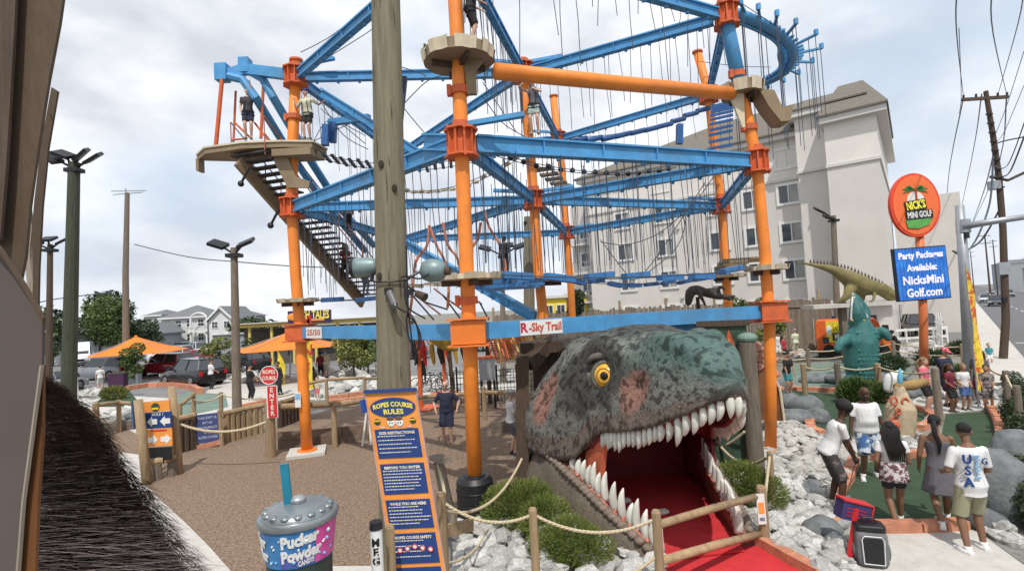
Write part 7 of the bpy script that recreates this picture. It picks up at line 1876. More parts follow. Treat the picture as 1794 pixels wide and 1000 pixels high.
        if hairstyle == 'braids':
            for j in range(9):
                x = (j - 4) * .02; h.tube([hpt(x, -.07, .06), hpt(x * 1.4, -.12, -.02), hpt(x * 1.3, -.13, -.14), nb + S(x * 1.6 + .02, -.14, -.12), nb + S(x * 1.2 + .03, -.13, -.34)], [.02 * hs, .022 * hs, .02 * hs, .018 * hs, .008 * hs], 6)
            for s in (-1, 1): h.tube([hpt(s * .07, .01, .05), hpt(s * .09, .0, -.06), nb + S(s * .12, .02, -.05)], [.025 * hs, .026 * hs, .015 * hs], 8)
        if hairstyle == 'ponytail': h.ell(hpt(0, -.11, .03), (.03 * hs,) * 3, nu=10, nv=8); h.tube([hpt(0, -.11, .03), hpt(0, -.15, -.05), hpt(.01, -.15, -.16), nb + S(.01, -.14, -.12), nb + S(.0, -.12, -.3)], [.03 * hs, .035 * hs, .035 * hs, .03 * hs, .008 * hs], 8)
        h.build('hair', HM[hair], t, smooth=True, local=True)
    if cap:
        h = MB(); h.ell(hpt(0, -.012, .055), (.086 * hs, .102 * hs, .072 * hs), rot=HR, nu=18, nv=10)
        if cap[1] == 'cap': h.prism([hpt(-.06, .07, .05), hpt(.06, .07, .05), hpt(.045, .15, .04), hpt(-.045, .15, .04)], V((0, 0, 0)), V((0, 0, .012)))
        h.build('cap', cap[0], t, smooth=False, local=True)
    # clothes
    def limbc(mb, a_, c_, u, r0, r1): mb.cyl(a_, V(a_).lerp(V(c_), u), r0, r1, 14)
    if toptype != 'none':
        c = MB(); u0 = {'tee': -.12, 'long': -.3}.get(toptype, .05)
        if toptype == 'dress':
            rr = torso(.012, .0, .80); c.loft(rr)
            n = 18; rg_ = []
            for i in range(6):
                u = .02 - .16 * i; w = .155 + .019 * i; cc2 = sp(u) if u > 0 else pel + S(0, 0, u * .52)
                rg_.append([cc2 + S(w * (1 + .05 * math.sin(5 * 2 * math.pi * j / n)) * math.cos(2 * math.pi * j / n), (w * .82) * (1 + .05 * math.sin(5 * 2 * math.pi * j / n)) * math.sin(2 * math.pi * j / n), 0) for j in range(n)])
            c.loft(list(reversed(rg_)))
            for s in (-1, 1): c.tube([sp(.78) + S(s * .07, -.1, 0), sp(.93) + S(s * .075, -.03, .01), sp(.8) + S(s * .07, .1, 0)], .012 * k, 6)
        else:
            c.loft(torso(.016, u0, .97, lower=.02))
            if sleeve > 0:
                for shj, el, wr_ in armj:
                    c.ell(shj, .057 * k * bw ** .5, nu=12, nv=8); limbc(c, shj, el, min(1, sleeve * 2) if sleeve <= .5 else 1, .06 * k * bw ** .5, .056 * k if sleeve <= .5 else .046 * k)
                    if sleeve > .5: limbc(c, el, wr_, (sleeve - .5) * 2, .048 * k, .036 * k)
        c.build('shirt' if toptype != 'dress' else 'dress', CL[top], t, local=True, mods=rm(vox * 1.05))
    if bottom and toptype != 'dress':
        c = MB(); c.loft(torso(.012, -.2, .1))
        for hpj, kn, ank, tp in legj:
            lo = .104 if bottomtype == 'shorts' else .098
            c.ell(hpj, .1 * k * bw, nu=12, nv=8); limbc(c, hpj, kn, min(1, legs * 2), lo * k * bw, (lo - .016) * k * bw)
            if legs > .5: limbc(c, kn, ank, (legs - .5) * 2, .075 * k, .058 * k)
        if bottomtype == 'skirt':
            n = 18; rg_ = [[pel + S((.15 + .02 * i) * math.cos(2 * math.pi * j / n), (.12 + .02 * i) * math.sin(2 * math.pi * j / n), .06 - .09 * i) for j in range(n)] for i in range(5)]
            c = MB(); c.loft(list(reversed(rg_)))
        c.build('shorts' if legs <= .6 else 'trousers', CL[bottom], t, local=True, mods=rm(vox * 1.05))
    ms = {'white': M_white, 'black': M_black, 'dark': mat('shoe_dark', (.05, .04, .04), .6), 'sandal': mat('sandal_tan', (.3, .17, .09), .6)}[shoes]
    for hpj, kn, ank, tp in legj:
        s = MB(); hl = ank + S(0, -.035, -.038)
        s.caps(hl + S(0, 0, .0), tp + S(0, 0, -.005), .044 * k, .038 * k, 12)
        if shoes != 'sandal': s.cyl(ank - S(0, 0, .03), ank + S(0, 0, .035), .047 * k, .045 * k, 12)
        s = s.build('shoe', ms, t, smooth=True, local=True)
        MB().beam(V((hl.x, hl.y, ank.z - .062 * k)) - (tp - hl).normalized() * .035 * k, V((tp.x, tp.y, ank.z - .062 * k if abs(tp.z - ank.z + .045 * k) < .03 else tp.z - .02)) + (tp - hl).normalized() * .03 * k, .078 * k, .022 * k).build('sole', M_white, s, local=True)
    if harness:
        c = MB()
        def loop_(cn, rx, ry, r=.014, tilt=0): c.tube([cn + S(rx * math.cos(a_ * math.pi / 8), ry * math.sin(a_ * math.pi / 8), tilt * math.cos(a_ * math.pi / 8)) for a_ in range(17)], r * k, 5)
        loop_(sp(.0), .182 * bw, .145 * bw, .02)
        for j in legj: loop_(j[0].lerp(j[1], .22), .11 * bw, .11 * bw, .016)
        for s in (-1, 1): c.tube([sp(.02) + S(s * .1, .14, 0), sp(.6) + S(s * .09, .15, 0), sp(.93) + S(s * .09, .02, .04), sp(.6) + S(s * .09, -.14, 0), sp(.02) + S(s * .1, -.14, 0)], .014 * k, 5)
        c.build('harness', M_black, t, local=True)
    t['_j'] = 0; del t['_j']
    return t, armj, legj
def face_to(deg): return R(deg)
WN_ = lambda px, py: gbase(px, py)
# facing: 0 = away from the camera, 180 = towards it, 90 = to the left, -90 = to the right
# --- the near group on the main green
t, aj, lj = person(WN_(1458, 890), R(-108), 1.9, 'dark', 'white', 'ripped', 'black', 'afro', 'white', 'young man in white graphic shirt and dark ripped shorts bending over his putter', 'players on the near green', lean=24, head=(38, 0), hands=((-.04, .36, .84, (-.5, -.6, -.4)), (.05, .38, .80, (.5, -.6, -.4))), feet=((-.12, .02, 0), (.13, .1, 0)), sleeve=.33, legs=.50, fine=True, build_=1.03)
def loc2w(t, p): return Matrix.Translation(t.location) @ Matrix.Rotation(t.rotation_euler.z, 4, 'Z') @ V(p)
MT = t
h0 = loc2w(t, aj[1][2]) + V((0, 0, .03)); e0 = G(1484, 872); e0.z = .06
pt_ = thing('golf_putter', 'golf putter held in both hands by the bending young man', 'golf club', V((e0.x, e0.y, 0)))
MB().cyl(h0 + V((0, 0, .08)), h0 - V((0, 0, .15)), .014, .012, 8).build('grip', M_black, pt_); MB().cyl(h0 - V((0, 0, .12)), e0, .007, n=6).build('shaft', M_steel, pt_); MB().box(e0 + V((0, 0, -.03)), (.12, .03, .03)).build('head', M_steel, pt_)
# printed picture on his shirt
def decal(t, c, nrm_, size, cols, name='shirt_print', seed=1):
    nrm_ = V(nrm_).normalized(); M_ = frame_m(V(c), V((0, 0, 1)).cross(nrm_), (0, 0, 1)); rg = random.Random(seed)
    for k in range(len(cols)): MB(M_).ell((rg.uniform(-.4, .4) * size[0], (k / len(cols) - .45) * size[1], 0), (size[0] * .5, size[1] / len(cols) * .7, .012), nu=10, nv=6).build(name, cols[k], t, local=True)
decal(t, (.03, .30, 1.20), (0, 1, -.4), (.1, .24), [M_red, M_black, mat('bright_yellow', (.9, .78, .06), .5), M_sorange])
person(WN_(1524, 836), R(172), 1.83, 'dark', 'white', 'tropic', None, None, 'white', 'bald bearded man in plain white shirt and tropical print shorts', 'players on the near green', belly=.06, build_=1.22, head=(28, 8), hands=((-.32, .1, .82), (.32, .08, .86)), feet=((-.13, 0, 0), (.16, .1, 0, 25)), sleeve=.36, legs=.52, beard=True, fine=True)
t, aj, lj = person(WN_(1574, 922), R(-22), 1.66, 'brown', 'white', 'black', 'black', 'braids', 'white', 'woman with long black braids in white top and patterned short skirt', 'players on the near green', head=(5, -10), hands=((-.2, .12, .95), (.16, .2, 1.0)), feet=((-.06, -.16, .03), (.10, .24, .0)), sleeve=.25, legs=.3, fine=True, scale_hips=1.05)
MB().loft([[V((.0 + (.165 + .012 * i) * math.cos(2 * math.pi * j / 20), (.135 + .012 * i) * math.sin(2 * math.pi * j / 20), 1.02 - .07 * i)) for j in range(20)] for i in reversed(range(5))]).build('printed_hem', CL['printskirt'], t, smooth=True, local=True)
person(WN_(1654, 920), R(-28), 1.74, 'brown', 'grey', None, 'black', 'ponytail', 'white', 'woman with black ponytail in a short grey sleeveless dress', 'players on the near green', toptype='dress', head=(5, -15), hands=((-.24, .1, .88), (.2, .3, .98)), feet=((-.08, -.3, .06), (.10, .26, .0)), fine=True, scale_hips=1.05)
t, aj, lj = person(WN_(1712, 965), R(-12), 1.80, 'brown', 'white', 'olive', 'black', 'short', 'white', 'young man in long white shirt with large blue letters down the back', 'players on the near green', toptype='long', head=(22, -30), hands=((-.22, .22, 1.02), (.2, .26, 1.0)), feet=((-.16, -.1, 0, -30), (.12, .06, 0, -20)), sleeve=.42, legs=.5, fine=True, build_=1.04, belly=.02)
for k, ch in enumerate('USA'):
    zz = [1.33, 1.17, 1.01][k]
    text(ch, frame_m(V((-.105, -.155, zz)), (1, 0, 0), (0, 0, 1)) , .17, M_navy, t, ex=.006, bold=.006, local=True, name='shirt_letter')
for k in range(7): MB().box((.01 + .005 * (k % 2), -.155, 1.38 - .05 * k), (.075 - .02 * (k % 3), .02, .022)).build('shirt_print', mat('pale_blue_print', (0.2, 0.4, 0.6), .5), t, local=True)
text('G', frame_m(V((.115, -.14, 1.3)), (.95, .3, 0), (0, 0, 1)), .13, M_navy, t, ex=.006, local=True, name='shirt_letter')
# --- waiting group by the sign post
person(WN_(1624, 724), R(-150), 1.68, 'fair', 'pink', 'black', 'fair', 'ponytail', 'sandal', 'woman in bright pink top and black shorts by the sign post', 'players waiting behind the green', head=(10, 20), hands=((-.1, .22, 1.0), (.12, .24, 1.0)), sleeve=.3, legs=.42)
person(WN_(1661, 712), R(-165), 1.85, 'tan', 'navy', 'navy', 'brown', 'short', 'dark', 'heavy man in dark blue shirt and a pink red cap', 'players waiting behind the green', belly=.09, build_=1.3, head=(20, 0), hands=((-.3, .1, .9), (.12, .3, .98)), sleeve=.4, legs=.5, cap=(mat('cap_pinkred', (.6, .05, .08), .7, scale=14, col2=(.7, .5, .5), thresh=(.55, .6)), 'cap'))
person(WN_(1668, 722), R(-160), 1.45, 'brown', 'maroon', 'black', 'brown', 'long', 'dark', 'girl in maroon top standing before the heavy man', 'players waiting behind the green', head=(15, 0), hands=((-.14, .2, .95), (.14, .2, .95)), sleeve=.3, legs=.45)
person(WN_(1692, 718), R(175), 1.40, 'tan', 'white', 'blue', 'fair', 'short', 'dark', 'boy in white shirt and blue shorts between the grey pole and the others', 'players waiting behind the green', head=(15, 0), hands=((-.12, .22, .95), (.14, .2, .95)), sleeve=.4, legs=.45)
person(WN_(1722, 708), R(120), 1.72, 'brown', 'grey', 'maroon', 'reddish', 'long', 'dark', 'woman with long reddish hair in a grey top beside the feather flag', 'players waiting behind the green', head=(20, 0), hands=((-.2, .2, .95), (.2, .2, .95)), sleeve=.3, legs=.5)
person(WN_(1733, 718), R(140), 1.35, 'tan', 'camo', 'camo', 'brown', 'short', 'dark', 'child in patterned shirt and shorts nearest the pavement posts', 'players waiting behind the green', head=(15, 0), hands=((-.16, .2, .9), (.14, .2, .9)), sleeve=.4, legs=.5)
# --- right midground
person(WN_(1381, 690), R(-165), 1.62, 'tan', 'black', 'teal', 'black', 'short', 'dark', 'boy in black printed shirt and teal shorts beside the orange pole', 'players on the far side of the ropes course', head=(25, 15), lean=10, hands=((-.16, .24, .86), (.18, .22, .84)), sleeve=.4, legs=.42)
person(WN_(1364, 632), R(165), 1.68, 'fair', 'white', 'white', 'grey', 'short', 'dark', 'grey haired person in white by the plank fence', 'players on the far side of the ropes course', head=(10, 0), sleeve=.4, legs=.5)
person(WN_(1375, 636), R(-150), 1.55, 'tan', 'red', 'black', 'brown', 'long', 'dark', 'person in red patterned top just right of the one in white', 'players on the far side of the ropes course', sleeve=.4)
person(WN_(1396, 626), R(10), 1.70, 'fair', 'lightgreen', 'cream', 'grey', 'short', 'dark', 'man in pale green shirt seen from behind at the plank fence', 'players on the far side of the ropes course', sleeve=.4, legs=.5, build_=1.1)
person(WN_(1575, 628), R(90), 1.6, 'brown', 'black', 'black', 'black', 'afro', 'dark', 'person in black crouching near the crocodile', 'players on the far side of the ropes course', lean=35, sleeve=.8, legs=.9, hands=((-.2, .4, .8), (.2, .4, .8)))
person(WN_(1556, 622), R(180), 1.6, 'tan', 'white', 'black', 'black', 'short', 'dark', 'person in white and black behind the dark crouching one', 'players on the far side of the ropes course', sleeve=.4, legs=.5)
person(WN_(1735, 640), R(150), 1.0, 'fair', 'teal', 'white', 'fair', 'short', 'white', 'small child in teal on the pavement by the utility pole', 'players on the far side of the ropes course')
# --- centre and left
person(WN_(785, 776), R(178), 1.80, 'fair', 'navy', 'navy', None, None, 'sandal', 'bald man in navy polo and navy shorts wearing sunglasses', 'people around the mulch area', glasses=True, build_=1.15, belly=.04, head=(10, 0), hands=((-.30, .06, .92, (-1, -.4, 0)), (.28, .12, .92, (1, -.4, 0))), sleeve=.42, legs=.5, fine=True)
person(WN_(899, 798), R(-70), 1.72, 'fair', 'white', 'grey', 'grey', 'short', 'dark', 'man in pale shirt half hidden by the dark timber post', 'people around the mulch area', hands=((-.1, .3, 1.05), (.1, .3, 1.05)), sleeve=.4, legs=.45, cap=(CL['white'], 'cap'))
person(WN_(370, 682), R(-35), 1.78, 'tan', 'white', 'black', 'brown', 'short', 'dark', 'man in white shirt and black trousers left of the grey light pole', 'players on the left course', head=(25, 0), hands=((.05, .3, 1.0), (.2, .3, 1.0)), sleeve=.4, legs=.95)
person(WN_(333, 674), R(170), 1.35, 'fair', 'white', 'white', 'fair', 'short', 'white', 'child in white in front of the black car', 'players on the left course', sleeve=.4, legs=.5)
person(WN_(438, 703), R(-30), 1.82, 'tan', 'black', 'black', 'black', 'short', 'white', 'person in black with white stripe right of the grey light pole', 'players on the left course', head=(25, 0), hands=((.05, .3, .95), (.22, .3, .95)), sleeve=.45, legs=.95)
person(WN_(492, 692), R(150), 1.75, 'brown', 'black', 'black', 'black', 'short', 'dark', 'person all in black behind the round red sign', 'players on the left course', lean=12, sleeve=.8, legs=.9)
person(WN_(176, 684), R(40), 1.6, 'fair', 'white', 'white', 'brown', 'short', 'dark', 'person in white beside the purple box on the far left', 'players on the left course', sleeve=.4, legs=.5)
person(WN_(538, 678), R(-20), 1.6, 'tan', 'white', 'denim', 'brown', 'short', 'dark', 'person in white shirt just right of the left orange pole', 'players on the left course', sleeve=.4, legs=.5)
person(WN_(552, 690), R(170), 1.5, 'tan', 'charcoal', 'charcoal', 'black', 'long', 'dark', 'woman in dark clothes bending beside the small girl', 'players on the left course', lean=30, sleeve=.5, legs=.9)
person(WN_(557, 700), R(180), 1.05, 'fair', 'cream', 'pink', 'brown', 'short', 'white', 'small girl in pale top and pink skirt', 'players on the left course')
person(WN_(571, 662), R(10), 1.75, 'fair', 'cream', 'cream', 'grey', 'short', 'dark', 'man in cream shirt under the blue beam', 'players on the left course', sleeve=.4, legs=.5, build_=1.15)
person(WN_(562, 663), R(10), 1.7, 'brown', 'maroon', 'black', 'black', 'short', 'dark', 'person in maroon left of the man in cream', 'players on the left course', sleeve=.5, legs=.6)
for k, px in enumerate((746, 760, 775)): pass
person(WN_(742, 672), R(0), 1.55, 'tan', 'black', 'black', 'black', 'short', 'dark', 'person in black at the orange harness rack', 'players on the left course', sleeve=.5, legs=.9)
# --- climbers
gc = 'climbers on the ropes course'
def climber(px, pyf, d, **k):
    q = P(px, pyf, d); return person(q, k.pop('rz'), **k)
climber(541, 247, 14.6, rz=R(170), H=1.5, skin='fair', top='cream', bottom='black', hair='brown', hairstyle='short', shoes='black', label='boy with dark blue bandana and harness stepping off the high landing', group=gc, hands=((-.62, .06, 1.25, (0, -1, -1)), (.42, .1, 1.42, (1, -.4, -1))), feet=((-.06, 0, 0), (.08, .1, 0)), lean=10, legs=.4, sleeve=.4, harness=True, cap=(mat('cap_navy', (.02, .04, .2), .7), 'dome'), fine=True)
climber(436, 244, 15.0, rz=R(-160), H=1.55, skin='fair', top='charcoal', bottom='navy', hair='fair', hairstyle='short', shoes='sandal', label='person in dark patterned clothes on the high landing holding the trolley line', group=gc, hands=((-.1, .2, 1.9, (-1, 0, 0)), (.2, .1, .9)), feet=((-.08, 0, 0), (.08, 0, 0)), legs=.4, sleeve=.3, harness=True)
climber(826, 78, 9.45, rz=R(-80), H=1.28, skin='fair', top='black', bottom='black', hair='fair', hairstyle='short', shoes='black', label='child in black leaning on the centre pole above the near platform', group=gc, hands=((-.1, .34, .98), (.12, .36, 1.05)), feet=((-.06, 0, 0), (.06, 0, 0)), legs=.5, sleeve=.4, lean=4, harness=True, head=(10, 20))
climber(938, 236, 14.9, rz=R(165), H=1.68, skin='fair', top='grey', bottom='floral', hair='brown', hairstyle='short', shoes='sandal', label='woman in grey tank top and flowery shorts gripping a safety line', group=gc, hands=((-.08, .16, 1.36, (-1, 0, -.5)), (.2, .2, 1.62, (1, 0, -.5))), feet=((-.1, 0, 0), (.12, 0, 0)), legs=.36, sleeve=0, harness=True, glasses=True)
climber(806, 492, 17.6, rz=R(0), H=1.4, skin='tan', top='red', bottom='black', hair='brown', hairstyle='long', shoes='black', label='climber in red behind the big pole on the low walkway', group=gc, harness=True) if False else None
climber(612, 408, 17.6, rz=R(30), H=1.2, skin='tan', top='charcoal', bottom='black', hair='black', hairstyle='short', shoes='black', label='climber bending at the upper part of the stairs', group=gc, lean=40, legs=.9, sleeve=.5, hands=((-.2, .3, .9), (.2, .3, .9)))
climber(606, 490, 18.4, rz=R(30), H=1.3, skin='tan', top='red', bottom='black', hair='brown', hairstyle='long', shoes='black', label='climber in a red top going down the lower stairs', group=gc, legs=.9, sleeve=.4, harness=True)
climber(640, 515, 19.2, rz=R(-20), H=1.3, skin='tan', top='grey', bottom='grey', hair='brown', hairstyle='short', shoes='black', label='climber in grey at the foot of the stairs beside the big pole', group=gc, legs=.9, sleeve=.6, harness=True)
climber(886, 480, 17.0, rz=R(20), H=1.25, skin='brown', top='black', bottom='black', hair='black', hairstyle='short', shoes='black', label='small dark clothed climber right of the near lower platform', group=gc, legs=.9, sleeve=.4, harness=True)
# ---------------------------------------------------------------- vehicles
M_tyre = mat('tyre_rubber', (.018, .018, .018), .8); M_rim = mat('alloy_rim', (.3, .31, .32), .35, .7); M_hl = mat('head_light', (.55, .57, .6), .15, spec=.8); M_tl = mat('tail_light', (.4, .02, .02), .2)
def paint(nm, col): return mat('paint_' + nm, col, .3, .2, var=.05, scale=1.0, coat=.6, dirt=.1)
def car(loc, rz, kind, m, label, group='vehicles around the golf course'):
    L_, W, Hh = {'suv': (4.8, 1.9, 1.75), 'sedan': (4.7, 1.82, 1.42), 'van': (5.9, 2.05, 2.65), 'hatch': (4.1, 1.76, 1.5), 'pickup': (5.6, 2.0, 1.85)}[kind]
    t = thing({'suv': 'parked_car', 'sedan': 'parked_car', 'hatch': 'parked_car', 'van': 'parked_van', 'pickup': 'pickup_truck'}[kind], label, {'van': 'van', 'pickup': 'pickup'}.get(kind, 'car'), V((loc[0], loc[1], 0)), group, rz=rz)
    h = L_ / 2
    bel = {'suv': 1.05, 'sedan': .92, 'van': 1.25, 'hatch': .95, 'pickup': 1.1}[kind]
    hood = {'suv': (1.0, h * .36), 'sedan': (.88, h * .38), 'van': (1.2, h * .72), 'hatch': (.9, h * .45), 'pickup': (1.08, h * .3)}[kind]
    xs = [-h, -h + .12, -h + .5, -h * .3, hood[1], h - .35, h - .08, h]
    top = [bel - .25, bel - .03, bel, bel, hood[0] + .03, hood[0] - .12, hood[0] - .3, hood[0] - .45]
    if kind == 'van': top = [bel, bel, bel, bel, bel, hood[0] - .05, hood[0] - .3, .6]
    rr = []
    for x, z in zip(xs, top):
        w = W / 2 * (.86 if abs(x) > h - .05 else (.95 if abs(x) > h - .2 else 1)); z0 = .24 if abs(x) < h - .05 else .38
        rr.append([V((x, -w * .92, z0)), V((x, w * .92, z0)), V((x, w, z0 + .2)), V((x, w, z - .18)), V((x, w * .9, z)), V((x, -w * .9, z)), V((x, -w, z - .18)), V((x, -w, z0 + .2))])
    b = MB(); b.loft(rr); o = b.build('body', m, t, local=True, auto=35)
    md = o.modifiers.new('b', 'BEVEL'); md.width = .05; md.segments = 2; md.limit_method = 'ANGLE'
    g = {'suv': [(-h + .12, bel), (-h + .35, Hh - .1), (h * .12, Hh - .05), (h * .36, bel)], 'sedan': [(-h * .72, bel), (-h * .4, Hh - .05), (h * .08, Hh - .05), (h * .4, bel)], 'van': [(-h + .05, bel), (-h + .08, Hh), (h * .42, Hh), (h * .74, bel)], 'hatch': [(-h + .12, bel), (-h + .5, Hh - .08), (h * .15, Hh - .06), (h * .48, bel)], 'pickup': [(-h * .12, bel), (-h * .08, Hh - .05), (h * .15, Hh - .04), (h * .34, bel)]}[kind]
    ti = .78 if kind != 'van' else .9; w0 = W / 2 * .9
    q = [[V((x, s * (w0 if j in (0, 3) else w0 * ti), z)) for j, (x, z) in enumerate(g)] for s in (-1, 1)]
    b = MB(); b.add(q[0] + q[1], [(0, 1, 2, 3), (7, 6, 5, 4), (0, 4, 5, 1), (1, 5, 6, 2), (2, 6, 7, 3)]); cab = b.build('cabin', m if kind == 'van' else M_glass, t, local=True)
    if kind != 'van':
        b = MB(); b.prism([q[0][1], q[0][2], q[1][2], q[1][1]], V((0, 0, .0)), V((0, 0, .055))); b.build('roof', m, t, local=True)
        for s in (0, 1):
            b = MB(); y = (-1, 1)[s]
            for a_, c_ in ((q[s][0], q[s][1]), (q[s][3], q[s][2])): b.beam(a_ + V((0, y * .01, 0)), c_ + V((0, y * .01, 0)), .07, .06)
            mid = (q[s][0] + q[s][3]) / 2; mt_ = (q[s][1] + q[s][2]) / 2; b.beam(mid + V((-.1, y * .012, 0)), mt_ + V((-.1, y * .012, 0)), .03, .08); b.build('pillar', m, t, local=True)
    else:
        b = MB(); a_, c_ = V((h * .705, 0, bel + .12)), V((h * .45, 0, Hh - .28)); b.beam(a_ + V((.03, 0, 0)), c_ + V((.03, 0, 0)), 1.62, .03, up=V((1, 0, .3))); b.build('windscreen', M_glass, t, local=True)
        for s in (-1, 1): MB().box((h * .42, s * (w0 * .96 + .01), 1.75), (.95, .04, .6)).build('side_window', M_glass, t, local=True)
    for s in (-1, 1):
        for x in (-h * .62, h * .62):
            r = .34 if kind in ('sedan', 'hatch') else .38
            w_ = MB().cyl((x, s * (W / 2 - .2), r), (x, s * (W / 2 + .015), r), r, n=22).build('wheel', M_tyre, t, local=True); MB().cyl((x, s * (W / 2), r), (x, s * (W / 2 + .03), r), r * .62, r * .55, 14).build('rim', M_rim, w_, local=True)
        MB().box((h - .1, s * W * .36, hood[0] - .3), (.16, .36, .16)).build('headlight', M_hl, t, local=True); MB().box((-h + .03, s * W * .4, bel - .2), (.08, .2, .28)).build('tail_light', M_tl, t, local=True)
        MB().ell((h * .36, s * (W / 2 + .1), bel + .08), (.07, .12, .08), nu=8, nv=6).build('mirror', m, t, local=True)
    MB().box((h - .02, 0, hood[0] - .42), (.08, W * .5, .16)).build('grille', M_black, t, local=True); MB().box((h - .02, 0, .4), (.12, W * .85, .18)).build('bumper', M_black, t, local=True); MB().box((h + .03, 0, .45), (.02, .4, .13)).build('number_plate', M_white, t, local=True)
    return t
def cpos(px, py): return gbase(px, py)
car(cpos(143, 640), R(-55), 'van', paint('white', (.62, .63, .65)), 'white high-roofed van parked behind the thick dark light pole')
car(cpos(182, 664), R(172), 'suv', paint('silver', (.23, .24, .26)), 'grey car parked behind the person in white on the far left')
car(cpos(292, 656), R(160), 'suv', paint('red', (.30, .015, .025)), 'dark red car right of the slim planter tree')
car(cpos(338, 640), R(165), 'hatch', paint('brightred', (.5, .02, .045)), 'bright red car further back between the umbrellas')
car(cpos(338, 674), R(150), 'suv', paint('black', (.015, .015, .018)), 'black car behind the child in white')
car(cpos(84, 690), R(95), 'sedan', paint('silverwhite', (.45, .46, .48)), 'silver car at the far left behind the thatched roof')
car(cpos(245, 632), R(175), 'suv', paint('white2', (.6, .6, .6)), 'white car behind the first orange umbrella')
car(cpos(420, 652), R(160), 'suv', paint('black', (.015, .015, .018)), 'black car under the second orange umbrella')
for px, py, mm, lb in ((300, 633, 'white', 'white car in the second row behind the red car'), (206, 634, 'silver', 'silver car far back near the cottage'), (268, 624, 'black', 'black car far back under the umbrella edge'), (400, 632, 'silverwhite', 'pale car far back right of the bright red car'), (318, 622, 'darkgrey', 'dark car far back before the white house')): car(cpos(px, py), R(170), 'suv', MATS.get('paint_' + mm) or paint(mm, (.45, .46, .48) if mm == 'silverwhite' else (.07, .075, .08)), lb)
car(far(345, 62), R(180), 'pickup', paint('white', (.62, .63, .65)), 'white boat-like pickup in front of the white house')
car(far(700, 44), R(180), 'suv', paint('darkgrey', (.07, .075, .08)), 'dark grey car partly behind the big pole')
car(far(870, 48), R(170), 'suv', paint('white', (.62, .63, .65)), 'white car glimpsed behind the yellow lattice')
car(cpos(1616, 590), R(-118), 'suv', paint('blackgrey', (.03, .032, .036)), 'dark car with headlights facing the sign post')
car(cpos(1640, 568), R(-118), 'suv', paint('black', (.015, .015, .018)), 'black car parked behind the dark car by the sign')
car(cpos(1745, 536), R(-132), 'suv', paint('darkgrey', (.07, .075, .08)), 'dark grey car driving towards the crossing')
car(cpos(1727, 530), R(-132), 'suv', paint('white', (.62, .63, .65)), 'white car just behind the dark grey driving car')
car(cpos(1768, 520), R(-132), 'pickup', paint('silver', (.23, .24, .26)), 'silver vehicle in the far lane of the street')
car(cpos(1735, 515), R(-132), 'sedan', paint('silverwhite', (.45, .46, .48)), 'distant pale car in the near lane of the street')
# orange bus of the golf park
M_bus = mat('bus_red_orange', (.6, .06, .02), .45, scale=.5, col2=(.8, .2, .03), coat=.3)
bp_ = gbase(1500, 626); bus = thing('painted_bus', 'orange and red painted bus with yellow and white lettering behind the crocodile', 'bus', bp_, 'vehicles around the golf course', rz=R(-32)); bus.scale = (.6, .66, .8)
b = MB(); pr = [(-3.1, .5), (3.0, .5), (3.0, 1.35), (2.2, 1.6), (1.9, 2.55), (1.6, 2.75), (-2.9, 2.75), (-3.1, 2.5)]
b.prism([V((x, -1.0, z)) for x, z in reversed(pr)], V((0, 0, 0)), V((0, 2.0, 0))); o = b.build('body', M_bus, bus, local=True); md = o.modifiers.new('b', 'BEVEL'); md.width = .1; md.segments = 3
MB().box((-.9, -1.02, 1.9), (2.7, .04, 1.5)).build('side_panel', M_yellow, bus, local=True); MB().box((-.7, -1.05, 1.55), (2.1, .03, .55)).build('name_plate', M_black, bus, local=True)
text("NICK'S", frame_m(V((-.7, -1.06, 2.2)), (1, 0, 0), (0, 0, 1)), .7, M_black, bus, local=True, fit=1.9, bold=.03, ex=.01); text("NICK'S", frame_m(V((-.72, -1.08, 2.22)), (1, 0, 0), (0, 0, 1)), .66, mat('bright_yellow', (.9, .78, .06), .5), bus, local=True, fit=1.8, bold=.015, ex=.01)
text("MINI GOLF", frame_m(V((-.7, -1.08, 1.54)), (1, 0, 0), (0, 0, 1)), .5, M_white, bus, local=True, fit=1.75, bold=.02, ex=.01)
MB().ell((-2.0, -1.05, 2.0), (.22, .04, .38), nu=14, nv=8).build('golfer_print', M_white, bus, local=True)
MB().box((-2.3, -1.02, 1.3), (.5, .05, .45)).build('window', M_glass, bus, local=True); MB().box((2.35, -1.02, 1.95), (.5, .05, .7)).build('window', M_glass, bus, local=True)
for x in (-2.1, 2.1):
    for s in (-1, 1): MB().cyl((x, s * .8, .5), (x, s * 1.06, .5), .5, n=22).build('wheel', M_tyre, bus, local=True)
MB().box((0, 0, .42), (6, 1.9, .3)).build('chassis', M_black, bus, local=True)

# ---------------------------------------------------------------- animal figures
def blobfig(name, label, cat, chains, m, base, vox=.03, extra=None, group=None):
    t = thing(name, label, cat, base, group); b = MB()
    for pts, rs in chains:
        pts = smooth_pts([V(p) for p in pts], 4); n = len(rs) - 1; rr = [float(np.interp(i / (len(pts) - 1) * n, range(n + 1), rs)) for i in range(len(pts))]
        b.tube(pts, rr, 14); b.ell(pts[0], rr[0], nu=12, nv=8); b.ell(pts[-1], rr[-1], nu=12, nv=8)
    b.build('body', m, t, mods=[('REMESH', dict(mode='VOXEL', voxel_size=vox, use_smooth_shade=True)), ('SMOOTH', dict(factor=.5, iterations=2))])
    return t
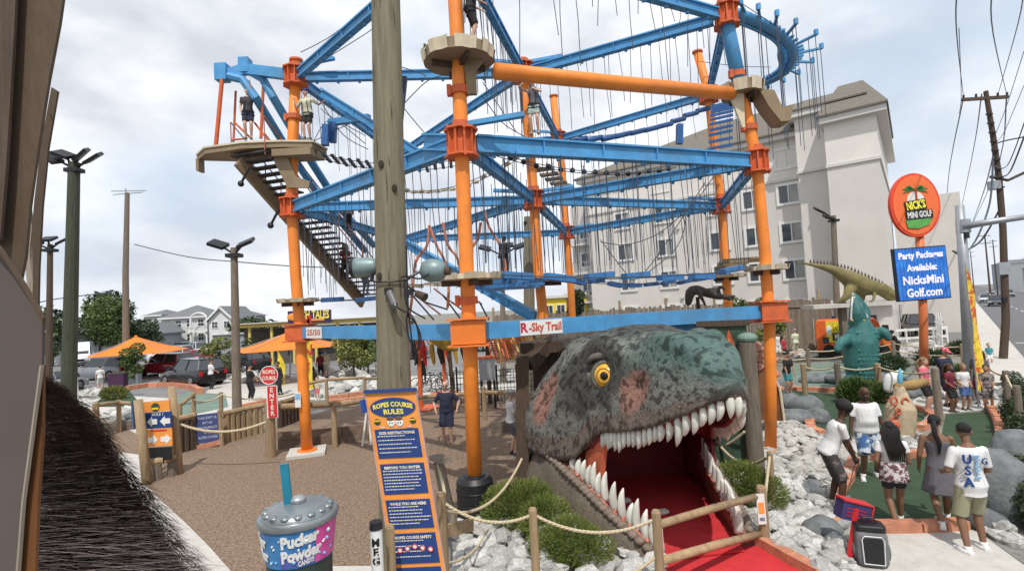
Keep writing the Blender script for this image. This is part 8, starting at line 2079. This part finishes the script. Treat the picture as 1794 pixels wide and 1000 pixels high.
# turquoise crocodile standing upright, snout to the sky
CDp = gbase(1510, 690).y
M_croc = mat('turquoise_hide', (.025, .11, .115), .6, scale=2.5, col2=(.045, .18, .165), bump=1.0, bscale=9, dirt=.35)
Q = lambda x, y, dy=0: P(x, y, CDp + dy)
cr = thing('crocodile_statue', 'turquoise crocodile statue rearing upright with pale open snout', 'crocodile statue', V((Q(1510, 690).x, CDp, 0)))
b = MB()
for pts, rs in (([Q(1510, 672), Q(1508, 640), Q(1508, 600), Q(1508, 575), Q(1502, 560)], [.4, .54, .57, .42, .28]), ([Q(1502, 565), Q(1502, 548, -.1), Q(1498, 530, -.05), Q(1494, 515)], [.3, .27, .16, .05]), ([Q(1512, 560), Q(1515, 545, .1), Q(1508, 530, .1), Q(1499, 516, .05)], [.22, .18, .12, .05]),
    ([Q(1490, 595), Q(1474, 600, -.3), Q(1468, 612, -.4)], [.26, .17, .13]), ([Q(1530, 590), Q(1546, 580, -.3), Q(1556, 592, -.4)], [.26, .17, .12]), ([Q(1494, 668), Q(1480, 684, -.2)], [.3, .2]), ([Q(1526, 668), Q(1540, 684, -.2)], [.3, .2])):
    pts = smooth_pts([V(p) for p in pts], 4); n = len(rs) - 1; rr = [float(np.interp(i / (len(pts) - 1) * n, range(n + 1), rs)) for i in range(len(pts))]; b.tube(pts, rr, 16); b.ell(pts[0], rr[0]); b.ell(pts[-1], rr[-1])
b.build('body', M_croc, cr, mods=[('REMESH', dict(mode='VOXEL', voxel_size=.04, use_smooth_shade=True)), ('SMOOTH', dict(factor=.5, iterations=2))])
b = MB()
for i in range(13):
    for j in range(-3, 4):
        u = i / 12; y = 582 + u * 92; c = Q(1508 + j * 5.4 + (i % 2) * 2.5, y, 0); wv = (j * 5.4 / 34); dz = math.sqrt(max(0, 1 - wv * wv)) * ipol([0, .4, .8, 1], [.42, .55, .51, .4], u) + .01
        if abs(wv) < .62: b.cyl(c - V((0, dz - .06, 0)), c - V((0, dz + .03, -.02)), .045, .008, 6)
b.build('scutes', mat('croc_scutes', (.10, .32, .30), .6), cr)['kind'] = 'stuff'
for side in (0, 1):
    for k in range(9):
        c = Q(1494 + (k * 2.6 if side else k * .3), 516 + k * 4.3, -.12); MB().cyl(c, c - V((0, .05, .05)), .03, .005, 6).build('tooth', M_tooth, cr)
MB().tube([Q(1491, 560, -.3), Q(1492, 535, -.25), Q(1494, 514, -.05), Q(1508, 532, -.1), Q(1520, 556, -.2)], .03, 6).build('pale_lip', M_tooth, cr)
for s in (1493, 1513): MB().ell(Q(s, 561, -.3), .04, nu=10, nv=8).build('eye', mat('amber_eye', (.75, .42, .03), .12), cr)
# tan long-tailed dinosaur on the fence
td = 27; Q = lambda x, y, dy=0: P(x, y, td + dy)
M_tand = mat('tan_dinosaur_hide', (.13, .115, .04), .8, scale=2, col2=(.26, .21, .09), bump=1.0, bscale=6, dirt=.5)
dn_t = blobfig('tan_dinosaur', 'tan long-tailed dinosaur statue with its head by the blue screen', 'dinosaur statue', [([Q(1396, 459), Q(1430, 465), Q(1460, 473), Q(1488, 488), Q(1510, 500), Q(1535, 505), Q(1550, 508)], [.04, .11, .24, .44, .52, .36, .25]), ([Q(1545, 506), Q(1562, 515), Q(1572, 523)], [.33, .26, .12]), ([Q(1545, 512), Q(1560, 524), Q(1568, 528)], [.22, .14, .08]), ([Q(1492, 500), Q(1484, 518, -.3), Q(1474, 526, -.2)], [.36, .2, .12]), ([Q(1504, 505, .3), Q(1510, 522, .3), Q(1505, 530, .2)], [.3, .16, .1]), ([Q(1532, 515, -.3), Q(1530, 525, -.4), Q(1522, 529, -.4)], [.1, .07, .05])], M_tand, V((Q(1500, 560).x, td, 0)), .06)
b = MB()
for k in range(22):
    x = 1420 + k * 6; c = Q(x, ipol([1396, 1430, 1460, 1488, 1510, 1535, 1550], [457, 460, 463, 470, 480, 491, 499], x), 0); b.cyl(c - V((0, 0, .05)), c + V((0, 0, .16)), .07, .01, 6)
b.build('back_spines', M_drk, dn_t)['kind'] = 'stuff'
MB().beam(Q(1474, 528), V((Q(1474, 528).x, td, 0)), .3, .3).build('support', M_oldwood, dn_t); MB().beam(Q(1505, 530), V((Q(1505, 530).x, td, 0)), .3, .3).build('support', M_oldwood, dn_t)
MB().box(V((Q(1490, 530).x, td, Q(1490, 534).z)), (4.6, 1.2, .2)).build('base', M_conc, dn_t)
# dark skeletal figures above the right end of the lower beam
rd = 16; Q = lambda x, y, dy=0: P(x, y, rd + dy)
blobfig('dark_lizard', 'dark brown lizard-like statue stretching right above the blue beam', 'lizard statue', [([Q(1206, 530), Q(1210, 512), Q(1222, 508), Q(1240, 514), Q(1262, 520), Q(1288, 518)], [.1, .16, .15, .13, .09, .03]), ([Q(1224, 512, -.1), Q(1232, 527, -.2), Q(1236, 535, -.2)], [.08, .05, .03]), ([Q(1250, 514), Q(1262, 503), Q(1270, 508)], [.06, .05, .03]), ([Q(1236, 508), Q(1256, 506), Q(1262, 514)], [.05, .05, .03]), ([Q(1262, 518), Q(1278, 525), Q(1286, 521)], [.05, .04, .02])], mat('dark_bronze', (.05, .042, .035), .6, bump=1, bscale=12), V((Q(1240, 600).x, rd, 0)), .03)
MB().tube([Q(1222, 520), V((Q(1222, 520).x, rd, 0))], .06, 8)
tag(MB().tube([V((Q(1222, 520).x, rd, 0)), Q(1222, 520)], .06, 8).build('statue_post', M_darkwood), 'dark post carrying the lizard-like statue', 'post')
# red spotted statue in the middle of the right course
sd_ = gbase(1578, 770).y; Q = lambda x, y, dy=0: P(x, y, sd_ + dy)
gs = blobfig('spotted_statue', 'pale spotted statue with orange rings and a yellow head left of the tall post', 'animal statue', [([Q(1576, 765), Q(1577, 740), Q(1578, 715), Q(1578, 695)], [.30, .34, .33, .18]), ([Q(1576, 700), Q(1576, 682)], [.16, .13])], mat('pale_hide', (.45, .36, .24), .7, scale=5, bump=.6, var=.25), V((Q(1578, 770).x, sd_, 0)), .03)
for x, y, r in ((1566, 702, 1.1), (1586, 704, 1.1), (1568, 738, 1.4), (1588, 722, 1), (1573, 720, .8), (1590, 742, .9)):
    c = Q(x, y, -.33 + .012 * abs(x - 1577)); MB().tube([c + V((.07 * r * math.cos(a_ * math.pi / 7), 0, .09 * r * math.sin(a_ * math.pi / 7))) for a_ in range(15)], .025, 6).build('ring_spot', mat('ring_orange', (.5, .12, .06), .7), gs)
MB().ell(Q(1568, 745, -.32), (.12, .08, .14)).build('red_patch', mat('ring_orange', (.5, .12, .06), .7), gs, smooth=True)
MB().tube([Q(1570, 678), Q(1600, 674, .1), Q(1622, 668, .2)], [.1, .13, .09], 10).build('log', mat('yellow_log', (.3, .19, .07), .8), gs, smooth=True)
b = MB(); b.tube([Q(1576, 682), Q(1577, 660), Q(1577, 645)], [.05, .06, .02], 8); b.build('plume', mat('sky_blue_paint', (.12, .4, .55), .6), gs, smooth=True)
blobfig('white_statue', 'small white bird statue behind the spotted statue', 'bird statue', [([P(1556, 680, 17), P(1562, 664, 17), P(1574, 654, 17), P(1580, 650, 17)], [.15, .22, .12, .05])], M_white, V((P(1562, 680, 17).x, 17, 0)), .04)

# ---------------------------------------------------------------- things in the middle distance
# orange harness rack with bikes
def rack(px, pyb, h, label):
    q = gbase(px, pyb); t = thing('orange_stand', label, 'stand', q, 'orange steel stands'); MB().cyl(q, q + V((0, 0, h)), .09, n=10).build('post', M_collar, t)
    MB().cyl(q, q + V((0, 0, .06)), .7, n=20).build('base', M_collar, t); MB().box(q + V((0, 0, h)), (2.2, .3, .12)).build('top_bar', M_collar, t)
    for k in range(6):
        MB().tube([q + V((-.9 + k * .36, -.1, h)), q + V((-.88 + k * .36, -.15, h - .6)), q + V((-.8 + k * .36, -.1, h - 1.2))], [.05, .11, .05], 7).build('hanging_harness', [M_red, mat('harness_yellow', (.5, .3, .05), .7), M_black][k % 3], t)
    return t
rack(738, 716, 3.0, 'orange stand right behind the big wooden pole'); rack(780, 690, 2.6, 'orange stand with harnesses behind the man in navy'); 
def bicycle(q, rz, label):
    t = thing('bicycle', label, 'bicycle', q, 'bicycles behind the man in navy', rz=rz)
    for s in (-.5, .5):
        w = MB().tube([(s + .33 * math.cos(a_ * math.pi / 12), 0, .34 + .33 * math.sin(a_ * math.pi / 12)) for a_ in range(25)], .02, 6).build('wheel', M_tyre, t, local=True)
        b = MB()
        for a_ in range(8): b.cyl((s, 0, .34), (s + .32 * math.cos(a_ * math.pi / 4), 0, .34 + .32 * math.sin(a_ * math.pi / 4)), .004, n=4)
        b.build('spokes', M_steel, w, local=True)
    b = MB()
    for a_, c_ in (((-.5, .34), (-.15, .32)), ((-.15, .32), (.35, .75)), ((-.15, .32), (-.25, .85)), ((-.25, .78), (.35, .75)), ((.35, .85), (.5, .34)), ((-.5, .34), (-.25, .78))): b.cyl((a_[0], 0, a_[1]), (c_[0], 0, c_[1]), .018, n=6)
    b.build('frame', M_black, t, local=True); MB().ell((-.26, 0, .9), (.13, .06, .035), nu=10, nv=6).build('saddle', M_black, t, local=True); MB().cyl((.36, -.25, 1.0), (.36, .25, 1.0), .015, n=6).build('handlebar', M_steel, t, local=True)
for k, (px, lb) in enumerate(((748, 'bicycle leaning left of the orange harness stand'), (762, 'bicycle between the two orange stands'), (778, 'bicycle just under the hanging harnesses'), (796, 'bicycle right of the harness stand'))): bicycle(gbase(px, 684), R(20 + 25 * k), lb)
# yellow ray sculpture and other shapes behind
yq = P(790, 592, 20)
ys = blobfig('yellow_sculpture', 'yellow curved sculpture under the blue beam right of the big pole', 'sculpture', [([P(752, 586, 20), P(775, 592, 20), P(800, 600, 20)], [.2, .42, .12]), ([P(772, 590, 20), P(782, 604, 20), P(800, 612, 20)], [.3, .25, .08])], mat('ochre_paint', (.42, .29, .05), .6, scale=3, var=.3), V((yq.x, 20, 0)), .05)
MB().cyl((yq.x, 20, 0), P(786, 604, 20), .08, n=8).build('post', M_darkwood, ys)
# orange red spiral lattice ride
lt = thing('lattice_ride', 'orange and yellow lattice climbing frame behind the centre pole', 'climbing frame', V((P(890, 640, 21).x, 21, 0)))
rg = random.Random(12)
for k in range(26):
    a_ = P(848 + k * 3.4, 575 + rg.uniform(-6, 6), 21 + rg.uniform(-1, 1)); c_ = P(862 + k * 3.6, 628 + rg.uniform(-14, 8), 21 + rg.uniform(-1, 1)); MB().cyl(a_, c_, .035, n=5).build('bar', [M_collar, mat('lattice_yellow', (.6, .4, .06), .5)][k % 2], lt)
for k in range(14):
    a_ = P(846 + k * 2, 580 + k * 4.2, 20.6); c_ = P(930 - k * 3, 577 + k * 4.0, 21.4); MB().cyl(a_, c_, .03, n=5).build('bar', M_collar, lt)
for px in (852, 935): MB().cyl(P(px, 572, 21), V((P(px, 572, 21).x, 21, 0)), .09, n=8).build('post', M_darkwood, lt)
t = thing('utility_cabinet', 'pale grey utility cabinet right of the centre orange pole', 'cabinet', V((P(853, 668, 20).x, 20, 0)))
a_, c_ = P(839, 628, 20), P(868, 664, 20); MB().box(((a_.x + c_.x) / 2, 20, (a_.z + c_.z) / 2), (c_.x - a_.x, .4, a_.z - c_.z)).build('body', M_steel, t); MB().box(((a_.x + c_.x) / 2, 20, a_.z + .04), (c_.x - a_.x + .06, .5, .07)).build('lid', M_collar, t)
for s in (-.25, .25): MB().cyl(((a_.x + c_.x) / 2 + s, 20, 0), ((a_.x + c_.x) / 2 + s, 20, c_.z), .05, n=6).build('leg', M_black, t)
# wire mesh fence behind
t = thing('mesh_fence', 'dark wire mesh fence behind the centre pole', 'fence', V((P(820, 670, 21.5).x, 21.5, 0))); x0, x1 = P(800, 660, 21.5).x, P(940, 660, 21.5).x
k = x0
b = MB()
while k < x1: b.cyl((k, 21.5, 0), (k, 21.5, 1.3), .012, n=4); k += .14
for z in (.05, .3, .55, .8, 1.05, 1.3): b.cyl((x0, 21.5, z), (x1, 21.5, z), .014, n=4)
b.build('mesh', M_cable, t)['kind'] = 'stuff'
for k in range(5): MB().cyl((x0 + (x1 - x0) * k / 4, 21.5, 0), (x0 + (x1 - x0) * k / 4, 21.5, 1.5), .04, n=6).build('post', M_black, t)
# purple planter box and planters
t = thing('purple_box', 'low dark purple box planter beside the slim tree', 'planter', gbase(207, 682)); q = gbase(207, 682); MB().box(q + V((0, 0, .5)), (1.0, .4, 1.0)).build('box', mat('aubergine', (.06, .02, .06), .6), t); MB().box(q + V((0, 0, 1.03)), (1.05, .45, .06)).build('rim', M_darkwood, t)
t = thing('stone_planter', 'grey planter of vertical slabs under the slim young tree', 'planter', gbase(230, 672)); q = gbase(230, 672)
for k in range(5): MB().box(q + V((-.5 + k * .25, 0, .35)), (.23, .4, .7)).build('slab', M_steel, t)
# white rail barrier by the parking
t = thing('white_barrier', 'white horizontal barrier rails in front of the parked dark car', 'barrier', gbase(1600, 603)); a_, c_ = gbase(1565, 606), gbase(1660, 600)
for z in (.45, 1.0): MB().beam(a_ + V((0, 0, z)), c_ + V((0, 0, z)), .06, .16).build('rail', M_white, t)
for k in range(5): q = a_.lerp(c_, k / 4); MB().beam(q, q + V((0, 0, 1.1)), .1, .1).build('post', M_white, t)
t = thing('white_gate_frame', 'tangle of white railings beside the grey steel pole', 'railing', gbase(1668, 600)); q = gbase(1668, 606)
for k in range(9): MB().beam(q + V((-.6 + k * .2, .3 * k, 0)), q + V((-.5 + k * .2, .3 * k, 1.8 + .3 * math.sin(k * 2))), .05, .05).build('bar', M_white, t)
for z in (.6, 1.4): MB().beam(q + V((-.6, 0, z)), q + V((1.0, 2.4, z)), .05, .05).build('rail', M_white, t)
# golf balls and small things on the green
for k, (px, py) in enumerate(((1640, 909), (1719, 857), (1489, 890))):
    q = G(px, py); tag(MB().ell((q.x, q.y, .03), .022, nu=10, nv=8).build('golf_ball', M_white, smooth=True), ['golf ball by the feet of the ponytailed woman', 'golf ball at the foot of the boulder', 'golf ball near the bending young man'][k], 'ball')
tag(MB().tube([(p.x, p.y, .03) for p in [G(1405, 897), G(1420, 893), G(1440, 891)]], .015, 5).build('fallen_stick', M_wood), 'short pale stick lying on the stones by the young man', 'stick')
bpy.data.objects.remove(TXO)
